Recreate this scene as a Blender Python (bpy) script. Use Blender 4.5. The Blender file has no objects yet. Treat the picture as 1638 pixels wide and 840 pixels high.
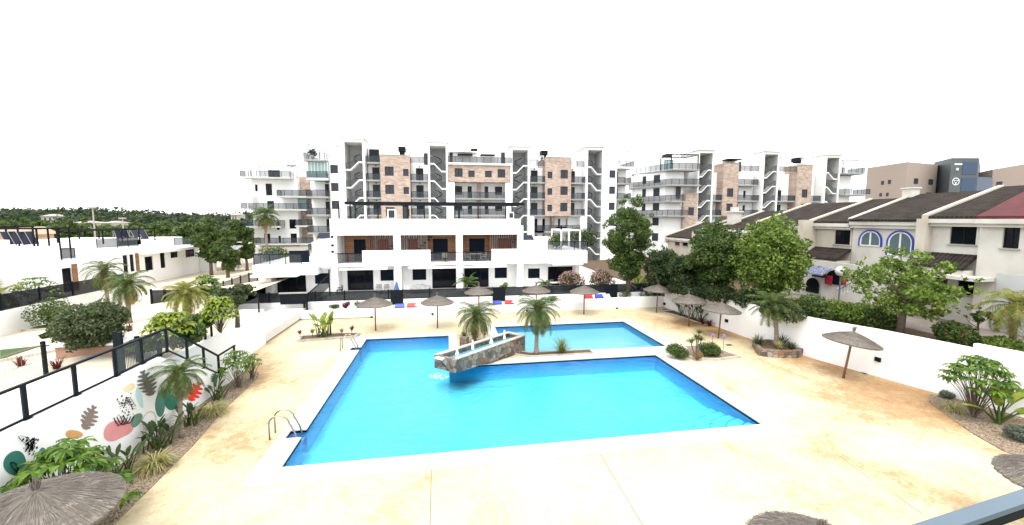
import bpy, bmesh, math, random
import numpy as np
from mathutils import Vector, Matrix
C = bpy.context.scene
R = math.radians
# ------------------------------------------------------------------ camera
F, CX, CY, H = 650., 819., 410., 8.3
TH = math.atan(60/650.); YAW = R(9.14)
cd = bpy.data.cameras.new('camera'); cam = bpy.data.objects.new('camera', cd); C.collection.objects.link(cam)
cam.location = (0, 0, H); cam.rotation_euler = (R(90)-TH, 0, -YAW)
cd.sensor_width = 36; cd.lens = F/1638*36; cd.shift_y = -10/1638; cd.clip_start = .05; cd.clip_end = 4000
C.camera = cam
# ------------------------------------------------------------------ sky and sun (bright overcast noon)
SUN_EL, SUN_AZ = R(62), R(205)           # azimuth clockwise from +Y
w = bpy.data.worlds.new('World'); C.world = w; w.use_nodes = True
nt = w.node_tree; nt.nodes.clear()
out = nt.nodes.new('ShaderNodeOutputWorld'); bg = nt.nodes.new('ShaderNodeBackground')
sky = nt.nodes.new('ShaderNodeTexSky'); sky.sky_type = 'NISHITA'; sky.sun_disc = False
sky.sun_elevation = SUN_EL; sky.sun_rotation = SUN_AZ
mx = nt.nodes.new('ShaderNodeMixRGB'); mx.inputs[0].default_value = .88
mx.inputs[2].default_value = (9.2, 9.3, 9.4, 1)
nt.links.new(sky.outputs[0], mx.inputs[1]); nt.links.new(mx.outputs[0], bg.inputs[0])
bg.inputs[1].default_value = .14; nt.links.new(bg.outputs[0], out.inputs[0])
sd = bpy.data.lights.new('sun', 'SUN'); sd.energy = 1.5; sd.angle = R(28); sd.color = (1, .95, .88)
so = bpy.data.objects.new('sun', sd); C.collection.objects.link(so)
so.rotation_euler = (math.pi/2-SUN_EL, 0, -SUN_AZ+math.pi) 
so.rotation_euler = Vector((-math.sin(SUN_AZ)*math.cos(SUN_EL), -math.cos(SUN_AZ)*math.cos(SUN_EL), -math.sin(SUN_EL))).to_track_quat('-Z', 'Y').to_euler()
vs = C.view_settings; vs.view_transform = 'Standard'; vs.look = 'None'; vs.gamma = 1; vs.use_curve_mapping = False
vs.exposure = 1.0
C.cycles.max_bounces = 8; C.cycles.transparent_max_bounces = 24; C.cycles.caustics_reflective = False; C.cycles.caustics_refractive = False

# ------------------------------------------------------------------ view geometry: a pixel of the photo -> a point of the place
def ray(px, py):
    u = (px-CX)/F; v = -(py-CY)/F
    f = math.cos(TH)+v*math.sin(TH); z = -math.sin(TH)+v*math.cos(TH)
    return u*math.cos(YAW)+f*math.sin(YAW), -u*math.sin(YAW)+f*math.cos(YAW), z
def G(px, py, z=0.):
    X, Y, Z = ray(px, py); t = (z-H)/Z; return X*t, Y*t
def PY(px, py, Y0):
    X, Y, Z = ray(px, py); t = Y0/Y; return X*t, H+Z*t
def PX(px, py, X0):
    X, Y, Z = ray(px, py); t = X0/X; return Y*t, H+Z*t
def PD(px, py, d):
    u = (px-CX)/F*d; X, Y, Z = ray(px, py)
    t = d/(math.hypot(1, 0)*1.0)
    # d metres along the view axis
    return X*d, Y*d, H+Z*d

# ------------------------------------------------------------------ materials
def nm(name):
    m = bpy.data.materials.new(name); m.use_nodes = True; return m
def L(m, a, b): m.node_tree.links.new(a, b)
def N(m, t, **k):
    n = m.node_tree.nodes.new('ShaderNode'+t)
    for a, b in k.items(): setattr(n, a, b)
    return n
def ramp(m, stops):
    r = N(m, 'ValToRGB'); e = r.color_ramp.elements
    while len(e) < len(stops): e.new(.5)
    for i, (p, c) in enumerate(stops): e[i].position = p; e[i].color = (*c, 1)
    return r
def noise(m, scale, detail=4, vec=None, dist=0, rough=.55):
    n = N(m, 'TexNoise'); n.inputs['Scale'].default_value = scale; n.inputs['Detail'].default_value = detail
    n.inputs['Distortion'].default_value = dist; n.inputs['Roughness'].default_value = rough
    if vec: L(m, vec, n.inputs['Vector'])
    return n
def coord(m, kind='Object', scale=None):
    t = N(m, 'TexCoord'); o = t.outputs[kind]
    if scale:
        mp = N(m, 'Mapping'); mp.inputs['Scale'].default_value = scale; L(m, o, mp.inputs[0]); o = mp.outputs[0]
    return o
def bump(m, src, strength=.3, dist=.02):
    b = N(m, 'Bump'); b.inputs['Strength'].default_value = strength; b.inputs['Distance'].default_value = dist
    L(m, src, b.inputs['Height']); return b.outputs[0]
def mat(name, c1, c2=None, scale=3., rough=.7, metal=0., bmp=0., bscale=None, detail=5, stretch=None, spec=.4):
    m = nm(name); p = m.node_tree.nodes['Principled BSDF']
    p.inputs['Roughness'].default_value = rough; p.inputs['Metallic'].default_value = metal
    p.inputs['Specular IOR Level'].default_value = spec
    v = coord(m, 'Object', stretch)
    if c2 is None: c2 = tuple(x*.86 for x in c1)
    n = noise(m, scale, detail, v); r = ramp(m, [(.3, c2), (.7, c1)])
    L(m, n.outputs[0], r.inputs[0]); L(m, r.outputs[0], p.inputs['Base Color'])
    if bmp:
        n2 = noise(m, bscale or scale*8, 4, v); L(m, bump(m, n2.outputs[0], bmp), p.inputs['Normal'])
    return m
M = {}
M['white'] = mat('white_render', (.86, .86, .845), (.81, .81, .80), .8, .85, bmp=.15, bscale=60)
M['white_old'] = mat('aged_white_render', (.62, .60, .55), (.46, .43, .38), .55, .9, bmp=.3, bscale=25, detail=8)
M['cream'] = mat('cream_render', (.53, .49, .41), (.40, .355, .285), .5, .9, bmp=.2, bscale=20, detail=8)
M['grey_wall'] = mat('grey_render', (.48, .49, .48), (.42, .43, .42), 1, .85)
M['beige'] = mat('beige_render', (.33, .27, .23), (.30, .245, .21), .1, .85)
M['slate'] = mat('slate_cladding', (.085, .10, .105), (.065, .078, .085), .3, .6)
M['anth'] = mat('anthracite_metal', (.010, .014, .018), (.007, .010, .013), 2, .55, 0, spec=.08)
M['anth_pale'] = mat('pale_blue_grey_metal', (.11, .15, .19), (.09, .13, .165), 2, .45, .2, spec=.3)
M['dark'] = mat('dark_frame', (.008, .009, .012), None, 2, .5, spec=.12)
M['brown_wood'] = mat('brown_slat', (.10, .035, .022), (.06, .02, .014), 6, .6)
M['steel'] = mat('stainless_steel', (.42, .38, .34), (.28, .25, .22), 8, .3, .9)
M['soil'] = mat('brown_soil', (.14, .09, .055), (.07, .045, .03), 6, .95, bmp=.6, bscale=40)
M['curb'] = mat('stone_kerb', (.50, .46, .40), (.33, .29, .25), 3, .9, bmp=.4, bscale=30)
M['dirty_white'] = mat('stained_white', (.55, .53, .49), (.38, .36, .33), 2.2, .9)
M['path'] = mat('grey_brown_paving', (.24, .205, .175), (.16, .135, .12), .8, .9, bmp=.3, bscale=10, detail=8)
M['palepath'] = mat('pale_paving', (.70, .68, .66), (.62, .60, .58), .5, .85)
M['greytile'] = mat('grey_floor_tile', (.30, .30, .30), (.24, .24, .24), .7, .7)
M['lawn'] = mat('lawn_green', (.055, .10, .03), (.03, .06, .018), 3, .95, bmp=.6, bscale=60)
M['sand'] = mat('pale_sand_floor', (.62, .56, .46), (.52, .43, .31), .4, .95, bmp=.3, bscale=50)
M['blue_plastic'] = mat('blue_plastic', (.03, .06, .40), None, 2, .4)
M['red_plastic'] = mat('red_plastic', (.45, .02, .03), None, 2, .4)
M['white_plastic'] = mat('white_plastic', (.75, .75, .73), None, 2, .4)
M['wicker'] = mat('pale_furniture', (.55, .50, .40), (.4, .36, .28), 12, .8)
M['grey_fabric'] = mat('grey_cover_fabric', (.35, .35, .34), (.2, .2, .2), 2.5, .9, bmp=.6, bscale=6)
M['blue_rug'] = mat('blue_rug', (.10, .16, .38), (.06, .10, .28), 6, .9)
M['terracotta'] = mat('terracotta', (.34, .21, .15), (.27, .165, .12), 3, .85)
M['shutter'] = mat('dark_navy_shutter', (.006, .012, .02), (.003, .006, .012), 1, .6, stretch=(1, 1, 30), spec=.08)
M['brownshutter'] = mat('brown_grey_shutter', (.17, .13, .12), (.11, .085, .075), 1, .6, stretch=(1, 1, 40))
M['redroof'] = mat('red_roof_paint', (.10, .010, .014), (.055, .008, .010), 2, .7, bmp=.4, bscale=14)
M['cyan_glass'] = mat('cyan_enclosure_glass', (.30, .44, .44), (.22, .34, .34), .6, .25)
M['concrete'] = mat('bare_concrete', (.40, .37, .33), (.28, .26, .23), 1.5, .9)
M['purple'] = mat('lilac_flower', (.35, .25, .6), None, 3, .7)
M['solar'] = mat('solar_cell', (.004, .007, .03), (.002, .004, .018), 3, .3, spec=.12)
M['pole_wood'] = mat('umbrella_pole_wood', (.24, .12, .07), (.14, .065, .04), 4, .7, stretch=(6, 6, 1))
M['trunk'] = mat('tree_bark', (.17, .13, .10), (.08, .06, .045), 7, .95, bmp=.8, bscale=20, stretch=(3, 3, 1))
M['palm_trunk'] = mat('palm_bark', (.30, .25, .20), (.15, .12, .09), 1.2, .95, bmp=1, bscale=5, stretch=(1, 1, 10))
M['palm_boot'] = mat('palm_boot', (.13, .075, .045), (.06, .035, .02), 9, .95, bmp=1, bscale=25)
M['car_white'] = mat('white_car_paint', (.7, .7, .7), None, 1, .25)
M['car_grey'] = mat('grey_car_paint', (.2, .21, .23), None, 1, .25)
M['car_red'] = mat('red_car_paint', (.4, .03, .03), None, 1, .25)
M['tyre'] = mat('rubber', (.015, .015, .015), None, 5, .8)
M['asphalt'] = mat('asphalt', (.06, .06, .06), (.045, .045, .045), 2, .9)

def glass_dark(name, col, rough=.08):
    m = nm(name); p = m.node_tree.nodes['Principled BSDF']
    p.inputs['Base Color'].default_value = (*col, 1); p.inputs['Roughness'].default_value = rough
    p.inputs['Specular IOR Level'].default_value = .16
    return m
M['pane'] = glass_dark('dark_window_glass', (.006, .008, .012))
M['pane_grey'] = glass_dark('grey_window_glass', (.035, .042, .05), .2)
M['bluepane'] = glass_dark('blue_reflecting_glass', (.045, .07, .12), .12)
M['arch_glass'] = glass_dark('pale_reflecting_glass', (.10, .14, .15), .1)

def see(name, col, alpha, rough=.1, tint=(1, 1, 1)):
    m = nm(name); nt = m.node_tree; nt.nodes.remove(nt.nodes['Principled BSDF'])
    o = nt.nodes['Material Output']; d = N(m, 'BsdfPrincipled'); d.inputs['Specular IOR Level'].default_value = .15 if rough > .1 else .5; d.inputs['Base Color'].default_value = (*col, 1)
    d.inputs['Roughness'].default_value = rough
    t = N(m, 'BsdfTransparent'); t.inputs[0].default_value = (*tint, 1); x = N(m, 'MixShader'); x.inputs[0].default_value = alpha
    L(m, t.outputs[0], x.inputs[1]); L(m, d.outputs[0], x.inputs[2]); L(m, x.outputs[0], o.inputs[0]); return m
M['rail_glass'] = see('railing_glass', (.5, .55, .55), .10, .05, (.93, .97, .96))
M['balc_glass'] = see('grey_balcony_mesh', (.05, .06, .07), .60, .5)
M['fence_mesh'] = see('dark_fence_screen', (.008, .012, .016), .78, .6)
M['wire_mesh'] = see('thin_wire_mesh', (.25, .2, .17), .06, .5)

def brick_mat():
    m = nm('pinkish_brick'); p = m.node_tree.nodes['Principled BSDF']; p.inputs['Roughness'].default_value = .9
    v = coord(m, 'Object'); mp = N(m, 'Mapping'); mp.inputs['Rotation'].default_value = (R(90), 0, 0); L(m, v, mp.inputs[0])
    b = N(m, 'TexBrick'); L(m, mp.outputs[0], b.inputs[0])
    b.inputs['Color1'].default_value = (.35, .245, .20, 1); b.inputs['Color2'].default_value = (.50, .41, .35, 1)
    b.inputs['Mortar'].default_value = (.40, .33, .28, 1); b.inputs['Scale'].default_value = 1.0
    b.inputs['Brick Width'].default_value = .62; b.inputs['Row Height'].default_value = .2; b.inputs['Mortar Size'].default_value = .015
    n = noise(m, 1.2, 3, v); x = N(m, 'MixRGB'); x.blend_type = 'MULTIPLY'; x.inputs[0].default_value = .5
    r = ramp(m, [(.3, (.6, .55, .5)), (.7, (1, 1, 1))]); L(m, n.outputs[0], r.inputs[0])
    L(m, b.outputs[0], x.inputs[1]); L(m, r.outputs[0], x.inputs[2]); L(m, x.outputs[0], p.inputs[0]); return m
M['brick'] = brick_mat()
def timber_mat():
    m = nm('timber_plank_cladding'); p = m.node_tree.nodes['Principled BSDF']; p.inputs['Roughness'].default_value = .6
    v = coord(m, 'Object'); mp = N(m, 'Mapping'); mp.inputs['Rotation'].default_value = (R(90), 0, 0); L(m, v, mp.inputs[0])
    b = N(m, 'TexBrick'); L(m, mp.outputs[0], b.inputs[0]); b.inputs['Scale'].default_value = 1
    b.inputs['Color1'].default_value = (.26, .125, .06, 1); b.inputs['Color2'].default_value = (.19, .085, .04, 1)
    b.inputs['Mortar'].default_value = (.05, .025, .015, 1); b.inputs['Brick Width'].default_value = 1.6
    b.inputs['Row Height'].default_value = .22; b.inputs['Mortar Size'].default_value = .012
    L(m, b.outputs[0], p.inputs[0]); return m
M['timber'] = timber_mat()
def tile_roof():
    m = nm('brown_roof_tile'); p = m.node_tree.nodes['Principled BSDF']; p.inputs['Specular IOR Level'].default_value = .08; p.inputs['Roughness'].default_value = .9
    v = coord(m, 'Object'); w_ = N(m, 'TexWave'); w_.wave_type = 'BANDS'; w_.bands_direction = 'Y'; w_.inputs['Scale'].default_value = 1.35
    w_.inputs['Distortion'].default_value = .35; L(m, v, w_.inputs[0])
    w2 = N(m, 'TexWave'); w2.wave_type = 'BANDS'; w2.bands_direction = 'X'; w2.inputs['Scale'].default_value = .9; L(m, v, w2.inputs[0])
    n = noise(m, 1.5, 6, v); r = ramp(m, [(.25, (.030, .024, .020)), (.75, (.070, .056, .048))]); L(m, n.outputs[0], r.inputs[0])
    x = N(m, 'MixRGB'); x.blend_type = 'MULTIPLY'; x.inputs[0].default_value = .45
    L(m, r.outputs[0], x.inputs[1]); L(m, w_.outputs[0], x.inputs[2])
    y = N(m, 'MixRGB'); y.blend_type = 'MULTIPLY'; y.inputs[0].default_value = .25
    L(m, x.outputs[0], y.inputs[1]); L(m, w2.outputs[0], y.inputs[2]); L(m, y.outputs[0], p.inputs[0])
    L(m, bump(m, w_.outputs[0], .8, .05), p.inputs['Normal']); return m
M['rooftile'] = tile_roof()
def stone_mat():
    m = nm('rough_stone_cladding'); p = m.node_tree.nodes['Principled BSDF']; p.inputs['Roughness'].default_value = .85
    v = coord(m, 'Object'); vo = N(m, 'TexVoronoi'); vo.inputs['Scale'].default_value = 3.6; vo.inputs['Randomness'].default_value = .9
    ed = N(m, 'TexVoronoi'); ed.feature = 'DISTANCE_TO_EDGE'; ed.inputs['Scale'].default_value = 3.6; ed.inputs['Randomness'].default_value = .9
    n0 = noise(m, 4, 2, v); mixv = N(m, 'MixRGB'); mixv.inputs[0].default_value = .08; L(m, v, mixv.inputs[1]); L(m, n0.outputs[1], mixv.inputs[2])
    L(m, mixv.outputs[0], vo.inputs[0]); L(m, mixv.outputs[0], ed.inputs[0])
    sep = N(m, 'SeparateColor'); L(m, vo.outputs['Color'], sep.inputs[0])
    r = ramp(m, [(0, (.07, .06, .055)), (.2, (.20, .17, .14)), (.4, (.32, .26, .19)), (.6, (.17, .16, .15)), (.8, (.26, .12, .06)), (1, (.36, .33, .28))])
    L(m, sep.outputs[0], r.inputs[0])
    n = noise(m, 14, 5, v); x = N(m, 'MixRGB'); x.blend_type = 'MULTIPLY'; x.inputs[0].default_value = .6
    r2 = ramp(m, [(.3, (.45, .42, .4)), (.65, (1, 1, 1))]); L(m, n.outputs[0], r2.inputs[0])
    L(m, r.outputs[0], x.inputs[1]); L(m, r2.outputs[0], x.inputs[2])
    r3 = ramp(m, [(.0, (0, 0, 0)), (.05, (1, 1, 1))]); L(m, ed.outputs['Distance'], r3.inputs[0])
    y = N(m, 'MixRGB'); y.inputs[1].default_value = (.06, .05, .045, 1); L(m, r3.outputs[0], y.inputs[0]); L(m, x.outputs[0], y.inputs[2])
    L(m, y.outputs[0], p.inputs[0]); L(m, bump(m, r3.outputs[0], .8, .04), p.inputs['Normal']); return m
M['stone'] = stone_mat()
def deck_mat():
    m = nm('stamped_concrete_deck'); p = m.node_tree.nodes['Principled BSDF']; p.inputs['Roughness'].default_value = .8
    p.inputs['Specular IOR Level'].default_value = .25
    v = coord(m, 'Object'); n1 = noise(m, .55, 8, v, .6, .65); n2 = noise(m, 3.2, 8, v, 1.2, .7); n3 = noise(m, .16, 3, v, .3)
    a = N(m, 'Math', operation='MULTIPLY_ADD'); L(m, n1.outputs[0], a.inputs[0]); a.inputs[1].default_value = .52
    b = N(m, 'Math', operation='MULTIPLY_ADD'); L(m, n2.outputs[0], b.inputs[0]); b.inputs[1].default_value = .62; L(m, a.outputs[0], b.inputs[2])
    L(m, n3.outputs[0], a.inputs[2]); 
    # release colour worn mid-deck; richer towards the walls, with wall shade painted in
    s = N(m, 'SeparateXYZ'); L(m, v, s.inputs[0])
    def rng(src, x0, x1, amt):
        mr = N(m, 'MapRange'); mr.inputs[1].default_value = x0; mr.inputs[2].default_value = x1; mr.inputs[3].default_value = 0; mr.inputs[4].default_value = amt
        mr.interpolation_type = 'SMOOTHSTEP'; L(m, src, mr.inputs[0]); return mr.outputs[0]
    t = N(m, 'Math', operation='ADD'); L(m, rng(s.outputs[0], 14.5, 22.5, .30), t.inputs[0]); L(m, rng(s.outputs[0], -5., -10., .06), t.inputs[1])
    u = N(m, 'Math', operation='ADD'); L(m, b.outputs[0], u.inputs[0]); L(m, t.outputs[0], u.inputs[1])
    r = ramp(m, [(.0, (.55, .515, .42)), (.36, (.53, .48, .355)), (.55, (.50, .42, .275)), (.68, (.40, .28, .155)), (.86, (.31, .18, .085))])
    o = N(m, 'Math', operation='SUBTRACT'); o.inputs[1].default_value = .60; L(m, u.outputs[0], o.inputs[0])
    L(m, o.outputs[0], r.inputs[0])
    n5 = noise(m, 16, 6, v, .5, .7); r5 = ramp(m, [(.30, (.62, .52, .38)), (.44, (.97, .95, .90)), (.7, (1.06, 1.06, 1.06))]); L(m, n5.outputs[0], r5.inputs[0]); q = N(m, 'MixRGB'); q.blend_type = 'MULTIPLY'; q.inputs[0].default_value = .8; L(m, r.outputs[0], q.inputs[1]); L(m, r5.outputs[0], q.inputs[2]); L(m, q.outputs[0], p.inputs[0])
    n4 = noise(m, 9, 6, v, 1); L(m, bump(m, n4.outputs[0], .35, .01), p.inputs['Normal']); return m
M['deck'] = deck_mat()
M['coping'] = mat('pale_stone_coping', (.58, .55, .48), (.50, .465, .40), 1.2, .75, bmp=.15, bscale=40)
def gravel_mat():
    m = nm('tan_gravel'); p = m.node_tree.nodes['Principled BSDF']; p.inputs['Roughness'].default_value = .95
    v = coord(m, 'Object'); vo = N(m, 'TexVoronoi'); vo.inputs['Scale'].default_value = 26; L(m, v, vo.inputs[0])
    s = N(m, 'SeparateColor'); L(m, vo.outputs['Color'], s.inputs[0])
    r = ramp(m, [(0, (.08, .05, .03)), (.4, (.22, .16, .105)), (1, (.36, .29, .21))]); L(m, s.outputs[0], r.inputs[0]); L(m, r.outputs[0], p.inputs[0])
    L(m, bump(m, vo.outputs['Distance'], .9, .03), p.inputs['Normal']); return m
M['gravel'] = gravel_mat()
def pool_mat(name, ca, cb, grout, size, low=None):
    m = nm(name); p = m.node_tree.nodes['Principled BSDF']; p.inputs['Roughness'].default_value = .4
    v = coord(m, 'Object'); n = noise(m, .35, 4, v); n2 = noise(m, 5, 2, v)
    r = ramp(m, [(.3, ca), (.7, cb)]); L(m, n.outputs[0], r.inputs[0])
    x = N(m, 'MixRGB'); x.blend_type = 'MULTIPLY'; x.inputs[0].default_value = .12; L(m, r.outputs[0], x.inputs[1]); L(m, n2.outputs[0], x.inputs[2])
    if low:      # wall shade painted into the mosaic: deep blue on top, paler towards the floor
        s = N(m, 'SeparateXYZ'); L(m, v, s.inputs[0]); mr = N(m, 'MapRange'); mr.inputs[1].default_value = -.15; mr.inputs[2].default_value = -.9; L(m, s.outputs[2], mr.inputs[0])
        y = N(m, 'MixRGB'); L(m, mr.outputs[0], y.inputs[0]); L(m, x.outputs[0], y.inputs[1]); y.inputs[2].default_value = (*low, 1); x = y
    L(m, x.outputs[0], p.inputs[0]); return m
M['pool_floor'] = pool_mat('cyan_pool_floor', (.07, .66, .95), (.10, .74, .95), None, .1)
M['pool_wall'] = pool_mat('shaded_mosaic_wall', (.015, .25, .66), (.025, .32, .72), None, .1, (.07, .62, .92))
M['child_floor'] = pool_mat('pale_cyan_pool_floor', (.22, .74, .88), (.30, .78, .88), None, .1)
M['fount_floor'] = pool_mat('basin_blue', (.16, .55, .75), (.25, .65, .80), None, .1)
def water_mat(name, tint, sc, strength):
    m = nm(name); nt = m.node_tree; nt.nodes.remove(nt.nodes['Principled BSDF']); o = nt.nodes['Material Output']
    v = coord(m, 'Object', (1, 1.3, 1)); n1 = noise(m, sc, 3, v, .6); n2 = noise(m, sc*3.2, 3, v, .4)
    a = N(m, 'Math', operation='MULTIPLY_ADD'); L(m, n2.outputs[0], a.inputs[0]); a.inputs[1].default_value = .35; L(m, n1.outputs[0], a.inputs[2])
    b = bump(m, a.outputs[0], strength, .16)
    g = N(m, 'BsdfGlossy'); g.inputs['Roughness'].default_value = .04; L(m, b, g.inputs['Normal'])
    t = N(m, 'BsdfTransparent'); t.inputs[0].default_value = (*tint, 1)
    f = N(m, 'Fresnel'); f.inputs[0].default_value = 1.33; L(m, b, f.inputs['Normal'])
    x = N(m, 'MixShader'); L(m, f.outputs[0], x.inputs[0]); L(m, t.outputs[0], x.inputs[1]); L(m, g.outputs[0], x.inputs[2])
    L(m, x.outputs[0], o.inputs[0]); return m
M['water'] = water_mat('pool_water', (.84, .98, 1.), 2.0, .55)
M['water2'] = water_mat('child_pool_water', (.92, 1., 1.), 3.4, .8)
M['foam'] = mat('white_splash', (.85, .9, .92), (.6, .75, .8), 9, .3)
def leaf_mat(name, cols, trans=.38, rough=.55):
    m = nm(name); p = m.node_tree.nodes['Principled BSDF']; p.inputs['Roughness'].default_value = rough
    p.inputs['Specular IOR Level'].default_value = .3
    g = N(m, 'NewGeometry'); r = ramp(m, [(i/(len(cols)-1), c) for i, c in enumerate(cols)])
    L(m, g.outputs['Random Per Island'], r.inputs[0]); L(m, r.outputs[0], p.inputs[0])
    t = N(m, 'BsdfTranslucent'); hs = N(m, 'HueSaturation'); hs.inputs['Value'].default_value = 1.5; L(m, r.outputs[0], hs.inputs['Color']); L(m, hs.outputs[0], t.inputs[0])
    x = N(m, 'MixShader'); x.inputs[0].default_value = trans; o = m.node_tree.nodes['Material Output']
    L(m, p.outputs[0], x.inputs[1]); L(m, t.outputs[0], x.inputs[2]); L(m, x.outputs[0], o.inputs[0]); return m
M['leaf_mid'] = leaf_mat('mid_green_leaf', [(0.027, 0.051, 0.011), (0.054, 0.095, 0.019), (0.135, 0.189, 0.047)])
M['leaf_light'] = leaf_mat('yellow_green_leaf', [(0.042, 0.078, 0.012), (0.102, 0.168, 0.022), (0.264, 0.336, 0.072)])
M['leaf_dark'] = leaf_mat('dark_green_leaf', [(0.014, 0.028, 0.009), (0.034, 0.057, 0.016), (0.069, 0.098, 0.029)])
M['leaf_olive'] = leaf_mat('olive_leaf', [(0.030, 0.046, 0.018), (0.060, 0.084, 0.030), (0.144, 0.174, 0.078)])
M['leaf_pine'] = leaf_mat('pine_leaf', [(0.014, 0.027, 0.011), (0.027, 0.045, 0.016), (0.045, 0.068, 0.025)])
M['leaf_pinelit'] = leaf_mat('light_wood_leaf', [(.03, .05, .014), (.06, .10, .02), (.10, .14, .035)])
M['palm_leaf'] = leaf_mat('palm_leaf', [(0.029, 0.055, 0.013), (0.065, 0.104, 0.023), (0.143, 0.176, 0.046)])
M['palm_yellow'] = leaf_mat('yellowing_palm_leaf', [(0.078, 0.117, 0.019), (0.182, 0.208, 0.039), (0.312, 0.260, 0.078)])
M['palm_dry'] = leaf_mat('dry_palm_leaf', [(.20, .13, .06), (.30, .20, .09), (.22, .18, .07)])
M['lime'] = leaf_mat('lime_paddle_leaf', [(0.077, 0.140, 0.014), (0.168, 0.252, 0.028), (0.336, 0.336, 0.049)])
M['scheff'] = leaf_mat('glossy_palmate_leaf', [(0.030, 0.074, 0.008), (0.074, 0.155, 0.014), (0.162, 0.257, 0.030)], rough=.4)
M['blade'] = leaf_mat('green_blade_leaf', [(.03, .055, .02), (.05, .085, .03), (.08, .11, .04)])
M['stripe'] = leaf_mat('cream_striped_blade', [(.10, .12, .03), (.42, .40, .17), (.50, .46, .22), (.10, .13, .03)])
M['redleaf'] = leaf_mat('dark_red_leaf', [(.08, .012, .015), (.16, .02, .03), (.05, .015, .012)])
M['greyleaf'] = leaf_mat('silvery_leaf', [(.07, .09, .07), (.12, .15, .11), (.18, .20, .15)])
M['pink'] = leaf_mat('pink_flower', [(.55, .25, .33), (.70, .40, .46), (.60, .12, .20)])
M['redflower'] = leaf_mat('red_flower', [(.45, .02, .05), (.55, .06, .12), (.30, .02, .03)])
def thatch_mat():
    m = nm('grey_thatch'); p = m.node_tree.nodes['Principled BSDF']; p.inputs['Roughness'].default_value = .95
    u = N(m, 'UVMap'); mp = N(m, 'Mapping'); mp.inputs['Scale'].default_value = (160, 3.5, 1); L(m, u.outputs[0], mp.inputs[0])
    n = noise(m, 1, 5, mp.outputs[0]); r = ramp(m, [(.25, (.10, .08, .065)), (.5, (.22, .19, .16)), (.75, (.42, .38, .33))])
    L(m, n.outputs[0], r.inputs[0])
    g = N(m, 'NewGeometry'); r2 = ramp(m, [(0, (.5, .5, .5)), (1, (1.0, 1.0, 1.0))]); L(m, g.outputs['Random Per Island'], r2.inputs[0])
    x = N(m, 'MixRGB'); x.blend_type = 'MULTIPLY'; x.inputs[0].default_value = .8; L(m, r.outputs[0], x.inputs[1]); L(m, r2.outputs[0], x.inputs[2])
    su = N(m, 'SeparateXYZ'); L(m, u.outputs[0], su.inputs[0]); r3 = ramp(m, [(.0, (.8, .8, .8)), (.50, (.85, .85, .85)), (.54, (1.35, 1.33, 1.3)), (.60, (.85, .85, .85)), (.77, (.9, .9, .9)), (.80, (1.35, 1.33, 1.3)), (.85, (.85, .85, .85)), (.97, (1.3, 1.3, 1.28)), (1., (.75, .75, .75))]); L(m, su.outputs[1], r3.inputs[0]); z = N(m, 'MixRGB'); z.blend_type = 'MULTIPLY'; z.inputs[0].default_value = 1; L(m, x.outputs[0], z.inputs[1]); L(m, r3.outputs[0], z.inputs[2]); x = z
    L(m, x.outputs[0], p.inputs[0]); L(m, bump(m, n.outputs[0], .6, .02), p.inputs['Normal']); return m
M['thatch'] = thatch_mat()

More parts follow.
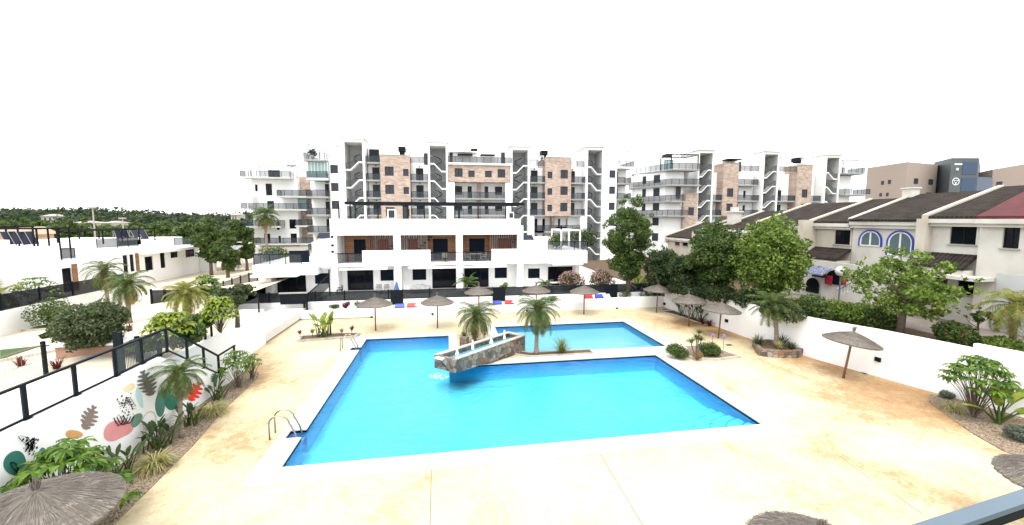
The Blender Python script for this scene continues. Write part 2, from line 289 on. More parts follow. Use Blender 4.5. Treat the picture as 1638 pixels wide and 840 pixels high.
# ------------------------------------------------------------------ mesh builder
class MB:
    def __init__(s, xf=None): s.v = []; s.f = []; s.mi = []; s.uv = []; s.xf = xf; s.cur = 0
    def P(s, p):
        s.v.append(tuple(s.xf(*p)) if s.xf else tuple(p)); return len(s.v)-1
    def face(s, ids): s.f.append(ids); s.mi.append(s.cur)
    def poly(s, pts): s.face([s.P(p) for p in pts])
    def box(s, x0, x1, y0, y1, z0, z1):
        i = [s.P((x, y, z)) for z in (z0, z1) for x, y in ((x0, y0), (x1, y0), (x1, y1), (x0, y1))]
        for q in ((0, 3, 2, 1), (4, 5, 6, 7), (0, 1, 5, 4), (1, 2, 6, 5), (2, 3, 7, 6), (3, 0, 4, 7)): s.face([i[k] for k in q])
    def bar(s, a, b, wd, ht=None):          # rectangular bar between two points
        ht = ht or wd; a = Vector(a); b = Vector(b); d = (b-a).normalized()
        up = Vector((0, 0, 1)) if abs(d.z) < .95 else Vector((0, 1, 0))
        r = d.cross(up).normalized()*wd/2; u = r.cross(d).normalized()*ht/2
        i = [s.P(p+x*r+y*u) for p in (a, b) for x, y in ((-1, -1), (1, -1), (1, 1), (-1, 1))]
        for q in ((0, 3, 2, 1), (4, 5, 6, 7), (0, 1, 5, 4), (1, 2, 6, 5), (2, 3, 7, 6), (3, 0, 4, 7)): s.face([i[k] for k in q])
    def tube(s, pts, rad, n=8, caps=True):
        pts = [Vector(p) for p in pts]; rings = []
        if not hasattr(rad, '__len__'): rad = [rad]*len(pts)
        ref = None
        for k, p in enumerate(pts):
            d = (pts[min(k+1, len(pts)-1)]-pts[max(k-1, 0)]).normalized()
            if ref is None: ref = Vector((1, 0, 0)) if abs(d.x) < .9 else Vector((0, 1, 0))
            a = d.cross(ref).normalized(); b = d.cross(a).normalized(); ref = b.cross(d)*-1 if False else ref
            rings.append([s.P(p+rad[k]*(math.cos(2*math.pi*j/n)*a+math.sin(2*math.pi*j/n)*b)) for j in range(n)])
        for q in range(len(rings)-1):
            for j in range(n): s.face([rings[q][j], rings[q][(j+1) % n], rings[q+1][(j+1) % n], rings[q+1][j]])
        if caps: s.face(rings[0][::-1]); s.face(rings[-1])
    def lathe(s, prof, n=24, c=(0, 0, 0)):
        rings = [[s.P((c[0]+r*math.cos(2*math.pi*j/n), c[1]+r*math.sin(2*math.pi*j/n), c[2]+z)) for j in range(n)] for r, z in prof]
        for q in range(len(rings)-1):
            for j in range(n): s.face([rings[q][j], rings[q][(j+1) % n], rings[q+1][(j+1) % n], rings[q+1][j]])
        s.face(rings[0][::-1]); s.face(rings[-1])
    def prism(s, poly, z0, z1):
        n = len(poly)
        zz0 = z0 if hasattr(z0, '__len__') else [z0]*n; zz1 = z1 if hasattr(z1, '__len__') else [z1]*n
        a = [s.P((*p, z)) for p, z in zip(poly, zz0)]; b = [s.P((*p, z)) for p, z in zip(poly, zz1)]
        s.face(a[::-1]); s.face(b)
        for k in range(n): s.face([a[k], a[(k+1) % n], b[(k+1) % n], b[k]])
    def wall(s, u0, u1, z0, z1, holes=(), d0=0, t=.25):      # a wall with openings, as boxes
        us = sorted({u0, u1, *[min(max(x, u0), u1) for h in holes for x in h[:2]]}); zs = sorted({z0, z1, *[min(max(x, z0), z1) for h in holes for x in h[2:4]]})
        for j in range(len(zs)-1):
            start = None
            for i in range(len(us)-1):
                cx, cz = (us[i]+us[i+1])/2, (zs[j]+zs[j+1])/2
                hole = any(h[0] < cx < h[1] and h[2] < cz < h[3] for h in holes)
                if hole:
                    if start is not None: s.box(start, us[i], d0, d0+t, zs[j], zs[j+1]); start = None
                elif start is None: start = us[i]
            if start is not None: s.box(start, u1, d0, d0+t, zs[j], zs[j+1])
    def build(s, name, m, parent=None, smooth=False, label=None, cat=None, group=None, kind=None):
        me = bpy.data.meshes.new(name)
        base = Vector((0, 0, 0))
        if parent is not None:
            q = parent
            while q is not None: base += q.location; q = q.parent
        vv = np.array(s.v, dtype=float) - np.array(base)
        o = bpy.data.objects.new(name, None if False else me)
        if parent is None and cat and kind is None:        # origin at the thing's base
            lo, hi = vv.min(0), vv.max(0); o.location = ((lo[0]+hi[0])/2, (lo[1]+hi[1])/2, lo[2]); vv = vv-np.array(o.location)
        me.from_pydata(vv.tolist(), [], s.f)
        for x in (m if isinstance(m, (list, tuple)) else [m]): me.materials.append(x)
        if any(s.mi): me.polygons.foreach_set('material_index', s.mi)
        if smooth: me.polygons.foreach_set('use_smooth', [True]*len(me.polygons))
        if s.uv:
            ul = me.uv_layers.new(name='UVMap'); li = np.zeros(len(me.loops), dtype=int); me.loops.foreach_get('vertex_index', li)
            uv = np.array(s.uv)[li]; ul.data.foreach_set('uv', uv.ravel())
        me.update(); C.collection.objects.link(o)
        if parent is not None: o.parent = parent
        if label: o['label'] = label
        if cat: o['category'] = cat
        if group: o['group'] = group
        if kind: o['kind'] = kind
        return o
def thing(name, label, cat, loc=(0, 0, 0), rz=0, group=None):
    o = bpy.data.objects.new(name, None); C.collection.objects.link(o); o.location = loc; o.rotation_euler = (0, 0, rz)
    o['label'] = label; o['category'] = cat
    if group: o['group'] = group
    return o
def copy_tree(o, parent=None, **kw):
    c = o.copy(); C.collection.objects.link(c)
    if parent is not None: c.parent = parent
    for k, v in kw.items(): c[k] = v
    for ch in list(o.children): copy_tree(ch, c)
    return c
def struct(name, mb, m): return mb.build(name, m, kind='structure')
bm_box = lambda *a: (lambda b: (b.box(*a), b)[1])(MB())
# ================================================================== THE SETTING
def sheet(x0, x1, y0, y1, z, holes, step=None):
    b = MB(); xs = sorted({x0, x1, *[q for h in holes for q in h[:2]]}); ys = sorted({y0, y1, *[q for h in holes for q in h[2:4]]})
    for i in range(len(xs)-1):
        for j in range(len(ys)-1):
            cx, cy = (xs[i]+xs[i+1])/2, (ys[j]+ys[j+1])/2
            if any(h[0] < cx < h[1] and h[2] < cy < h[3] for h in holes): continue
            b.poly([(xs[i], ys[j], z), (xs[i+1], ys[j], z), (xs[i+1], ys[j+1], z), (xs[i], ys[j+1], z)])
    return b
MAIN = [(-5.57, 12.5, 13.95, 22.5), (-5.57, .04, 22.5, 28.7)]
CHILD = (3.55, 14.05, 23.95, 30.5)
NOTCH = [(-6.15, -5.57, 15.85, 16.45), (-6.15, -5.57, 26.3, 26.9)]
HOLES = MAIN+[CHILD]+NOTCH
struct('ground', sheet(-1500, 1500, -400, 2500, -.03, HOLES), mat('dry_ground', (.20, .17, .12), (.12, .13, .07), .05, .95))
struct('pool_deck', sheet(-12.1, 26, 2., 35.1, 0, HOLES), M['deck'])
# coping band round the pools
cz = .03
b = MB()
for (x0, x1, y0, y1) in [(-6.45, 13.4, 13.05, 13.95), (-6.45, -5.57, 13.95, 15.85), (-6.45, -6.15, 15.85, 16.45), (-6.45, -5.57, 16.45, 26.3), (-6.45, -6.15, 26.3, 26.9),
        (-6.45, -5.57, 26.9, 28.7), (-6.45, .6, 28.7, 29.5), (.04, .6, 23.4, 28.7), (12.5, 13.4, 13.95, 22.5), (.04, 14.05, 22.5, 23.25), (13.4, 14.9, 22.5, 23.25), (9.0, 14.05, 23.25, 23.95),
        (14.05, 14.9, 23.25, 30.5), (2.9, 14.9, 30.5, 31.15), (2.9, 3.55, 26.5, 30.5)]:
    if (x0, y0) == (13.4, 22.5): x0 = 14.05
    b.box(x0, x1, y0, y1, -.10, cz)
struct('pool_coping', b, M['coping'])
b = MB()  # basin floor and walls
for (x0, x1, y0, y1) in MAIN+NOTCH: b.poly([(x0, y0, -.95), (x1, y0, -.95), (x1, y1, -.95), (x0, y1, -.95)])
struct('pool_floor', b, M['pool_floor'])
def walls(b, poly, z0, z1):
    for k in range(len(poly)):
        p, q = poly[k], poly[(k+1) % len(poly)]; b.poly([(*p, z0), (*q, z0), (*q, z1), (*p, z1)])
b = MB(); walls(b, [(-5.57, 13.95), (12.5, 13.95), (12.5, 22.5), (.04, 22.5), (.04, 28.7), (-5.57, 28.7), (-5.57, 26.9), (-6.15, 26.9), (-6.15, 26.3), (-5.57, 26.3), (-5.57, 16.45), (-6.15, 16.45), (-6.15, 15.85), (-5.57, 15.85)], -.95, -.02)
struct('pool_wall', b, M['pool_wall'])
b = MB(); x0, x1, y0, y1 = CHILD
b.poly([(x0, y0, -.5), (x1, y0, -.5), (x1, y1, -.5), (x0, y1, -.5)]); struct('children_pool_floor', b, M['child_floor'])
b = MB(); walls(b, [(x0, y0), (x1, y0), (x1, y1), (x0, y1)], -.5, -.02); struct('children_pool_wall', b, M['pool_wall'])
# curved corner steps in the main pool
b = MB()
for k, r in enumerate((3.1, 2.5, 1.9, 1.3, .7)):
    z = -.8+k*.14; poly = [(12.49, 13.96)]+[(12.49-r*math.cos(a), 13.96+r*math.sin(a)) for a in [i*math.pi/20 for i in range(11)]]
    b.cur = 0; b.prism(poly, -.94, z)
    b.cur = 1
    b.prism([(12.49-r*math.cos(i*math.pi/20), 13.96+r*math.sin(i*math.pi/20)) for i in range(11)]+[(12.49-(r-.06)*math.cos(i*math.pi/20), 13.96+(r-.06)*math.sin(i*math.pi/20)) for i in range(10, -1, -1)], z, z+.006)
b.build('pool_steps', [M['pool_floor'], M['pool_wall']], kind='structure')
b = MB()
for (x0, x1, y0, y1) in MAIN+NOTCH: b.poly([(x0, y0, -.07), (x1, y0, -.07), (x1, y1, -.07), (x0, y1, -.07)])
struct('pool_water', b, M['water'])
x0, x1, y0, y1 = CHILD; b = MB(); b.poly([(x0, y0, -.07), (x1, y0, -.07), (x1, y1, -.07), (x0, y1, -.07)]); struct('children_pool_water', b, M['water2'])
# expansion joints of the deck
b = MB()
for pts in ([(690, 752), (688, 840)], [(960, 727), (1034, 850)], [(1340, 728), (1392, 765)], [(1430, 790), (1475, 822)]):
    a, c = G(*pts[0]), G(*pts[1]); b.bar((*a, .002), (*c, .002), .028, .004)
struct('deck_joint', b, mat('joint_filler', (.22, .17, .12)))
b = MB()
for (px, py) in ((1166, 552), (1385, 597), (1063, 495)):
    a = G(px, py); b.box(a[0]-.2, a[0]+.2, a[1]-.12, a[1]+.12, .003, .009)
struct('deck_drain', b, M['anth'])

# ---- raised garden to the left, behind the mural wall
LX = [(-11.1, 2.62), (-15, 2.62), (-20, 1.9), (-30, .5), (-60, .45), (-160, .4), (-400, .4)]
def zL(x):
    for (a, za), (c, zc) in zip(LX, LX[1:]):
        if c <= x <= a: return za+(zc-za)*(a-x)/(a-c)
    return .4
def TG(px, py):                     # pixel -> point of the sloping left garden
    X, Y, Z = ray(px, py); t = 1.
    while t < 400:
        if H+Z*t <= zL(X*t): break
        t += .02
    return X*t, Y*t, zL(X*t)
b = MB()
for (a, za), (c, zc) in zip(LX, LX[1:]):
    for (y0, y1) in ((2, 30), (30, 120)) if a <= -15 else ((2, 17.2),):
        b.poly([(a, y0, za), (a, y1, za), (c, y1, zc), (c, y0, zc)])
b.poly([(-12.1, 17.2, 2.18), (-12.1, 28.6, 2.18), (-15, 28.6, 2.62), (-15, 17.2, 2.62)]); struct('garden_terrace', b, M['sand'])
b = MB(); b.poly([(-11.2, 2, 2.63), (-14.6, 2, 2.63), (-14.6, 17.2, 2.63), (-11.2, 17.2, 2.63)]); struct('walkway', b, M['palepath'])
b = MB(); b.box(-15, -12.0, 28.5, 28.75, 0, 2.35); b.box(-12.2, -12.0, 17.2, 28.5, 0, 2.22); b.box(-12.0, -11.2, 17.2, 17.3, 0, 2.6); b.box(-12.0, -6.42, 35.3, 35.6, 0, .7)
b.build('retaining_wall', M['white'], label='plain white retaining wall behind the garden stair, carrying slim black posts', cat='wall')
# pale path and tiles beyond
b = MB(); b.prism([(-30, 28.8), (-12.0, 28.8), (-12.0, 36.8), (-30, 47)], .1, .7); struct('path', b, M['palepath'])
# right terrace behind the boundary wall
RW = [(20.2, 35.2), (20.35, 30), (20.6, 26), (20.8, 23.2), (21.6, 20), (22.3, 17.6), (23.0, 15.3), (24.1, 11), (25.2, 5), (25.8, 1)]
RT = [1.45, 2.0, 2.4, 2.4, 2.42, 2.5, 2.5, 2.5, 2.5, 2.5]
b = MB()
for k in range(len(RW)-1):
    p, q = RW[k], RW[k+1]; za = min(2.05, RT[k]-.1); zb = min(2.05, RT[k+1]-.1)
    b.poly([(p[0]+.1, p[1], za), (30.5, p[1], 2.05), (30.5, q[1], 2.05), (q[0]+.1, q[1], zb)])
b.poly([(20.2, 35.2, 1.3), (30.5, 35.2, 2.05), (44, 35.2, 2.05), (44, 66, 2.05), (20.2, 66, 1.0)])
b.poly([(30.5, 1, 2.05), (60, 1, 2.05), (60, 35.2, 2.05), (30.5, 35.2, 2.05)])
struct('upper_garden', b, M['soil'])
b = MB(); b.poly([(25.8, 12, 2.07), (30.5, 12, 2.07), (30.5, 33, 2.07), (26.5, 33, 2.07)]); struct('pavement', b, M['path'])
# north patio terrace and its ground
struct('patio_terrace', bm_box(-19, 20.1, 37, 66, 0, 1.15), M['palepath'])
b = MB(); b.box(-6.4, 20.0, 35.3, 37, 0, .68); struct('planted_ledge', b, M['dirty_white'])
# road far left with verge
b = MB(); b.poly([(-75, 60, .46), (-20, 60, .46), (-20, 68, .46), (-75, 68, .46)]); struct('road', b, M['asphalt'])
# distant hills
rr = random.Random(5)
b = MB(); n = 60
for k in range(n):
    for j in range(6): pass
ids = []
for j in range(7):
    row = []
    for k in range(n+1):
        x = -700+k*24; y = 170+j*45; t = j/6
        z = -1+12*math.sin(t*math.pi/2)*(.75+.18*math.sin(x*.013)+.12*math.sin(x*.041+1)+.06*rr.random())*max(0., min(1, (380-x)/500))
        row.append(b.P((x, y, z)))
    ids.append(row)
for j in range(6):
    for k in range(n): b.face([ids[j][k], ids[j][k+1], ids[j+1][k+1], ids[j+1][k]])
struct('hill', b, mat('hill_scrub', (.05, .065, .03), (.03, .04, .02), .05, .95))
# ================================================================== WALLS, RAILINGS, FENCES ROUND THE POOL
t = thing('mural_wall', 'high white wall left of the pool painted with coloured leaves and blobs', 'wall', (-11.1, 16, 0))
b = MB(); b.box(-11.2, -10.98, 2, 17.2, 0, 3.0); b.prism([(-11.2, 17.2), (-10.98, 17.2), (-10.98, 21.3), (-11.2, 21.3)], 0, [3.0, 3.0, .70, .70]); b.box(-11.2, -10.98, 21.3, 23.6, 0, .72); b.build('wall_panel', M['white'], t)
mural_n = [0]
def mural(name, pts, col, lift=1, label=None):
    b = MB(); X = -10.98+.004*lift
    q = [PX(px, py, X) for px, py in pts]; b.prism([(0, 0)]*0 or [(y, z) for y, z in q], 0, .004)
    b.v = [(X+v[2], v[0], v[1]) for v in b.v]
    return b.build(name, mat('mural_'+name+str(mural_n[0]), col, None, 3, .85), t, label=label)
def blob(cx, cy, rx, ry, rot=0, wob=.1, n=28, seed=1):
    r_ = random.Random(seed); ph = [r_.random()*6 for _ in range(3)]; o = []
    for k in range(n):
        a = 2*math.pi*k/n; r = 1+wob*math.sin(2*a+ph[0])+wob*.6*math.sin(3*a+ph[1])
        x, y = rx*r*math.cos(a), ry*r*math.sin(a); o.append((cx+x*math.cos(rot)-y*math.sin(rot), cy+x*math.sin(rot)+y*math.cos(rot)))
    return o
def monstera(cx, cy, tx, ty, wid, lobes=6):
    ax = Vector((tx-cx, ty-cy)); ln = ax.length; ax /= ln; nx = Vector((-ax.y, ax.x)); o = []
    for s in (1, -1):
        seq = []
        for k in range(lobes):
            t0 = (k+.1)/lobes; w0 = wid*math.sin(math.pi*min(.97, (k+.5)/lobes*.85+.12))
            for (dt, ww) in ((0, .35), (.35/lobes, .95), (.62/lobes, 1.), (.8/lobes, .8), (.86/lobes, .35)):
                seq.append(Vector((cx, cy))+ax*ln*(t0+dt+ww*.06)+nx*s*w0*ww)
        o += seq if s == 1 else seq[::-1]
        if s == 1: o.append(Vector((tx, ty)))
    return [tuple(p) for p in o]
def ring(pts, wd):
    inner = []
    cx = sum(p[0] for p in pts)/len(pts); cy = sum(p[1] for p in pts)/len(pts)
    inner = [(cx+(p[0]-cx)*(1-wd), cy+(p[1]-cy)*(1-wd)) for p in pts]
    return pts+[pts[0]]+[inner[0]]+inner[::-1]
mural('painted_blob', blob(188, 688, 22, 17, -.4, .14, seed=4), (.72, .30, .30), label='pink painted blob')
mural('painted_blob', blob(218, 672, 8, 12, .5, .08, seed=5), (.14, .25, .18), 2, label='small sage green painted blob')
mural('painted_blob', blob(257, 644, 9, 21, .12, .1, seed=6), (.07, .21, .15), label='mid green painted drop')
mural('painted_blob', blob(277, 634, 14, 24, -.05, .1, seed=7), (.02, .16, .10), 2, label='dark green painted drop')
mural('painted_blob', blob(24, 741, 17, 21, .3, .06, seed=8), (.03, .17, .13), label='dark green painted disc at the near end')
mural('painted_blob', blob(68, 735, 7, 20, 0, .05, seed=9), (.05, .22, .22), label='slim teal painted blob')
mural('painted_blob', blob(118, 695, 14, 7, .2, .1, seed=10), (.62, .33, .12), label='orange painted blob')
mural('painted_blob', blob(154, 735, 6, 14, .2, .1, seed=11), (.62, .38, .17), label='tan painted blob')
mural('painted_blob', blob(223, 636, 5, 17, -.3, .12, seed=12), (.50, .72, .72), label='pale aqua painted blob')
mural('painted_blob', blob(207, 620, 9, 6, -.5, .1, seed=13), (.80, .70, .42), label='pale yellow painted blob')
mural('painted_leaf', monstera(135, 688, 151, 650, 14), (.22, .17, .15), 3, label='taupe painted monstera leaf')
mural('painted_leaf', monstera(243, 634, 228, 594, 16, 7), (.14, .14, .13), 3, label='grey painted monstera leaf')
mural('painted_leaf', monstera(303, 642, 320, 612, 12, 5), (.70, .035, .025), 3, label='red painted monstera leaf')
mural('painted_leaf', monstera(340, 612, 345, 596, 6, 5), (.05, .20, .18), 3, label='small teal painted leaf')
mural('painted_leaf', monstera(271, 616, 285, 592, 12, 6), (.55, .40, .30), 3, label='beige painted leaf over the green drop')
mural('painted_ring', ring(blob(239, 673, 11, 15, .3, .03, seed=2), .07), (.55, .44, .30), 4)
rs = random.Random(3)
for (cx, cy, tx, ty, w_) in ((196, 668, 205, 632, 12), (46, 722, 52, 702, 8)):
    b = MB(); X = -10.98+.02
    for k in range(60):
        px = cx+(tx-cx)*rs.random()+rs.gauss(0, w_*.6); py = cy+(ty-cy)*rs.random()+rs.gauss(0, 3); r = rs.uniform(.012, .04)
        y, z = PX(px, py, X); b.poly([(X, y+r*math.cos(a)*rs.uniform(.6, 1.2), z+r*math.sin(a)) for a in (0, 1, 2, 3, 4, 5)])
    b.build('painted_speckle', M['dark'], t)
def scribble(pts, X=-10.955):
    b = MB(); q = [(X, *PX(px, py, X)) for px, py in pts]
    for a, c in zip(q, q[1:]): b.bar(a, c, .016, .004)
    return b
b = scribble([(188+10*math.sin(k*.55)+k*.45, 675+7*math.cos(k*1.1)-.1*k) for k in range(46)]); b.build('painted_line', M['dark'], t)
b = scribble([(205+.35*k+4*math.sin(k*.9), 636+k*.55+3*math.cos(k*.9)) for k in range(30)]); b.build('painted_line', M['dark'], t)
b = scribble([(277+7*math.sin(k*1.15)*(.4+k/40), 625+11*math.cos(k*.7)*(.4+k/40)) for k in range(26)]); b.build('painted_line', M['rail_glass'] if False else M['white_plastic'], t)
b = scribble([(40+10*math.sin(k*.5), 706+9*math.cos(k*.4)) for k in range(22)]); b.build('painted_line', M['dark'], t)
b = scribble([(22+6*math.sin(k*.8)+k*.1, 748+9*math.cos(k*.63)) for k in range(20)]); b.build('painted_line', M['dark'], t)

# stair that drops from the walkway to the deck
st = thing('garden_stairs', 'white stair descending behind the sloping end of the mural wall', 'stairs', (-10.5, 18, 0))
b = MB(); ns = 11
for k in range(ns):
    y0 = 17.3+k*.3; b.box(-11.98, -11.22, y0, y0+.3, 0, 2.45-k*.22)
b.build('steps', M['white'], st)
def railing(root, pts, posts, hgt=.95, glass=True):
    b = MB()
    for a, c in zip(pts, pts[1:]): b.bar((a[0], a[1], a[2]+hgt), (c[0], c[1], c[2]+hgt), .085, .06)
    b.build('handrail', M['anth'], root)
    b = MB()
    for a, c in zip(pts, pts[1:]): b.bar((a[0], a[1], a[2]+.04), (c[0], c[1], c[2]+.04), .05, .05)
    b.build('base_rail', M['anth'], root)
    for p in posts:
        b = MB(); b.box(p[0]-.035, p[0]+.035, p[1]-.05, p[1]+.05, p[2], p[2]+hgt); b.box(p[0]-.08, p[0]+.08, p[1]-.1, p[1]+.1, p[2]+.001, p[2]+.02)
        b.build('post', M['anth'], root)
    if glass:
        for a, c in zip(pts, pts[1:]):
            b = MB(); b.poly([(a[0], a[1], a[2]+.09), (c[0], c[1], c[2]+.09), (c[0], c[1], c[2]+hgt-.06), (a[0], a[1], a[2]+hgt-.06)]); b.build('glass_panel', M['rail_glass'], root)
rt = thing('glass_railing', 'long anthracite railing with clear glass on top of the mural wall', 'railing', (-11.1, 10, 3.0))
ys = [PX(px, py, -11.08)[0] for px, py in ((42, 668), (122, 632), (186, 604), (228, 586), (268, 569))]
y0s = [3.0, 6.2, 9.0]+ys
railing(rt, [(-11.08, 3, 3.0), (-11.08, ys[-1], 3.0)], [(-11.08, y, 3.0) for y in y0s])
rt = thing('stair_railing', 'anthracite glass railing sloping down on the far end of the mural wall', 'railing', (-10.2, 18, 1))
e = (-11.08, 21.3, .70); s0 = (-11.08, ys[-1]+.06, 3.0)
railing(rt, [s0, e, (-11.08, 22.9, .72)], [(s0[0]+(e[0]-s0[0])*k/3, s0[1]+(e[1]-s0[1])*k/3, s0[2]+(e[2]-s0[2])*k/3) for k in (1, 2, 3)]+[(-11.08, 22.8, .72)])
# wire fence on the garden side of the walkway
wf = thing('wire_fence', 'low dark wire mesh fence between white walkway and left garden', 'fence', (-14.6, 12, 2.6))
b = MB(); b.poly([(-14.6, 5, 2.66), (-14.6, 17, 2.66), (-14.6, 17, 3.75), (-14.6, 5, 3.75)]); b.build('mesh_panel', M['wire_mesh'], wf)
b = MB()
for k in range(86): y = 5+k*.14; b.bar((-14.6, y, 2.66), (-14.6, y, 3.75), .006)
for z in (2.7, 3.2, 3.75): b.bar((-14.6, 5, z), (-14.6, 17, z), .012)
b.build('wire_bar', mat('beige_wire', (.30, .22, .17)), wf)
for y in (9, 12.0, 14.55, 17.0): b = MB(); b.box(-14.65, -14.55, y-.05, y+.05, 2.62, 3.85); b.build('post', M['anth'], wf)
gt = thing('garden_gate', 'tall anthracite gate with dark posts behind the railing corner', 'gate', (-11.6, 15, 2.6))
for (px, py) in ((190, 598), (197, 600), (222, 579), (256, 570)):
    a = G(px, py, 2.62); h = 1.6 if px < 200 else 1.05
    b = MB(); b.box(a[0]-.06, a[0]+.06, a[1]-.06, a[1]+.06, 2.62, 2.62+h); b.build('post', M['anth'], gt)
a0, a1 = G(197, 600, 2.62), G(256, 570, 2.62)
b = MB(); b.bar((*a0, 3.6), (*a1, 3.6), .06); b.bar((*a0, 2.75), (*a1, 2.75), .05)
for k in range(26): x = a0[0]+(a1[0]-a0[0])*k/26; y = a0[1]+(a1[1]-a0[1])*k/26; b.bar((x, y, 2.75), (x, y, 3.6), .012)
b.build('gate_leaf', M['anth'], gt)
# posts of the far part of the wall top
pf = thing('post_fence', 'row of slim black posts with clear panels on the far end of the left wall', 'fence', (-12.1, 24, 2.2))
pys = []
for (px, py) in ((332, 543), (343, 538), (388, 517), (421, 500)):
    a = G(px, py, 2.22); pys.append(a[1]); b = MB(); b.box(-12.15, -12.07, a[1]-.04, a[1]+.04, 2.22, 3.4); b.build('post', M['anth'], pf)
b = MB(); b.poly([(-12.11, pys[0], 2.3), (-12.11, pys[-1], 2.3), (-12.11, pys[-1], 3.25), (-12.11, pys[0], 3.25)]); b.build('glass_panel', M['rail_glass'], pf)

# right boundary wall
t = thing('boundary_wall', 'long bright white retaining wall curving along the right edge of the deck', 'wall', (21, 22, 0))
b = MB(); b2 = MB()
for k in range(len(RW)-1):
    p, q = RW[k], RW[k+1]; dn = Vector((q[1]-p[1], p[0]-q[0])).normalized()*-.22
    if dn.x < 0: dn = -dn
    b.prism([p, q, (q[0]+dn.x, q[1]+dn.y), (p[0]+dn.x, p[1]+dn.y)], 0, [RT[k], RT[k+1], RT[k+1], RT[k]])
b.build('wall_panel', M['white'], t)
b = MB(); b.prism([(23.3, 14.3), (24.12, 11), (25.2, 5), (25.5, 5), (24.4, 11), (23.55, 14.3)], 2.5, 2.72); b.build('wall_step', M['white'], t)
for (px, py, lab) in ((1163, 513, 'small black square lamp on the right white wall between two parasols'), (1405, 575, 'small black square lamp on the right white wall beyond the tilted parasol'), (1063.5, 486, 'small dark lamp on the wall in the far right corner of the deck')):
    best = None
    for k in range(len(RW)-1):
        p, q = Vector(RW[k]), Vector(RW[k+1]); X, Y, Z = ray(px, py)
        for j in range(101):
            m_ = p+(q-p)*j/100; e_ = abs(m_.x*Y-m_.y*X)
            if best is None or e_ < best[0]: best = (e_, m_.x, m_.y, H+Z*m_.y/Y)
    _, x, y, z = best; b = MB(); b.box(x-.1, x-.003, y-.13, y+.13, z-.11, z+.11); b.box(x-.12, x-.1, y-.09, y+.09, z-.03, z+.05); b.build('wall_lamp', M['dark'], label=lab, cat='lamp', group='lamps on the boundary walls')
# north low wall with small lamps
t = thing('low_wall', 'low white wall closing the far side of the pool deck', 'wall', (5, 35.2, 0))
b = MB(); b.box(-6.4, 20.2, 35.1, 35.32, 0, .72); b.box(13.6, 20.2, 35.12, 35.34, .72, 1.0); b.box(10.0, 13.6, 35.05, 35.3, .0, .74); b.build('wall_panel', M['white'], t)
for i, (px, py) in enumerate(((595, 507), (692, 502), (843, 497), (986, 493))):
    x, z = PY(px, py, 35.1); b = MB(); b.box(x-.09, x+.09, 34.95, 35.047, z-.07, z+.07); b.box(x-.11, x+.11, 34.93, 34.95, z+.03, z+.08)
    b.build('wall_lamp', M['dark'], label=['small black lamp on the low far wall behind the leftmost far parasol pole', 'small black lamp on the low far wall by the second far parasol pole', 'small black lamp on the low far wall left of the tall middle palm', 'small black lamp on the low far wall right of the pink oleanders'][i], cat='lamp', group='lamps on the boundary walls')
# upper planter wall, fence in front of the patios
t = thing('patio_fence', 'dark screen fence on a white base in front of the white terraced houses', 'fence', (4, 37, 0))
b = MB(); b.box(-19, 20, 36.9, 37.1, .1, 1.15); b.build('base_wall', M['white'], t)
xs = [-19, -15, -11.3, -8.9, -5.2, -1.6, 1.8, 5.1, 8.6, 12, 16, 20]
for k in range(len(xs)-1):
    b = MB(); b.box(xs[k]+.05, xs[k+1]-.05, 36.98, 37.01, 1.0, 1.98); b.build('screen_panel', M['fence_mesh'], t)
for x in xs: b = MB(); b.box(x-.05, x+.05, 36.94, 37.04, .9, 2.05); b.build('post', M['anth'], t)
for x, wd in ((-4.45, 1.0), (4.7, 1.1), (15.7, 1.1)):
    b = MB(); b.box(x-wd/2, x+wd/2, 36.86, 36.91, .62, 2.0); b.box(x-wd/2-.04, x-wd/2, 36.84, 36.93, .5, 2.05); b.box(x+wd/2, x+wd/2+.04, 36.84, 36.93, .5, 2.05)
    b.build('gate_leaf', M['anth'], t)
# coloured pool boards on the white ledge
cols = {'blue': M['blue_plastic'], 'red': M['red_plastic'], 'white': M['white_plastic']}
where = ['left of the second parasol', 'between the two palms', 'right of the oleander parasol']
for i, (px, py, c) in enumerate(((640, 494, 'blue'), (659, 493.5, 'red'), (671, 494, 'white'), (795, 488, 'blue'), (814, 487.5, 'red'), (824.5, 488, 'white'), (940, 483, 'red'), (957, 482, 'blue'), (968, 482, 'white'))):
    x, z = PY(px, py, 35.4); b = MB(); z = .74 if px < 900 else 1.02
    wq = .42; pr = [(x-wq, 35.12), (x+wq-.08, 35.12), (x+wq, 35.2), (x+wq, 35.34), (x-wq+.1, 35.34), (x-wq, 35.28)]
    b.prism([(x-wq, 35.14), (x+wq, 35.14), (x+wq*.8, 35.30), (x-wq*.8, 35.30)], z, [z+.08, z+.08, z+.3, z+.3]); b.box(x-wq*.9, x+wq*.9, 35.3, 35.34, z, z+.34)
    b.build('seat_pad', cols[c], label='%s plastic pad on the low far wall, %s' % (c, where[i//3]), cat='pool pad', group='coloured pads on the low far wall')

# ================================================================== POOL FURNITURE
def ladder(x, y, label):
    r = thing('pool_ladder', label, 'pool ladder', (x, y, 0), 0, 'steel ladders at the left edge of the pool')
    for s in (-.26, .26):
        pts = [(x-1.35, y+s, 0)]
        for k in range(13):
            a = math.pi*k/12; pts.append((x-1.0-.35*math.cos(a), y+s, .62+.28*math.sin(a)))
        pts += [(x-.45, y+s, .2), (x-.32, y+s, -.4)]; b = MB(); b.tube(pts, .032, 8); b.build('rail', M['steel'], r, smooth=True)
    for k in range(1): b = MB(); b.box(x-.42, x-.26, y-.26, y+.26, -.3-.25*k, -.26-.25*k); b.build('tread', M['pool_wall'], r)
ladder(-5.35, 16.15, 'curved stainless steel pool ladder at the near left corner of the pool')
ladder(-5.35, 26.6, 'curved stainless steel pool ladder at the far left edge of the pool')

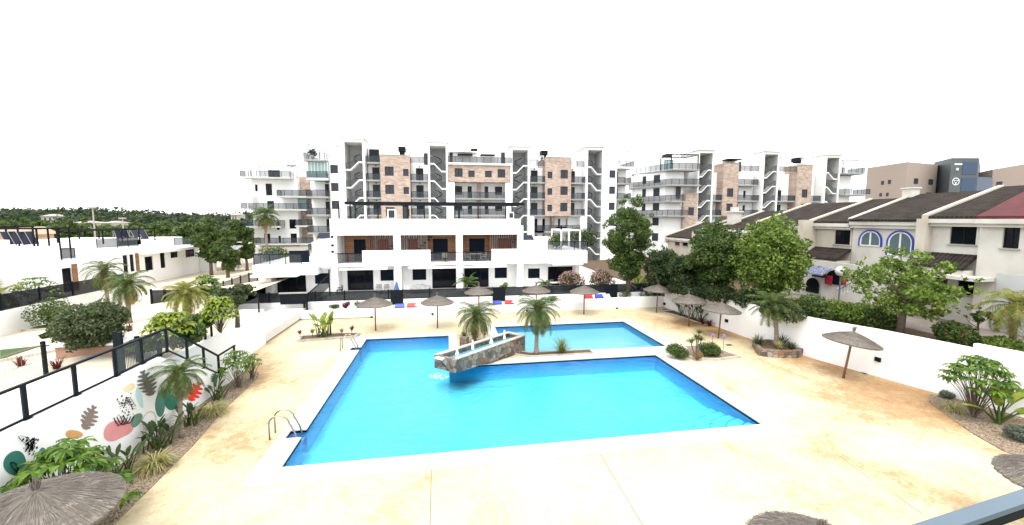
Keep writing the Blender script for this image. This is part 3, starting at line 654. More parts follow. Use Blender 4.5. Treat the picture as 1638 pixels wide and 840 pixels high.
# stone water feature over the pool
A, B_, C_, D_ = Vector((-.75, 21.7)), Vector((.36, 20.75)), Vector((4.78, 24.5)), Vector((3.85, 25.5))
ft = thing('stone_fountain', 'long rough stone water basin reaching diagonally over the main pool', 'fountain', (2, 23, 0))
def inset(P, q):
    c = sum(P, Vector((0, 0)))/4; o = []
    for k in range(4):
        a, p, n_ = P[k-1], P[k], P[(k+1) % 4]; e1 = (p-a).normalized(); e2 = (n_-p).normalized()
        n1 = Vector((-e1.y, e1.x)); n2 = Vector((-e2.y, e2.x)); o.append(p+(n1+n2)/(1+n1.dot(n2))*q)
    return o
P4 = [A, B_, C_, D_]; I4 = inset(P4, .22)
b = MB()
zb = [.28, .28, .0, .0]
for k in range(4):
    n_ = (k+1) % 4; b.prism([tuple(P4[k]), tuple(P4[n_]), tuple(I4[n_]), tuple(I4[k])], [zb[k], zb[n_], zb[n_], zb[k]], .98)
b.prism([tuple(p) for p in I4], [.28, .28, 0, 0], .71)
b.build('stone_wall', M['stone'], ft)
b = MB(); O4 = inset(P4, -.03); I5 = inset(P4, .24)
for k in range(1, 4):
    n_ = (k+1) % 4; b.prism([tuple(O4[k]), tuple(O4[n_]), tuple(I5[n_]), tuple(I5[k])], .98, 1.03)
b.build('rim', M['curb'], ft)
b = MB(); b.poly([(*p, .72) for p in I4]); b.build('basin_floor', M['fount_floor'], ft)
b = MB(); b.poly([(*p, .9) for p in I4]); b.build('basin_water', M['water2'], ft)
for k, t_ in enumerate((.16, .36, .62, .82)):
    p = (A+B_)/2+((C_+D_)/2-(A+B_)/2)*t_; b = MB(); rj = random.Random(k)
    prof = [(.10, .9), (.07, 1.0), (.055, 1.15), (.06, 1.28), (.045, 1.4), (.01, 1.46)]
    b.lathe([(r*rj.uniform(.8, 1.3), z) for r, z in prof], 9, (p.x-.05, p.y+.05, 0))
    pass
    b.build('water_jet', M['foam'], ft)
b = MB(); rj = random.Random(8)
b.poly([(*(A+(B_-A)*.12), .96), (*(A+(B_-A)*.5), .96), (*(A+(B_-A)*.5+Vector((-.13, -.16))), .9), (*(A+(B_-A)*.12+Vector((-.13, -.16))), .9)])
for q in range(60):
    p = A+(B_-A)*rj.uniform(-.05, .6)+Vector((-.3, -.3)).lerp(Vector((.2, .1)), rj.random()); r = rj.uniform(.012, .045)
    b.lathe([(r, -.065), (r*.8, -.045), (r*.3, -.02)], 6, (p.x, p.y, 0))
b.build('splash', M['foam'], ft)

# ------------------------------------------------------------------ thatched parasols
def canopy_mesh(seed=1, Rr=1.22, rise=.52):
    rn = random.Random(seed); b = MB(); n = 96; rings = []
    prof = [(0.03, 1.0), (.12, .93), (.3, .78), (.5, .60), (.7, .40), (.86, .20), (.96, .06), (1., 0.), (1., -.10), (.93, -.06), (.5, .42), (.06, .82)]
    jit = [rn.uniform(-.018, .03) for _ in range(n)]
    for r, z in prof:
        row = []
        for k in range(n):
            a = 2*math.pi*k/n; rr_ = r*Rr*(1+(jit[k] if .9 < r else 0)); i = b.P((rr_*math.cos(a), rr_*math.sin(a), z*rise+rn.uniform(-.006, .006))); row.append(i); b.uv.append((k/n, r))
        rings.append(row)
    for q in range(len(rings)-1):
        for k in range(n): b.face([rings[q][k], rings[q][(k+1) % n], rings[q+1][(k+1) % n], rings[q+1][k]])
    def zat(r):
        for (r0, z0), (r1, z1) in zip(prof, prof[1:8]):
            if r0 <= r <= r1: return z0+(z1-z0)*(r-r0)/(r1-r0)
        return 0 if r > .5 else 1
    for k in range(3400):          # loose straw lying on the canopy
        a = rn.random()*2*math.pi; r0 = math.sqrt(rn.uniform(.002, .98)); r1 = min(1.025, r0+rn.uniform(.06, .2)); wv = rn.uniform(.003, .008)*(1 if r0 > .2 else .5)
        da = rn.gauss(0, .05); c, s = math.cos(a), math.sin(a); c1, s1 = math.cos(a+da*.3), math.sin(a+da*.3); zz0 = zat(r0)*rise+.005+rn.random()*.012; zz1 = zat(min(1, r1))*rise+.008+rn.random()*.02
        ids = [b.P((r0*Rr*c-wv*s, r0*Rr*s+wv*c, zz0)), b.P((r0*Rr*c+wv*s, r0*Rr*s-wv*c, zz0)), b.P((r1*Rr*c1+wv*s1, r1*Rr*s1-wv*c1, zz1)), b.P((r1*Rr*c1-wv*s1, r1*Rr*s1+wv*c1, zz1))]
        for q_ in ids: b.uv.append((rn.random(), r0))
        b.face(ids)
    return b
def make_parasol():
    r = thing('thatched_parasol', '', 'parasol', (0, 0, 0), 0, 'thatched parasols round the pool')
    b = MB(); b.tube([(0, 0, -.02), (0, 0, 2.35)], [.056, .05], 10); b.build('pole', M['pole_wood'], r, smooth=True)
    b = canopy_mesh(); c = b.build('canopy', M['thatch'], r); c.location = (0, 0, 2.0)
    b = MB(); rn = random.Random(4)
    b.lathe([(.05, 2.42), (.07, 2.52), (.05, 2.57), (.055, 2.65)], 10)
    for k in range(70): a = rn.random()*6.28; rr_ = rn.uniform(.03, .09); b.bar((.04*math.cos(a), .04*math.sin(a), 2.5), (rr_*math.cos(a), rr_*math.sin(a), rn.uniform(2.65, 2.82)), .008)
    b.uv = [(rn.random(), rn.random()) for _ in b.v]; b.build('tuft', M['thatch'], r)
    b = MB()
    for k in range(8): a = k*math.pi/4; b.bar((.04*math.cos(a), .04*math.sin(a), 2.0), (1.1*math.cos(a), 1.1*math.sin(a), 2.0), .025)
    b.build('spokes', M['pole_wood'], r)
    return r
proto = make_parasol()
spots = [((601, 529), 0, 0, 'thatched parasol at the far left of the pool, behind the banana plant'),
         ((700, 525), 0, 0, 'thatched parasol behind the corner between the blue pool and the stone basin'),
         ((934, 503), 0, 0, 'thatched parasol in front of the pink oleanders'),
         ((1050, 500), 0, 2, 'thatched parasol in the far right corner of the deck'),
         ((1102, 522), 0, -2, 'grey thatched parasol above the plants by the right wall, left of a matching one'),
         ((1149, 541), 0, 3, 'grey thatched parasol right of another, in front of the first wall lamp'),
         ((1349, 605), 0, 7, 'tilted grey thatched parasol standing alone near the right wall'),
         (None, (2.66, 34.48), 0, 'thatched parasol whose canopy shows just above the left palm'),
         (None, (7.69, 34.4), 0, 'thatched parasol whose canopy shows behind the crown of the taller palm'),
         (None, (-8.93, 9.76), 4, 'large thatched parasol cut off by the lower left corner'),
         (None, (6.75, 6.0), 0, 'thatched parasol of which only the top shows at the bottom edge'),
         (None, (14.6, 6.9), 0, 'thatched parasol cut off by the right edge above the blue-grey handrail')]
for i, (px, xy, tilt, lab) in enumerate(spots):
    o = proto if i == 0 else copy_tree(proto); x, y = G(*px) if px else xy
    o.location = (x, y, 0); o.rotation_euler = (0, R(tilt), i*1.3) if tilt == 0 else (R(tilt*.3), R(tilt), 0); o['label'] = lab
    if i == 9: o.scale = (1.12, 1.12, 1.0)
# own balcony handrail at the lower right
hr = thing('balcony_handrail', 'pale blue-grey balcony handrail crossing the lower right corner', 'handrail', (1.7, 1.0, 7.2))
a = PD(1452, 846, 1.5); c = PD(1660, 779, 1.5*1.0)
zz = 7.28
p0 = G(1450, 842, zz); p1 = G(1650, 777, zz); q0 = G(1536, 850, zz)
b = MB(); d_ = (Vector(p1)-Vector(p0)).normalized(); n_ = Vector((d_.y, -d_.x)); P0 = Vector(p0)-d_*.6; P1 = Vector(p1)+d_*1.5
b.prism([tuple(P0), tuple(P1), tuple(P1+n_*.05), tuple(P0+n_*.05)], zz-.02, zz); b.build('rail', M['anth_pale'], hr)
b = MB(); b.prism([tuple(P0+n_*.003), tuple(P1+n_*.003), tuple(P1+n_*.047), tuple(P0+n_*.047)], zz-.06, zz-.0205); b.build('lower_rail', M['anth'], hr)
# ================================================================== BUILDINGS
M['concrete_edge'] = mat('grey_slab_edge', (.30, .30, .29), (.24, .24, .23), 1, .85)
M['roofcap'] = mat('grey_roof_cap', (.50, .50, .49), (.42, .42, .41), 1, .85)
def winpart(root, mbx, u0, u1, z0, z1, fm='dark', pm='pane', d=.12, mull=1, fw=.06, label=None, deep=True):
    """window frame (part) with its pane (sub-part), seated in an opening"""
    b = MB(mbx)
    b.box(u0+.004, u1-.004, d-.03, d+.03, z0+.004, z0+fw); b.box(u0+.004, u1-.004, d-.03, d+.03, z1-fw, z1-.004)
    b.box(u0+.004, u0+fw, d-.03, d+.03, z0+fw, z1-fw); b.box(u1-fw, u1-.004, d-.03, d+.03, z0+fw, z1-fw)
    for k in range(mull): u = u0+(u1-u0)*(k+1)/(mull+1); b.box(u-fw/2, u+fw/2, d-.028, d+.028, z0+fw, z1-fw)
    f = b.build('window', M[fm], root, label=label)
    b = MB(mbx); b.box(u0+.01, u1-.01, d, d+.02, z0+.01, z1-.01); b.build('pane', M[pm], f)
    return f
def simplewin(root, mbx, u0, u1, z0, z1, pm='pane', d=.12, name='window', mull=0):
    b = MB(mbx); b.cur = 1; b.box(u0+.003, u1-.003, d, d+.03, z0+.003, z1-.003); b.cur = 0
    b.box(u0+.004, u0+.07, d-.03, d-.002, z0+.004, z1-.004); b.box(u1-.07, u1-.004, d-.03, d-.002, z0+.004, z1-.004)
    b.box(u0+.07, u1-.07, d-.03, d-.002, z1-.07, z1-.004)
    for k in range(mull): u = u0+(u1-u0)*(k+1)/(mull+1); b.box(u-.03, u+.03, d-.03, d-.002, z0, z1-.07)
    return b.build(name, [M['dark'], M[pm]], root)
FL = [.3, 3.2, 6.1, 8.97, 11.85, 14.72, 17.6]
def railmesh(root, mbx, pts, hgt=1.0, name='railing', parent=None):
    b = MB(mbx)
    for a, c in zip(pts, pts[1:]):
        b.cur = 1; b.poly([(a[0], a[1], a[2]+.05), (c[0], c[1], c[2]+.05), (c[0], c[1], c[2]+hgt), (a[0], a[1], a[2]+hgt)])
        b.cur = 0
        if mbx is None or True:
            n = max(1, int(math.hypot(c[0]-a[0], c[1]-a[1])/1.2))
            for k in range(n+1): t_ = k/n; p = (a[0]+(c[0]-a[0])*t_, a[1]+(c[1]-a[1])*t_, a[2]+(c[2]-a[2])*t_); b.box(p[0]-.025, p[0]+.025, p[1]-.025, p[1]+.025, p[2], p[2]+hgt)
            if abs(a[2]-c[2]) < .01 and mbx is None: b.bar((a[0], a[1], a[2]+hgt), (c[0], c[1], c[2]+hgt), .05)
            elif abs(a[2]-c[2]) < .01: b.box(min(a[0], c[0])-.02, max(a[0], c[0])+.02, min(a[1], c[1])-.025, max(a[1], c[1])+.025, a[2]+hgt, a[2]+hgt+.05)
    return b.build(name, [M['anth'], M['balc_glass']], parent or root)
def balcony(root, xf, u0, u1, d0, d1, z, sides=True, slabm='concrete_edge'):
    b = MB(xf); b.box(u0, u1, d0, d1, z-.28, z); s = b.build('balcony', M[slabm], root)
    pts = ([(u0+.03, d1, z), (u0+.03, d0+.03, z)] if sides else [(u0, d0+.03, z)])+[(u1-.03, d0+.03, z)]+([(u1-.03, d1, z)] if sides else [])
    railmesh(root, xf, pts, 1.0, 'railing', s); return s
def pergola(root, xf, u0, u1, d0, d1, z0, z1, m='dark', slats=0):
    b = MB(xf); q = .07
    for u in (u0, u1):
        for d in (d0, d1): b.box(u-q, u+q, d-q, d+q, z0, z1)
    b.box(u0-q, u1+q, d0-q, d0+q, z1, z1+.14); b.box(u0-q, u1+q, d1-q, d1+q, z1, z1+.14)
    b.box(u0-q, u0+q, d0+q, d1-q, z1, z1+.13); b.box(u1-q, u1+q, d0+q, d1-q, z1, z1+.13)
    for k in range(slats): u = u0+(u1-u0)*(k+1)/(slats+1); b.box(u-.04, u+.04, d0+q, d1-q, z1+.02, z1+.12)
    return b.build('pergola', M[m], root)
def tower(root, xf, u0, u1, ztop, flip, base=.3, lip=.45, depth=5.):
    b = MB(xf); sw = .3; b.box(u0-sw, u0, -.8, depth, base, ztop); b.box(u1, u1+sw, -.8, depth, base, ztop); b.box(u0, u1, -.8, depth, ztop-lip, ztop); b.build('stair_tower', M['white'], root); b = MB(xf); b.box(u0-.5, u1+.5, -1.0, depth, ztop, ztop+.12); b.build('roof_cap', M['roofcap'], root)
    b = MB(xf); b.box(u0, u1, 3.0, 3.2, base, ztop-lip); b.box(u0, u0+.02, -.75, 3.0, base, ztop-lip); b.box(u1-.02, u1, -.75, 3.0, base, ztop-lip); b.build('stair_wall', M['grey_wall'], root)
    for z in FL[1:]:
        if z+1.5 > ztop: continue
        a, c = (u0, u1) if not flip else (u1, u0); um = (a+c)/2; s = .35 if not flip else -.35
        b = MB(xf)
        def seg(p, q, th=.22):
            (ua, za), (ub, zb_) = p, q; i0, i1 = (p, q) if ua < ub else (q, p)
            v = [b.P((x, d, zz)) for d in (-.55, .7) for x, zz in ((i0[0], i0[1]-th), (i1[0], i1[1]-th), (i1[0], i1[1]), (i0[0], i0[1]))]
            for f in ((0, 1, 2, 3), (4, 5, 6, 7), (0, 1, 5, 4), (1, 2, 6, 5), (2, 3, 7, 6), (3, 0, 4, 7)): b.face([v[k] for k in f])
        seg((a+s*.06, z-1.25), (a+s*2.2, z-1.25)); seg((a+s*2.2, z-1.25), (c-s*2., z)); seg((c-s*2., z), (c-s*.06, z)); f = b.build('stair_flight', M['white'], root)
        b = MB(xf); pts = [(a+s*.1, z-1.25), (a+s*2.2, z-1.25), (c-s*2., z), (c-s*.1, z)]
        for p, q in zip(pts, pts[1:]): b.poly([(p[0], -.57, p[1]), (q[0], -.57, q[1]), (q[0], -.57, q[1]+1.05), (p[0], -.57, p[1]+1.05)])
        b.build('railing', M['balc_glass'], f)
        b = MB(xf); cx_ = c-s*2.6; pts = [(cx_+1.0*math.cos(t_)*(1 if not flip else -1), 1.9+.8*math.sin(t_), z-1.3+t_*.36) for t_ in [k*math.pi/7 for k in range(12)]]
        for p, q in zip(pts, pts[1:]): b.bar((p[0], p[1], p[2]+.9), (q[0], q[1], q[2]+.9), .06, .12)
        for p in pts[::3]: b.bar((p[0], p[1], p[2]), (p[0], p[1], p[2]+.9), .05)
        b.build('spiral_stair', M['anth'], root)

def fx(Y0): return lambda px: PY(px, 300, Y0)[0]
# ---------------------------------------------------------------- main apartment block
Y0 = 71.; X_ = fx(Y0); xf = lambda u, d, z: (u, Y0+d, z)
ap = thing('apartment_block', 'large white and pink brick apartment block rising behind the terraced houses in the middle', 'apartment building', (5, Y0, .3))
def W(pa, pb, z0, z1): return (X_(pa), X_(pb), z0, z1)
def balc_section(ap, xf, X_, pa, pb, da, db, floors, top, wintop=None, d0=-.4, zlow=.3, extra=None):
    """recessed white bay with a door and a balcony on every floor"""
    u0, u1 = X_(pa), X_(pb); hs = [(X_(da), X_(db), z, z+2.2) for z in floors]
    if extra: hs += [(X_(extra[0]), X_(extra[1]), z+.6, z+2.0) for z in floors]
    b = MB(xf); b.wall(u0, u1, zlow, top, hs, 1.3, .25); b.box(u0, u1, 1.56, 6, zlow, top-.05); b.build('wall', M['white'], ap)
    for h in hs: simplewin(ap, xf, *h, 'pane_grey' if random.Random(int(h[0]*7+h[2])).random() < .45 else 'pane', d=1.42, mull=1, name='door' if h[3]-h[2] > 2 else 'window')
    for z in floors: balcony(ap, xf, u0, u1, d0, 1.3, z)
    for z in floors: b = MB(xf); u = (X_(da)+X_(db))/2; b.box(u-.12, u+.12, 1.15, 1.295, z+2.38, z+2.5); b.build('ceiling_lamp', M['dark'], ap)
def brick_section(ap, xf, X_, pa, pb, zb, zt, wins, zs, d=0):
    u0, u1 = X_(pa), X_(pb); hs = [(X_(a), X_(c), z+.75, z+.75+h) for z in zs for a, c, h in wins]
    b = MB(xf); b.wall(u0, u1, zb, zt, hs, d, .25); b.box(u0, u1, d+.26, 6, zb, zt); b.build('brick_panel', M['brick'], ap)
    b = MB(xf); b.box(u0-.05, u1+.05, d-.06, d+.3, zt, zt+.1); b.build('brick_coping', M['concrete'], ap)
    for h in hs: simplewin(ap, xf, *h, 'pane_grey', d=d+.1, mull=1 if h[1]-h[0] > 1.2 else 0)
def white_section(ap, xf, X_, pa, pb, zb, zt, wins, zs, d=-.3):
    u0, u1 = X_(pa), X_(pb); hs = [(X_(a), X_(c), z+.9, z+.9+h) for z in zs for a, c, h in wins]
    b = MB(xf); b.wall(u0, u1, zb, zt, hs, d, .25); b.box(u0, u1, d+.26, 6, zb, zt-.03); b.build('wall', M['white'], ap)
    for h in hs: simplewin(ap, xf, *h, 'pane_grey', d=d+.1)
F4 = [3.2, 6.1, 8.97, 11.85, 14.72]
b = MB(xf); b.box(X_(495), X_(1010), 6.02, 14, .3, 17.5); b.build('rear_wall', M['white'], ap)
# far left bay with glazed balconies and roof terrace
balc_section(ap, xf, X_, 494, 529, 516, 523, [3.2, 6.1, 8.97, 11.85], 14.4, d0=-1.6)
b = MB(xf); b.box(X_(498), X_(529), -1.2, 5.9, 14.45, 17.3); b.build('glazed_balcony', M['cyan_glass'], ap)
b = MB(xf)
for k in range(7): u = X_(498)+(X_(529)-X_(498))*k/6; b.box(u-.03, u+.03, -1.26, -1.202, 15.5, 17.3)
b.box(X_(497), X_(529.3), -1.9, -1.24, 14.4, 14.72); b.build('glazing_bar', M['white'], ap)
balcony(ap, xf, X_(497), X_(529), -1.85, -1.21, 14.73)
balcony(ap, xf, X_(494), X_(527), -2., 5.9, 17.6)
pergola(ap, xf, X_(500), X_(545), -1.6, 4.5, 17.6, 19.9, 'grey_wall', 5)
white_section(ap, xf, X_, 529.2, 553, .3, 18.3, [(531, 543, 1.35)], [3.2, 6.1, 8.97, 11.85, 14.72], d=-.5)
b = MB(xf); b.box(X_(529), X_(553.2), 0.6, 6, 18.3, 21.0); b.build('penthouse', M['white'], ap)
tower(ap, xf, X_(555), X_(583), 21.1, False)
balc_section(ap, xf, X_, 587.5, 610, 594, 606, F4, 17.5)
b = MB(xf); b.box(X_(588), X_(610), 1.4, 6, 17.5, 20.3); b.build('penthouse', M['white'], ap); simplewin(ap, xf, X_(590), X_(606), 17.7, 19.9, 'pane', d=1.3)
balcony(ap, xf, X_(588), X_(609), -.3, 1.3, 17.6)
brick_section(ap, xf, X_, 610, 657, 6.5, 18.7, [(617, 631, 1.5), (646, 654.5, 1.15)], [8.97-1, 11.85-.2, 14.72-.1], d=-.6)
balc_section(ap, xf, X_, 657.3, 685, 665, 677, F4, 17.5)
b = MB(xf); b.box(X_(657), X_(690), 2.2, 6, 17.5, 19.4); b.build('penthouse', M['white'], ap); simplewin(ap, xf, X_(678), X_(685), 17.6, 19.6, 'pane_grey', d=2.0)
railmesh(ap, xf, [(X_(657.5), .2, 17.6), (X_(685), .2, 17.6)])
tower(ap, xf, X_(688.5), X_(714), 20.9, True)
# centre: brick band over recessed double balconies
zs = (14.72,)
brick_section(ap, xf, X_, 717.3, 818-.3, 14.55, 17.3, [(727.5, 740, 1.45), (749, 759, 1.1), (775.5, 786, 1.1), (795.5, 807.5, 1.4)], [14.72-.1], d=-.6)
b = MB(xf); b.box(X_(717), X_(818), -.9, 0, 17.42, 17.7); b.build('slab', M['white'], ap); b = MB(xf); b.box(X_(717.5), X_(727), -.5, 3., .3, 14.5); b.build('column', M['white'], ap); b = MB(xf); b.box(X_(808), X_(817.5), -.5, 3., .3, 14.5); b.build('column', M['white'], ap)
hs = [(X_(a), X_(c), z+.1 if h_ else z+.7, z+2.2) for z in F4[:-1] for a, c, h_ in ((728, 740, 0), (749, 756, 1), (777, 783, 1), (794, 806, 0))]
b = MB(xf); b.wall(X_(727.2), X_(807.8), .3, 14.5, hs, 2.2, .25); b.box(X_(727.2), X_(807.8), 2.47, 6, .3, 14.4); b.box(X_(717.2), X_(817.8), 1.5, 6, 14.5, 17.38); b.build('wall', M['white'], ap)
for h in hs: simplewin(ap, xf, *h, 'pane', d=2.3, mull=1)
for z in F4[:-1]:
    for a, c in ((727.4, 767.2), (767.8, 807.8)):
        b = MB(xf); b.box(X_(a), X_(c), -.3, 2.2, z-.28, z); s_ = b.build('balcony', M['concrete_edge'], ap); railmesh(ap, xf, [(X_(a), -.25, z), (X_(c), -.25, z)], 1.0, 'railing', s_)
    b = MB(xf); b.box(X_(765), X_(770), 1.2, 2.2, z, z+2.5); b.build('brick_pier', M['brick'], ap)
railmesh(ap, xf, [(X_(717.5), -.8, 17.7), (X_(817.5), -.8, 17.7)])
b = MB(xf); b.box(X_(716), X_(805), 2.4, 6, 17.4, 20.0); b.box(X_(798), X_(819), 1.2, 6, 17.4, 20.6); b.box(X_(720), X_(765), 1.4, 2.4, 19.85, 20.02); b.build('penthouse', M['white'], ap)
for a, c, z0, z1 in ((720, 725, 17.8, 19.8), (803, 809, 17.8, 19.9)): simplewin(ap, xf, X_(a), X_(c), z0, z1, 'pane_grey', d=1.1 if a > 800 else 2.3)
for a, c in ((733, 757), (770, 793)): b = MB(xf); b.box(X_(a), X_(c), .6, 2.2, 19.3, 19.45); b.build('canopy', M['anth'], ap)
tower(ap, xf, X_(818.5), X_(843), 20.6, False)
balc_section(ap, xf, X_, 846.5, 870.6, 851.5, 862.5, F4, 17.4)
pergola(ap, xf, X_(848), X_(870), .5, 5, 17.5, 19.3, 'grey_wall', 4)
railmesh(ap, xf, [(X_(846.5), .1, 17.5), (X_(870), .1, 17.5)])
brick_section(ap, xf, X_, 871, 912, 8.75, 19.0, [(874.5, 882, 1.15), (895, 906.5, 1.5)], [8.97-.1, 11.85-.1, 14.72-.1], d=-.6)
balc_section(ap, xf, X_, 912.3, 934.5, 914, 923, F4[2:], 17.4)
railmesh(ap, xf, [(X_(912.5), .1, 17.5), (X_(934), .1, 17.5)])
hs = [(X_(a), X_(c), z+.1 if h_ else z+.6, z+2.2) for z in F4[:2] for a, c, h_ in ((857, 863, 0), (872, 876.5, 1), (898, 901.5, 1), (911, 922, 0))]
b = MB(xf); b.wall(X_(854), X_(930), .3, 8.7, hs, 2.0, .25); b.box(X_(854), X_(930), 2.27, 6, .3, 8.7); b.build('wall', M['white'], ap)
for h in hs: simplewin(ap, xf, *h, 'pane', d=2.1, mull=1)
for z in F4[:2]: balcony(ap, xf, X_(854.6), X_(928), -.4, 1.95, z, False)
b = MB(xf); b.box(X_(846.8), X_(854), -.5, 2, .3, 8.68); b.build('column', M['white'], ap); b = MB(xf); b.box(X_(928.3), X_(934.3), -.5, 2, .3, 8.68); b.build('column', M['white'], ap)
b = MB(xf); b.box(X_(885), X_(889.5), 1., 2., 3.3, 8.68); b.build('brick_pier', M['brick'], ap)
tower(ap, xf, X_(937.5), X_(960), 20.9, True)
white_section(ap, xf, X_, 963.3, 984, .3, 18.9, [(972, 981.5, 1.35)], [3.2, 6.1, 8.97, 11.85, 14.72], d=-.7)
balc_section(ap, xf, X_, 984.3, 1006, 985.5, 993, F4, 17.3, d0=-.9)
b = MB(xf); b.box(X_(984.3), X_(1010), -1., 5, 17.3, 17.58); b.build('slab', M['white'], ap)
railmesh(ap, xf, [(X_(985), -.9, 17.6), (X_(1009.5), -.9, 17.6), (X_(1009.5), 4.8, 17.6)])
pergola(ap, xf, X_(966), X_(1004), -.2, 4, 18.9, 20.4, 'grey_wall', 4)
for a, c in ((633, 645), (757, 768), (876, 887), (955, 958)):
    b = MB(xf); b.box(X_(a), X_(c), 5., 6.8, 20.3, 21.1); b.box(X_(a)+.2, X_(c)-.2, 5.2, 6.6, 17.4, 20.3); b.build('chimney', M['anth'], ap)
b = MB(xf); b.bar((X_(813), 6.5, 20.6), (X_(814), 6.5, 24.6), .05); 
for k in range(6): b.bar((X_(812), 6.5, 22+k*.45), (X_(816.5), 6.5, 22.1+k*.45), .04)
b.build('antenna', M['steel'], ap)

# ---------------------------------------------------------------- angled left wing
Y1 = 80.; X1 = fx(Y1); xg = lambda u, d, z: (u, Y1+d, z)
wg = thing('apartment_wing', 'white apartment wing with dark railed terraces left of the main brick block', 'apartment building', (-30, Y1, .3))
hs = [(X1(a), X1(c), z0, z1) for a, c, z0, z1 in ((425, 435, 12.5, 14.6), (408, 412, 13.2, 14.4), (426, 437, 9.9, 11.5), (417, 423, 6.5, 7.9), (439, 444, 6.3, 7.9), (460, 471, 6.5, 8.2), (418, 428, 3.3, 5.6), (441, 445, 3.8, 5.2), (461, 471, 3.6, 5.6))]
b = MB(xg); b.wall(X1(402), X1(475), .3, 15.6, hs, 0, .25); b.box(X1(402), X1(475), .26, 9, .3, 15.55); b.build('wall', M['white'], wg)
for h in hs: simplewin(wg, xg, *h, 'pane', d=.1, mull=1)
b = MB(xg); b.box(X1(410), X1(466), 2, 8, 15.6, 17.9); b.box(X1(466), X1(500), 3, 9, 15, 18.4); b.build('penthouse', M['white'], wg)
simplewin(wg, xg, X1(423), X1(442), 15.7, 17.2, 'pane', d=1.95, mull=2)
pergola(wg, xg, X1(409), X1(471), -1.5, 2, 15.6, 17.8, 'grey_wall', 5)
b = MB(xg); b.box(X1(470), X1(500), 1.5, 9, 3, 16.0); b.build('brick_panel', M['brick'], wg)
for pa, pb, z, d0 in ((393, 471, 15.6, -1.9), (450, 497, 12.3, -2.2), (393, 498, 10., -2.2), (389, 453, 7.0, -2.2), (476, 497, 7.1, -2.2), (410, 529, 3.9, -2.6)): balcony(wg, xg, X1(pa), X1(pb), d0, .0 if pa < 440 else 1.4, z, slabm='grey_wall')
b = MB(xg); b.box(X1(461), X1(487), .4, 1.4, 10.05, 12.); b.build('glazed_balcony', M['cyan_glass'], wg)
b = MB(xg); b.box(X1(494), X1(512), 1, 1.5, 3, 15.2); b.box(X1(404), X1(410), -1.8, 0, 10, 12.2); b.box(X1(402), X1(525), -1.2, 4, .3, 3.3); b.build('wall', M['white'], wg)
for a, c, z0, z1 in ((446, 462, 1.6, 2.1), (488, 494, 1.2, 2.6), (509, 521, 1.0, 3.1)): simplewin(wg, xg, X1(a), X1(c), z0, z1, 'pane', d=-1.3)
for a, c in ((444, 456), (474, 486)): b = MB(xg); b.box(X1(a), X1(c), 5, 6, 17.9, 18.7); b.build('chimney', M['anth'], wg)

# ---------------------------------------------------------------- right apartment block
Y2 = 72.; X2 = fx(Y2); xh = lambda u, d, z: (u, Y2+d, z)
rb = thing('apartment_block', 'second white and brick apartment block further right, above the brown tiled roofs', 'apartment building', (60, Y2, .3))
b = MB(xh); b.box(X2(1096), X2(1372), 6.02, 14, .3, 17.3); b.build('rear_wall', M['white'], rb)
# chamfered left wing
ch = [(X2(1092), Y2-.3), (X2(1064), Y2+.2), (X2(1042), Y2+7), (X2(1055), Y2+14), (X2(1096), Y2+14)]
b = MB(); b.prism(ch, .3, 17.2); b.build('wall', M['white'], rb)
def chwin(t0, t1, z0, z1):       # windows on the chamfered face
    p, q = Vector(ch[1]), Vector(ch[2]); n_ = Vector((p.y-q.y, q.x-p.x)).normalized(); n_ = n_ if n_.y < 0 else -n_
    a, c = p+(q-p)*t0+n_*.03, p+(q-p)*t1+n_*.03; b = MB(); b.prism([tuple(a), tuple(c), tuple(c-n_*.05), tuple(a-n_*.05)], z0, z1); b.build('window', M['pane_grey'], rb)
for z in (4., 7., 9.9, 12.7, 15.2): chwin(.15, .35, z, z+1.5); chwin(.6, .72, z, z+1.5)
b = MB(xh)
for (a, c, z0, z1) in ((1067, 1073, 3.8, 5.), (1080, 1087, 12.1, 14.3)): simplewin(rb, xh, X2(a), X2(c), z0, z1, 'pane_grey', d=-.42)
for z, e0, e1 in ((17.45, 1108, 0), (14.6, 1112, 0), (11.6, 1088, 3.), (8.9, 1093, 0)):
    pl = [(X2(e1*0+e0), Y2-1.8), (X2(1066 if z > 9 else 1061), Y2-1.8), (X2(1036 if z < 17 else 1040), Y2+8), (X2(1045), Y2+9), (X2(1070), Y2+.6), (X2(e0), Y2+.6)]
    b = MB(); b.prism(pl, z-.28, z); s_ = b.build('balcony', M['concrete_edge'], rb)
    railmesh(rb, None, [(*pl[0], z), (*pl[1], z), (*pl[2], z)], 1.05, 'railing', s_)
b = MB(xh); b.box(X2(1069), X2(1111), 2, 8, 17.5, 20.); b.build('penthouse', M['white'], rb); simplewin(rb, xh, X2(1070), X2(1084), 17.6, 19.6, 'cyan_glass', d=1.9, mull=2)
pergola(rb, xh, X2(1066), X2(1108), -1.4, 2.4, 17.5, 20.1, 'dark', 6)
brick_section(rb, xh, X2, 1090, 1112.5, 3, 13., [(1098, 1107, 1.5)], [8.2, 11.0-8], d=-.9)
balc_section(rb, xh, X2, 1070, 1089.8, 1069.9, 1070.1, [], 8.6)
tower(rb, xh, X2(1113.5), X2(1134), 21.1, False)
balc_section(rb, xh, X2, 1137, 1153, 1139, 1148, [6.1, 8.97, 11.85], 17.3)
brick_section(rb, xh, X2, 1153, 1177, 8.8, 18.9, [(1160, 1170, 1.6)], [8.97-.1, 11.85-.1], d=-.6)
balc_section(rb, xh, X2, 1177.3, 1212, 1180, 1189, [6.1, 8.97, 11.85], 17.3, extra=(1197, 1201))
b = MB(xh); b.box(X2(1140), X2(1212), 2.4, 6, 17.3, 19.8); b.build('penthouse', M['white'], rb); simplewin(rb, xh, X2(1172), X2(1184), 17.7, 19.6, 'pane_grey', d=2.3, mull=1); simplewin(rb, xh, X2(1193), X2(1197), 17.7, 19.6, 'pane_grey', d=2.3)
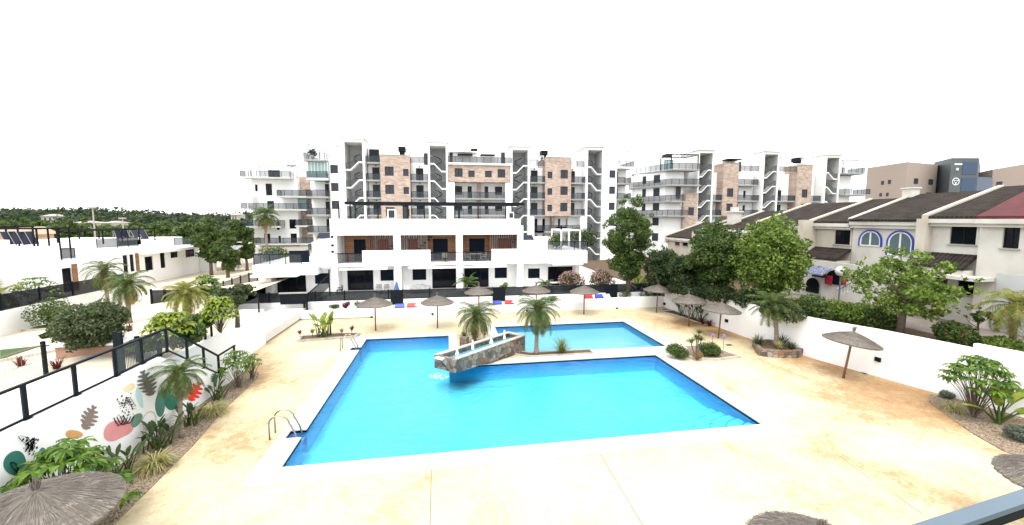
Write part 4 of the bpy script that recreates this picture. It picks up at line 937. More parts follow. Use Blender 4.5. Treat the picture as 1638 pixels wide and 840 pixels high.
balcony(rb, xh, X2(1177.5), X2(1211), -.3, 2.3, 14.9+.0); railmesh(rb, xh, [(X2(1177.5), -.2, 17.5), (X2(1211), -.2, 17.5)])
b = MB(xh); b.box(X2(1166), X2(1188), .5, 2.4, 19.75, 19.95); b.build('canopy', M['anth'], rb)
tower(rb, xh, X2(1216), X2(1237), 21.2, False)
balc_section(rb, xh, X2, 1240.5, 1270, 1250, 1259, [6.1, 8.97, 11.85], 17.3)
railmesh(rb, xh, [(X2(1240.5), -.3, 17.5), (X2(1270), -.3, 17.5)])
brick_section(rb, xh, X2, 1270.3, 1294, 8.8, 18.9, [(1279, 1288, 1.6)], [8.97-.1, 11.85-.1], d=-.6)
balc_section(rb, xh, X2, 1294.3, 1311, 1294.6, 1300, [6.1, 8.97, 11.85], 17.3)
b = MB(xh); b.box(X2(1241), X2(1313), 2.6, 6, 17.3, 19.6); b.build('penthouse', M['white'], rb)
tower(rb, xh, X2(1314.5), X2(1334), 20.9, True)
white_section(rb, xh, X2, 1337, 1362, .3, 17.0, [(1340, 1350, 1.5)], [8.97], d=.2)
brick_section(rb, xh, X2, 1334.5, 1358, 5., 9.1, [(1345, 1346, .5)], [], d=-1.5)
for z, a, c in ((17.4, 1337, 1369), (13.2, 1340, 1380)): balcony(rb, xh, X2(a), X2(c), -1.6, 1.9, z)
pergola(rb, xh, X2(1338), X2(1369), -1, 3, 17.4, 20.0, 'grey_wall', 4)
for a, c in ((1087, 1096), (1144, 1153), (1240, 1250), (1268, 1278), (1307, 1318)): b = MB(xh); b.box(X2(a), X2(c), 5., 6.8, 20.4, 21.3); b.box(X2(a)+.3, X2(c)-.3, 5.2, 6.6, 17.3, 20.4); b.build('chimney', M['anth'], rb)
b = MB(xh); b.bar((X2(1203), 6.5, 19.6), (X2(1203.5), 6.5, 25.5), .05)
for k in range(5): b.bar((X2(1201.5), 6.5, 22+k*.5), (X2(1206), 6.5, 22.1+k*.5), .04)
b.build('antenna', M['steel'], rb)

# ---------------------------------------------------------------- beige hotel and grey tower
def pd(px, d): X, Y, Z = ray(px, 350); k = d/((math.cos(TH)*0)+1); return (X*d, Y*d)
ht = thing('beige_building', 'plain beige building with few small windows behind the right apartment block', 'building', (*pd(1435, 140), 0))
P_ = [pd(1381, 150), pd(1444, 138), pd(1492, 144), pd(1500, 170), pd(1400, 175)]
b = MB(); b.prism(P_, .3, [26.8, 27.3, 27.2, 27.2, 26.8]); b.build('wall', M['beige'], ht)
def facewin(root, p, q, t0, t1, z0, z1, m='pane_grey', name='window'):
    p, q = Vector(p), Vector(q); n_ = Vector((p.y-q.y, q.x-p.x)).normalized(); n_ = n_ if n_.dot(p) < 0 else -n_
    a, c = p+(q-p)*t0+n_*.1, p+(q-p)*t1+n_*.1; b = MB(); b.prism([tuple(a), tuple(c), tuple(c-n_*.15), tuple(a-n_*.15)], z0, z1); return b.build(name, M[m], root)
for t0, t1, z0, z1 in ((.40, .47, 20.3, 21.6), (.57, .64, 20.4, 21.8), (.38, .44, 16.2, 17.4), (.55, .61, 16.2, 17.4)): facewin(ht, P_[0], P_[1], t0, t1, z0, z1)
for t0, t1, z0, z1 in ((.25, .38, 20.2, 22), (.73, .88, 20.2, 22), (.22, .36, 15.6, 17.4), (.7, .85, 15.6, 17.4)): facewin(ht, P_[1], P_[2], t0, t1, z0, z1)
ht2 = thing('slate_tower', 'dark grey clad block with blue windows and round emblem between two beige wings', 'building', (*pd(1520, 138), 0))
Q_ = [pd(1486, 150), pd(1513, 136), pd(1556, 136), pd(1560, 160), pd(1490, 170)]
b = MB(); b.prism(Q_, .3, [28.8, 28.3, 28.3, 28.3, 28.8]); b.build('wall', M['slate'], ht2)
for z0, z1 in ((22.9, 27.), (17.4, 21.8), (13, 16.5)): facewin(ht2, Q_[1], Q_[2], .43, .96, z0, z1, 'bluepane')
f = facewin(ht2, Q_[1], Q_[2], .12, .40, 26.0, 26.5, 'white_plastic', 'sign_bar')
p, q = Vector(Q_[1]), Vector(Q_[2]); e_ = (q-p).normalized(); n_ = Vector((e_.y, -e_.x)); n_ = n_ if n_.dot(p) < 0 else -n_
c = p+(q-p)*.22+n_*.12; b = MB()
for k in range(24):
    a0, a1 = k*math.pi/12, (k+1)*math.pi/12
    for r0, r1, zc in ((1.0, 1.25, 20.6), (.35, .5, 20.6)):
        pts = []
        for r, a in ((r0, a0), (r1, a0), (r1, a1), (r0, a1)): w_ = c+e_*r*math.cos(a); pts.append((w_.x, w_.y, zc+r*math.sin(a)))
        b.poly(pts)
for a in (.5, 2.6, 4.7): w0 = c+e_*.5*math.cos(a); w1 = c+e_*1.0*math.cos(a); b.bar((w0.x, w0.y, 20.6+.5*math.sin(a)), (w1.x, w1.y, 20.6+1.0*math.sin(a)), .2)
w0 = c; b.bar((w0.x, w0.y, 24.2), (w0.x, w0.y, 25.), .5)
b.build('emblem', M['white_plastic'], ht2)
ht3 = thing('beige_building', 'beige building wing right of the dark clad tower, above the red roof', 'building', (*pd(1600, 150), 0))
S_ = [pd(1556, 152), pd(1580, 146), pd(1660, 140), pd(1670, 170), pd(1570, 176)]
b = MB(); b.prism(S_, .3, [25.2, 25.8, 28.0, 28, 25.2]); b.build('wall', M['beige'], ht3)
facewin(ht3, S_[1], S_[2], .10, .22, 19.8, 21.4)
b = MB(); S2 = [pd(1556.5, 136.5), pd(1581, 139), pd(1582, 150), pd(1557, 150)]; b.prism(S2, .3, 22.2); b.build('glass_wing', M['bluepane'], ht3)

# ---------------------------------------------------------------- terraced houses in the middle
Y3 = 41.; X3 = fx(Y3); xt = lambda u, d, z: (u, Y3+d, z)
x3 = X3
def slats(root, pa, pb, z0, z1, d=-.02):
    b = MB(xt); u = X3(pa)
    while u < X3(pb): b.box(u, u+.09, d, d+.05, z0, z1); u += .23
    b.build('slat_screen', M['brown_wood'], root)
def townhouse(label, pa, pb, tim, door, slat, bal, slide, win, gate=None):
    r = thing('terraced_house', label, 'house', ((X3(pa)+X3(pb))/2, Y3, 1.15), 0, 'white terraced houses beyond the pool')
    u0, u1 = X3(pa), X3(pb)
    # shell: party pillars, roof parapet, mid band
    b = MB(xt); 
    b.box(u0, u0+.33, -.4, 8, 1.15, 8.3); b.box(u1-.33, u1, -.4, 8, 1.15, 8.3)
    b.box(u0+.33, u1-.33, -.4, 8, 6.72, 8.28); b.box(u0+.33, u1-.33, -.3, 1.9, 3.75, 4.0)
    sa, sb = X3(slat[0]), X3(slat[1])
    bl, br = min(X3(bal[0]), X3(bal[1])), max(X3(bal[0]), X3(bal[1]))
    pz0, pz1 = (br, u1-.33) if bal[0] < slat[0] else (u0+.33, bl)
    b.box(u0+.33, u1-.33, -.4, -.31, 3.72, 4.02); b.box(pz0, pz1, -.4, -.15, 4.02, 5.25)
    # ground floor front wall
    sl0, sl1, w0, w1 = (X3(q) for q in (*slide, *win))
    b.wall(u0+.33, u1-.33, 1.15, 3.75, [(sl0, sl1, 1.15, 3.5), (w0, w1, 2.05, 3.2)], 1.2, .2); b.box(u0+.33, u1-.33, 1.9, 8, 1.15, 6.7)
    b.build('wall', M['white'], r)
    # first floor
    t0, t1, d0, d1 = (X3(q) for q in (*tim, *door))
    b = MB(xt); b.wall(t0, t1, 4.0, 6.7, [(d0, d1, 4.1, 6.25)], 1.5, .2); b.box(t1 if bal[0] < slat[0] else t0-.1, (t1 if bal[0] < slat[0] else t0-.1)+.1, .2, 1.5, 4.0, 6.7); b.build('timber_wall', M['timber'], r)
    b = MB(xt); b.box(d0, d1, 1.58, 1.64, 4.1, 6.25); b.build('door', M['shutter'], r)
    slats(r, slat[0], slat[1], 5.25, 6.7)
    b = MB(xt); b.box(sa+.75, sb-.65, .5, .6, 4.1, 6.3); b.build('store_door', M['brown_wood'], r)
    b = MB(xt); b.bar((sa+.1, Y3+.2, 5.2), (sb-.3, Y3+.2, 6.7), .07) if False else None
    for k in range(9): b.box(sa+.5+k*.28, sa+.8+k*.28, .4, 1.3, 4.1+k*.29, 4.18+k*.29)
    b.build('outside_stair', M['anth'], r)
    rr_ = MB(xt); rr_.poly([(bl, -.36, 4.1), (br, -.36, 4.1), (br, -.36, 4.95), (bl, -.36, 4.95)]); rr_.build('glass_panel', M['balc_glass'], r)
    b = MB(xt); b.box(bl-.05, br+.05, -.40, -.33, 4.95, 5.03)
    for u in (bl, (bl+br)/2, br): b.box(u-.03, u+.03, -.39, -.34, 4.02, 4.95)
    b.build('balcony_rail', M['anth'], r)
    # ground floor openings
    b = MB(xt); b.box(min(sl0, w0)-.2, max(sl1, w1)-.3, -.95, -.42, 3.45, 3.62); b.build('awning_box', M['white'], r)
    f = simplewin(r, xt, sl0, sl1, 1.15, 3.5, 'pane', d=1.3, name='sliding_door', mull=2)
    winpart(r, xt, w0, w1, 2.05, 3.2, 'dark', 'shutter', d=1.28, mull=0)
    b = MB(xt); b.box((sl0+sl1)/2-.1, (sl0+sl1)/2+.1, 1.0, 1.19, 3.56, 3.66); b.build('wall_lamp', M['dark'], r)
    return r
townhouse('white terraced house, left of the middle three, with timber balcony wall left of its slats', 531, 633.5, (541, 587), (557, 577), (587, 628), (530, 577), (545, 589), (601, 623))
townhouse('white terraced house, middle one of three, with slat screen left of its timber balcony', 633.5, 733.5, (682, 732), (690, 715), (638, 676), (687, 735), (688, 733), (655, 678))
townhouse('white terraced house, right of the middle three, with timber balcony left of its slats', 733.5, 832, (739, 783), (751, 777), (785, 829), (737, 785), (742, 783), (793, 813.5))
# roof level: pergola posts and stair glass (thing of its own on the roofs)
b = MB(xt); x0, x1 = X3(545), X3(842)
for z, d in ((9.7, 1.2), (9.7, 4.5)): b.box(x0, x1, d, d+.16, z, z+.28)
for px in (535, 554, 600, 642, 650, 677, 727, 735, 766, 812, 822): b.box(X3(px)-.06, X3(px)+.06, 1.22, 1.34, 8.29, 9.7)
for px in range(560, 842, 24): b.box(X3(px)-.05, X3(px)+.05, 1.34, 4.5, 9.72, 9.84)
for px in (550, 642, 735, 830): b.box(X3(px)-.05, X3(px)+.05, 4.5, 4.62, 8.29, 9.7)
b.build('roof_pergola', M['anth'], label='long black pergola frame running along the roofs of the white terraced houses', cat='pergola')
# roof stair cabins, white vents
for px, lab in ((585, 'white roof cabin above the left one of the middle terraced houses'), (746, 'small white roof box by the pergola above the right terraced house')):
    pass
def cyl(name, parts, label, cat, group=None):
    return None
# left corner house
r = thing('corner_house', 'white flat-roofed corner house at the left end of the terraced row', 'house', (-14, Y3, 1.1), 0, 'white terraced houses beyond the pool')
b = MB(xt)
hs = [(X3(428), X3(477), 1.15, 3.3), (X3(492), X3(516), 1.95, 3.0)]
b.wall(X3(412), X3(528), 1.15, 3.7, hs, .9, .2); b.box(X3(412), X3(530), 1.9, 8, 1.15, 3.7)
b.box(X3(402), X3(505), -.7, 8, 3.05, 4.05); b.box(X3(505), X3(531), -.2, 8, 3.7, 6.3); b.box(X3(486), X3(531), 1.5, 7, 4.05, 6.0); b.box(X3(527), X3(533), -.45, 8, 1.15, 8.3)
b.box(X3(507), X3(523), .2, .9, 3.45, 3.7); b.box(X3(404), X3(477), -1.5, -.7, 3.0, 3.2); b.box(X3(418), X3(428), -.3, .9, 1.15, 3.1)
b.build('wall', M['white'], r)
simplewin(r, xt, *hs[0], 'pane', d=1.0, name='sliding_door', mull=2); winpart(r, xt, *hs[1], 'dark', 'shutter', d=.98, mull=0)
b = MB(xt); b.box(X3(449), X3(482), 1.2, 1.4, 4.05, 5.2); b.build('terrace_door', M['shutter'], r)
railmesh(r, xt, [(X3(404), 5, 4.05), (X3(404), -.6, 4.05), (X3(480), -.6, 4.05)], .95)
for px in (529, 531): pass
for k, z in enumerate((5.1, 5.7, 6.5)): b = MB(xt); b.box(X3(530)-.1, X3(530)+.12, -.50, -.451, z, z+.2); b.build('wall_lamp', M['dark'], r)
# right corner house
r = thing('corner_house', 'white flat-roofed corner house at the right end of the terraced row, behind the oleanders', 'house', (12, Y3, 1.1), 0, 'white terraced houses beyond the pool')
b = MB(xt); hs = [(X3(848), X3(867.5), 2.0, 3.05), (X3(881), X3(922), 1.15, 3.2)]
b.wall(X3(832), X3(930), 1.15, 3.7, hs, .9, .2); b.box(X3(832), X3(930), 1.9, 8, 1.15, 3.7); b.box(X3(875), X3(938), -.7, 8, 3.7, 5.0); b.box(X3(832), X3(875), -.2, 8, 3.7, 5.9)
b.box(X3(828), X3(836), -.45, 8, 1.15, 7.6); b.box(X3(838), X3(900), 3, 7, 5., 6.2); b.box(X3(881), X3(928), -1.4, -.7, 3.6, 3.75); b.box(X3(922), X3(928), -.2, .9, 1.15, 3.7)
b.build('wall', M['white'], r)
winpart(r, xt, *hs[0], 'dark', 'shutter', d=.98, mull=0); simplewin(r, xt, *hs[1], 'pane', d=1.0, name='sliding_door', mull=2)
railmesh(r, xt, [(X3(875), -.6, 5.), (X3(938), -.6, 5.), (X3(938), 5, 5.)], .95)
pergola(r, xt, X3(903), X3(934), 1, 5, 5., 7.0, 'white', 3)
b = MB(xt); b.box(X3(904)-.08, X3(904)+.08, 1.2, 1.36, 5, 7.6); b.box(X3(895), X3(912), 1.1, 1.4, 7.3, 7.45); b.build('terrace_post', M['dark'], r)
# small solar heater and roof boxes
for px, pz, lab in ((512, 6.35, 'small tilted dark solar panel on the roof of the left corner house'), (845, 6.0, 'small tilted dark solar panel on the roof of the right corner house')):
    u = X3(px); t = thing('solar_panel', lab, 'solar panel', (u, Y3+2, pz), 0, 'solar panels on the roofs')
    b = MB(xt); b.P; i = [b.P(p) for p in ((u-.9, 1.2, pz+.05), (u+.9, 1.2, pz+.05), (u+.9, 2.2, pz+.55), (u-.9, 2.2, pz+.55))]; b.face(i); b.build('panel', M['solar'], t)
    b = MB(xt); b.bar((u-.9, 2.2, pz), (u-.9, 2.2, pz+.55), .05); b.bar((u+.9, 2.2, pz), (u+.9, 2.2, pz+.55), .05); b.bar((u-.9, 1.2, pz), (u-.9, 2.2, pz), .05); b.bar((u+.9, 1.2, pz), (u+.9, 2.2, pz), .05); b.build('support', M['steel'], t)

# ---------------------------------------------------------------- left villas (facades face the pool)
XV = -36.; fy = lambda px: PX(px, 410, XV)[0]; xv = lambda u, d, z: (XV-d, u, z)
def villa(label, y0, y1, zt, wins, name='villa', d0=0, band=None, dep=10, timber=None, rails=(), upper=None, z0=.4):
    r = thing(name, label, 'house', (XV-4, (y0+y1)/2, .4), 0, 'white flat-roofed villas on the left')
    b = MB(xv); b.wall(y0, y1, z0, zt, [w_[:4] for w_ in wins], d0, .25); b.box(y0, y1, d0+.26, d0+dep, z0, zt-.02)
    if band: b.box(y0-.2, y1+.2, d0-1.2, d0-.01, band, band+.35)
    if upper: b.box(upper[0], upper[1], d0+2, d0+dep-1, zt, upper[2])
    b.build('wall', M['white'], r)
    for w_ in wins: simplewin(r, xv, *w_[:4], 'pane', d=d0+.12, mull=1)
    if timber:
        b = MB(xv); b.box(timber[0], timber[1], d0-.06, d0-.002, timber[2], timber[3]); b.build('timber_panel', M['timber'], r)
    for (a, c, z, dd) in rails: railmesh(r, xv, [(a, d0+dd+2, z), (a, d0+dd, z), (c, d0+dd, z), (c, d0+dd+2, z)], 1.0)
    return r
Yv = fy
villa('white villa at the left picture edge with two dark solar panels on its roof', 12, Yv(76), 5.85, [(20, 24, 1, 3), (30, 33, 1, 3)], upper=(30, Yv(40), 6.5), d0=-1)
villa('white villa second from the left with a railed roof terrace and timber clad recess', Yv(76)+.05, Yv(182), 4.4, [(Yv(78), Yv(112), 1.3, 3.6), (Yv(160), Yv(172), 1.5, 3.5)], timber=(Yv(112.5), Yv(121), 1.3, 3.9), upper=(Yv(124), Yv(178), 5.75), rails=[(Yv(78), Yv(122), 4.4, .1)])
v = villa('white villa in the middle of the left row with two panels and a glass balcony', Yv(182)+.05, Yv(222), 5.1, [(Yv(196), Yv(204), 2.2, 4.2), (Yv(207), Yv(214), 2.2, 4.2)], upper=(Yv(190), Yv(256), 6.0), timber=(Yv(216), Yv(221), 2.2, 4.3), rails=[(Yv(188), Yv(221), 5.1, -.1)])
villa('white villa left of the road with four small dark windows', Yv(222)+.05, Yv(318), 4.6, [(Yv(231), Yv(244), 2., 3.7), (Yv(256), Yv(264), 2., 4.0), (Yv(273), Yv(285), 3.1, 3.9), (Yv(297), Yv(312), 2.9, 4.3)], upper=(Yv(222), Yv(318), 5.7), band=4.1, rails=[(Yv(295), Yv(317), 4.6, -.9)])
r = thing('carport', 'white open carport at the right end of the left villa row', 'carport', (XV, 66, .4), 0)
b = MB(xv); b.box(Yv(318)+.1, Yv(350), -2, 5, 2.9, 3.3); b.box(Yv(318)+.1, Yv(320)+.3, -2, 5, .4, 2.9); b.box(Yv(346), Yv(350), 3, 5, .4, 2.9); b.build('wall', M['white'], r)
b = MB(xv); b.box(Yv(348), Yv(350), -1.9, -1.6, .4, 2.9); b.build('post', M['anth'], r)
# peach house behind with low pitched roof
r = thing('peach_house', 'peach coloured house with a low tiled roof behind the white villas', 'house', (-47, 58, .4))
b = MB(); b.box(-56, -47, Yv(90)+8, Yv(168)+8, .4, 6.5); b.build('wall', mat('peach_render', (.62, .42, .25), (.55, .36, .21), 1, .85), r)
ya, yb = Yv(90)+7.7, Yv(168)+8.3; b = MB(); v_ = [(-46.5, ya, 6.5), (-46.5, yb, 6.5), (-57, yb, 6.5), (-57, ya, 6.5), (-49, (ya+yb)/2-6, 7.35), (-49, (ya+yb)/2+4, 7.35)]
i = [b.P(p) for p in v_]
for f in ((0, 1, 5, 4), (1, 2, 5), (2, 3, 4, 5), (3, 0, 4), (0, 3, 2, 1)): b.face([i[k] for k in f])
b.build('roof', mat('pale_roof_tile', (.42, .31, .22), (.33, .24, .17), 1, .9), r)
for ya_ in (Yv(94)+8, Yv(130)+8): b = MB(); b.box(-46.98, -46.9, ya_, ya_+1.3, 4.6, 5.8); b.build('window', M['pane'], r)
# pergola beams over the left roofs
for i, (a, c, z, lab) in enumerate(((-5, 66, 7.55, 'black pergola frame over the roof of the leftmost white villa'), (68, 122, 7.35, 'black pergola frame over the second villa roof, in front of the peach house'), (172, 256, 7.0, 'black pergola frame over the panels of the middle left villa'))):
    b = MB(xv); y0_, y1_ = (Yv(a) if a > 0 else 32), Yv(c)
    for d in (.3, 4.5): b.box(y0_, y1_, d, d+.12, z, z+.13)
    n = 3
    for k in range(n+1):
        u = y0_+.1+(y1_-y0_-.2)*k/n; b.box(u-.05, u+.05, .3, .40, [5.8, 4.4, 5.6][i], z); b.box(u-.05, u+.05, 4.5, 4.6, [5.8, 4.4, 5.6][i], z); b.box(u-.05, u+.05, .42, 4.5, z, z+.1)
    b.build('roof_pergola', M['dark'], label=lab, cat='pergola', group='pergola frames on the left villa roofs')
def solar(px0, px1, yb_, yt, lab, XX=-38.):
    ya, za = PX(px0, yb_, XX); yc, zc = PX(px1, yb_, XX); zt = PX(px0, yt, XX)[1]
    t = thing('solar_panel', lab, 'solar panel', (XX, ya, za), 0, 'solar panels on the roofs'); h = max(.8, zt-za)
    b = MB()
    i = [b.P(p) for p in ((XX, ya, za), (XX, yc, za), (XX-1.0, yc+.6, za+h), (XX-1.0, ya+.6, za+h))]; b.face(i); b.build('panel', M['solar'], t)
    b = MB(); 
    for y in (ya, (ya+yc)/2, yc): b.bar((XX+.02, y, za), (XX-.98, y+.6, za+h+.02), .04); b.bar((XX-1.03, y+.6, za-.1), (XX-1.03, y+.6, za+h), .05)
    b.build('frame', M['steel'], t)
solar(10, 36, 392, 371, 'large dark tilted solar panel on the leftmost white roof, left one of the pair')
solar(37, 63, 392, 371, 'large dark tilted solar panel on the leftmost white roof, right one of the pair')
solar(193, 214, 400, 368, 'steep dark solar panel above the glass balcony, left one of the pair')
solar(218, 240, 386, 368, 'dark solar panel on the middle left villa roof, right one of the pair')
# garden boundary wall with dark fence in front of the villas
t = thing('garden_fence', 'long dark solid fence on a white wall in front of the left villas', 'fence', (-28.5, 40, .5))
ya, yb = 18, PX(203, 470, -28.5)[0]
b = MB(); b.box(-28.7, -28.5, ya, yb, .3, 2.35); b.build('base_wall', M['white'], t)
n = 9
for k in range(n):
    a = ya+(yb-ya)*k/n; c = ya+(yb-ya)*(k+1)/n; b = MB(); b.box(-28.62, -28.58, a+.03, c-.03, 2.3, 3.42); b.build('screen_panel', M['fence_mesh'], t)
    b = MB(); b.box(-28.64, -28.54, a-.04, a+.04, 2.3, 3.5); b.build('post', M['anth'], t)
x, z = PY(187, 485, yb-3); b = MB(); y_, z_ = PX(192, 485, -28.48); b.box(-28.498, -28.4, y_-.15, y_+.15, z_-.15, z_+.15); b.build('wall_lamp', M['dark'], label='small black square lamp on the white wall behind the two left palms', cat='lamp')
t = thing('path_fence', 'dark slatted fence with black posts crossing behind the small garden palm', 'fence', (-20, 37, .6))
Yp = 37.; xa, xb = PY(243, 480, Yp)[0], PY(410, 480, Yp)[0]
b = MB(); b.box(xa, xb, Yp-.02, Yp+.02, 1.15, 2.5); b.build('screen_panel', M['fence_mesh'], t)
b = MB(); b.box(xa, xb, Yp, Yp+.2, .3, 1.15); b.build('base_wall', M['white'], t)
for k in range(9): x = xa+(xb-xa)*k/8; b = MB(); b.box(x-.06, x+.06, Yp-.09, Yp+.03, .3, 2.6); b.build('post', M['anth'], t)
t = thing('ramp_fence', 'dark railing climbing a white ramp wall left of the corner house', 'fence', (-20, 42, 1))
p = [(PY(px, py, 44)) for px, py in ((330, 478), (412, 452), (412, 478))]
b = MB(); i = [b.P((x, y, z)) for y in (44, 44.3) for x, z in ((p[0][0], p[0][1]-.6), (p[0][0], p[0][1]), (p[1][0], p[1][1]), (p[1][0], .3))]
for f in ((0, 1, 2, 3), (4, 5, 6, 7), (0, 1, 5, 4), (1, 2, 6, 5), (2, 3, 7, 6), (3, 0, 4, 7)): b.face([i[k] for k in f])
b.build('base_wall', M['white'], t)
b = MB(); x0_, z0_, x1_, z1_ = p[0][0], p[0][1], p[1][0], p[1][1]; b.poly([(x0_, 44.1, z0_+.05), (x1_, 44.1, z1_+.05), (x1_, 44.1, z1_+1.15), (x0_, 44.1, z0_+1.15)]); b.build('screen_panel', M['fence_mesh'], t)
for k in range(7): q = k/6; x = x0_+(x1_-x0_)*q; z = z0_+(z1_-z0_)*q; b = MB(); b.box(x-.05, x+.05, 44.02, 44.12, z, z+1.25); b.build('post', M['anth'], t)

# ---------------------------------------------------------------- right row of houses (facades face the deck)
XR = 30.5; fr = lambda px, py=400: PX(px, py, XR)[0]; xr = lambda u, d, z: (XR+d, u, z)
def roof(root, y0, y1, ze, d0=-.5, run=5.4, rise=1.95, m='rooftile', th=.14, name='roof'):
    b = MB(xr); i = [b.P(p) for p in ((y0, d0, ze), (y1, d0, ze), (y1, run, ze+rise), (y0, run, ze+rise), (y0, d0, ze-th), (y1, d0, ze-th), (y1, run, ze+rise-th), (y0, run, ze+rise-th))]
    for f in ((0, 1, 2, 3), (4, 5, 6, 7), (0, 1, 5, 4), (1, 2, 6, 5), (3, 0, 4, 7)): b.face([i[k] for k in f])
    if run > 4: b.poly([(y0, run, ze+rise), (y1, run, ze+rise), (y1, run+6, ze+.2), (y0, run+6, ze+.2)])
    return b.build(name, M[m], root)
def party(root, y, ze, wd=.3, d0=-.5, run=5.4, rise=1.95, low=2.05, m='cream', up=.10):
    b = MB(xr); i = [b.P(p) for u in (y-wd/2, y+wd/2) for p in ((u, d0, low), (u, d0, ze+up), (u, run, ze+rise+up), (u, run, low))]
    for f in ((0, 1, 2, 3), (4, 5, 6, 7), (0, 1, 5, 4), (1, 2, 6, 5), (2, 3, 7, 6), (3, 0, 4, 7)): b.face([i[k] for k in f])
    return b.build('party_wall', M[m], root)
def rowhouse(label, y0, y1, ze, wins, m='white_old', d=0, porch=None, rm='rooftile', pw=True, low=2.05, group='old houses in the right row', rise=1.95):
    r = thing('row_house', label, 'house', (XR+3, (y0+y1)/2, 2.05), 0, group)
    hs = [w_[:4] for w_ in wins]; b = MB(xr); b.wall(y0, y1, low, ze-.15, hs, d, .25); b.box(y0, y1, d+.26, 11, low, ze-.2); b.build('wall', M[m], r)
    for w_ in wins: winpart(r, xr, *w_[:4], *(w_[4] if len(w_) > 4 else ('dark', 'pane')), d=d+.12, mull=w_[5] if len(w_) > 5 else 1)
    for w_ in wins:
        b = MB(xr); b.box(w_[0]-.08, w_[1]+.08, d-.09, d+.05, w_[2]-.08, w_[2]-.003); b.build('sill', M['concrete'], r)
    roof(r, y0, y1, ze, d0=d-.35, rise=rise, m=rm)
    b = MB(xr); b.box(y0, y1, d-.42, d+.1, ze-.42, ze-.16); b.box(y0, y1, d-.25, d+.1, ze-.62, ze-.43); b.build('cornice', M['white_old'], r)
    if pw: party(r, y1, ze, d0=d-.45, low=ze-.9, rise=rise)
    if porch:
        ya, yb, zt, out_ = porch; b = MB(xr)
        i = [b.P(p) for p in ((ya, d-out_, zt-.75), (yb, d-out_, zt-.75), (yb, d, zt), (ya, d, zt), (ya, d-out_, zt-.9), (yb, d-out_, zt-.9), (yb, d, zt-.15), (ya, d, zt-.15))]
        for f in ((0, 1, 2, 3), (4, 5, 6, 7), (0, 1, 5, 4), (1, 2, 6, 5), (3, 0, 4, 7)): b.face([i[k] for k in f])
        b.build('porch_roof', M['rooftile'], r); b = MB(xr); b.box(ya, yb, d-out_+.1, d-.01, zt-1.2, zt-.92); b.build('porch_beam', M['white_old'], r)
    return r
def W4(pa, pb, ya, yb): y0, z0 = PX(pa, yb, XR); y1, z1 = PX(pb, ya, XR); return (min(y0, y1), max(y0, y1), z0, z1)
# nearest house: two bays, the nearer one under the red roof
h0 = rowhouse('nearest old white house at the right edge, under the dark red roof', 8, fr(1572), 8.45, [W4(1637, 1614, 363, 398)], d=-.35, pw=False, rm='redroof', rise=2.7)
b = MB(xr); b.box(8, fr(1597, 480), -.6, -.36, 2.05, 5.4)
b = MB(xr); b.box(12, fr(1601, 470), -.42, -.36, 2.1, 5.3); b.build('porch_opening', M['grey_wall'], h0)
h1 = rowhouse('old white house with a brown tiled porch roof and two dark square windows', fr(1572)+.02, fr(1486)+.1, 8.45,
    [W4(1560, 1521, 361, 392), W4(1563, 1533, 444, 475)], porch=(fr(1566), fr(1470), 6.2, 1.0))
b = MB(xr); y, z = PX(1503, 467, XR); b.box(y-.35, y+.35, -.02, .05, 2.2, 4.7); b.build('door', M['red_plastic'] if False else M['brown_wood'], h1)
# house with blue arches
h2 = thing('row_house', 'white house with two blue framed arched windows in the right row', 'house', (XR+3, 24, 2.05), 0, 'old houses in the right row')
y0_, y1_ = fr(1486)+.15, fr(1362)
b = MB(xr); b.box(y0_, y1_, 0, 11, 2.05, 8.1); b.build('wall', M['white_old'], h2); roof(h2, y0_, y1_, 8.25)
b = MB(xr); b.box(y0_, y1_, -.42, 0, 7.85, 8.1); b.box(y0_, y1_, -.28, 0, 7.62, 7.84); b.build('cornice', M['white_old'], h2); party(h2, y1_, 8.25, d0=-.35, low=7.9)
b = MB(xr); b.box(y0_-.25, y0_+.3, -.55, 0, 2.05, 8.3); b.build('pilaster', M['cream'], h2)
for (pa, pb, yt, yb_) in ((1376, 1411, 367, 395), (1421, 1461, 368, 411)):
    ya, zb_ = PX(pb, yb_, XR); yc, zt_ = PX(pa, yt, XR); cy_ = (ya+yc)/2; r_ = abs(yc-ya)/2; zs_ = zt_-r_
    arc = lambda k_, q_: [(cy_+q_*math.cos(math.pi*j/14)*-1, zs_+q_*math.sin(math.pi*j/14)) for j in range(15)]
    def band(q0, q1, d0_, d1_, z_): 
        b = MB(xr); o_ = [(cy_-q1, z_)]+arc(0, q1)+[(cy_+q1, z_)]; i_ = [(cy_-q0, z_)]+arc(0, q0)+[(cy_+q0, z_)]
        for (a, c, e, g) in zip(o_, o_[1:], i_[1:], i_):
            for d in (d0_, d1_): b.poly([(a[0], d, a[1]), (c[0], d, c[1]), (e[0], d, e[1]), (g[0], d, g[1])])
            b.poly([(a[0], d0_, a[1]), (c[0], d0_, c[1]), (c[0], d1_, c[1]), (a[0], d1_, a[1])]); b.poly([(g[0], d0_, g[1]), (e[0], d0_, e[1]), (e[0], d1_, e[1]), (g[0], d1_, g[1])])
        return b
    f = band(r_*.89, r_, -.10, -.001, zb_).build('arch_surround', M['blue_plastic'], h2)
    w_ = band(r_*.78, r_*.89, -.06, -.002, zb_); w_.box(cy_-.05, cy_+.05, -.06, -.004, zb_, zt_-r_*.15); w_.box(cy_-r_*.76, cy_+r_*.76, -.058, -.005, zb_, zb_+.08); f = w_.build('window', M['white_plastic'], h2)
    b = MB(); b.prism([(cy_-r_*.8, zb_)]+arc(0, r_*.8)+[(cy_+r_*.8, zb_)], 0, .01); b.v = [(XR-.02+v[2], v[0], v[1]) for v in b.v]; b.build('pane', M['arch_glass'], f)
b = MB(xr); ya = fr(1440, 430); # outside stair with white banister
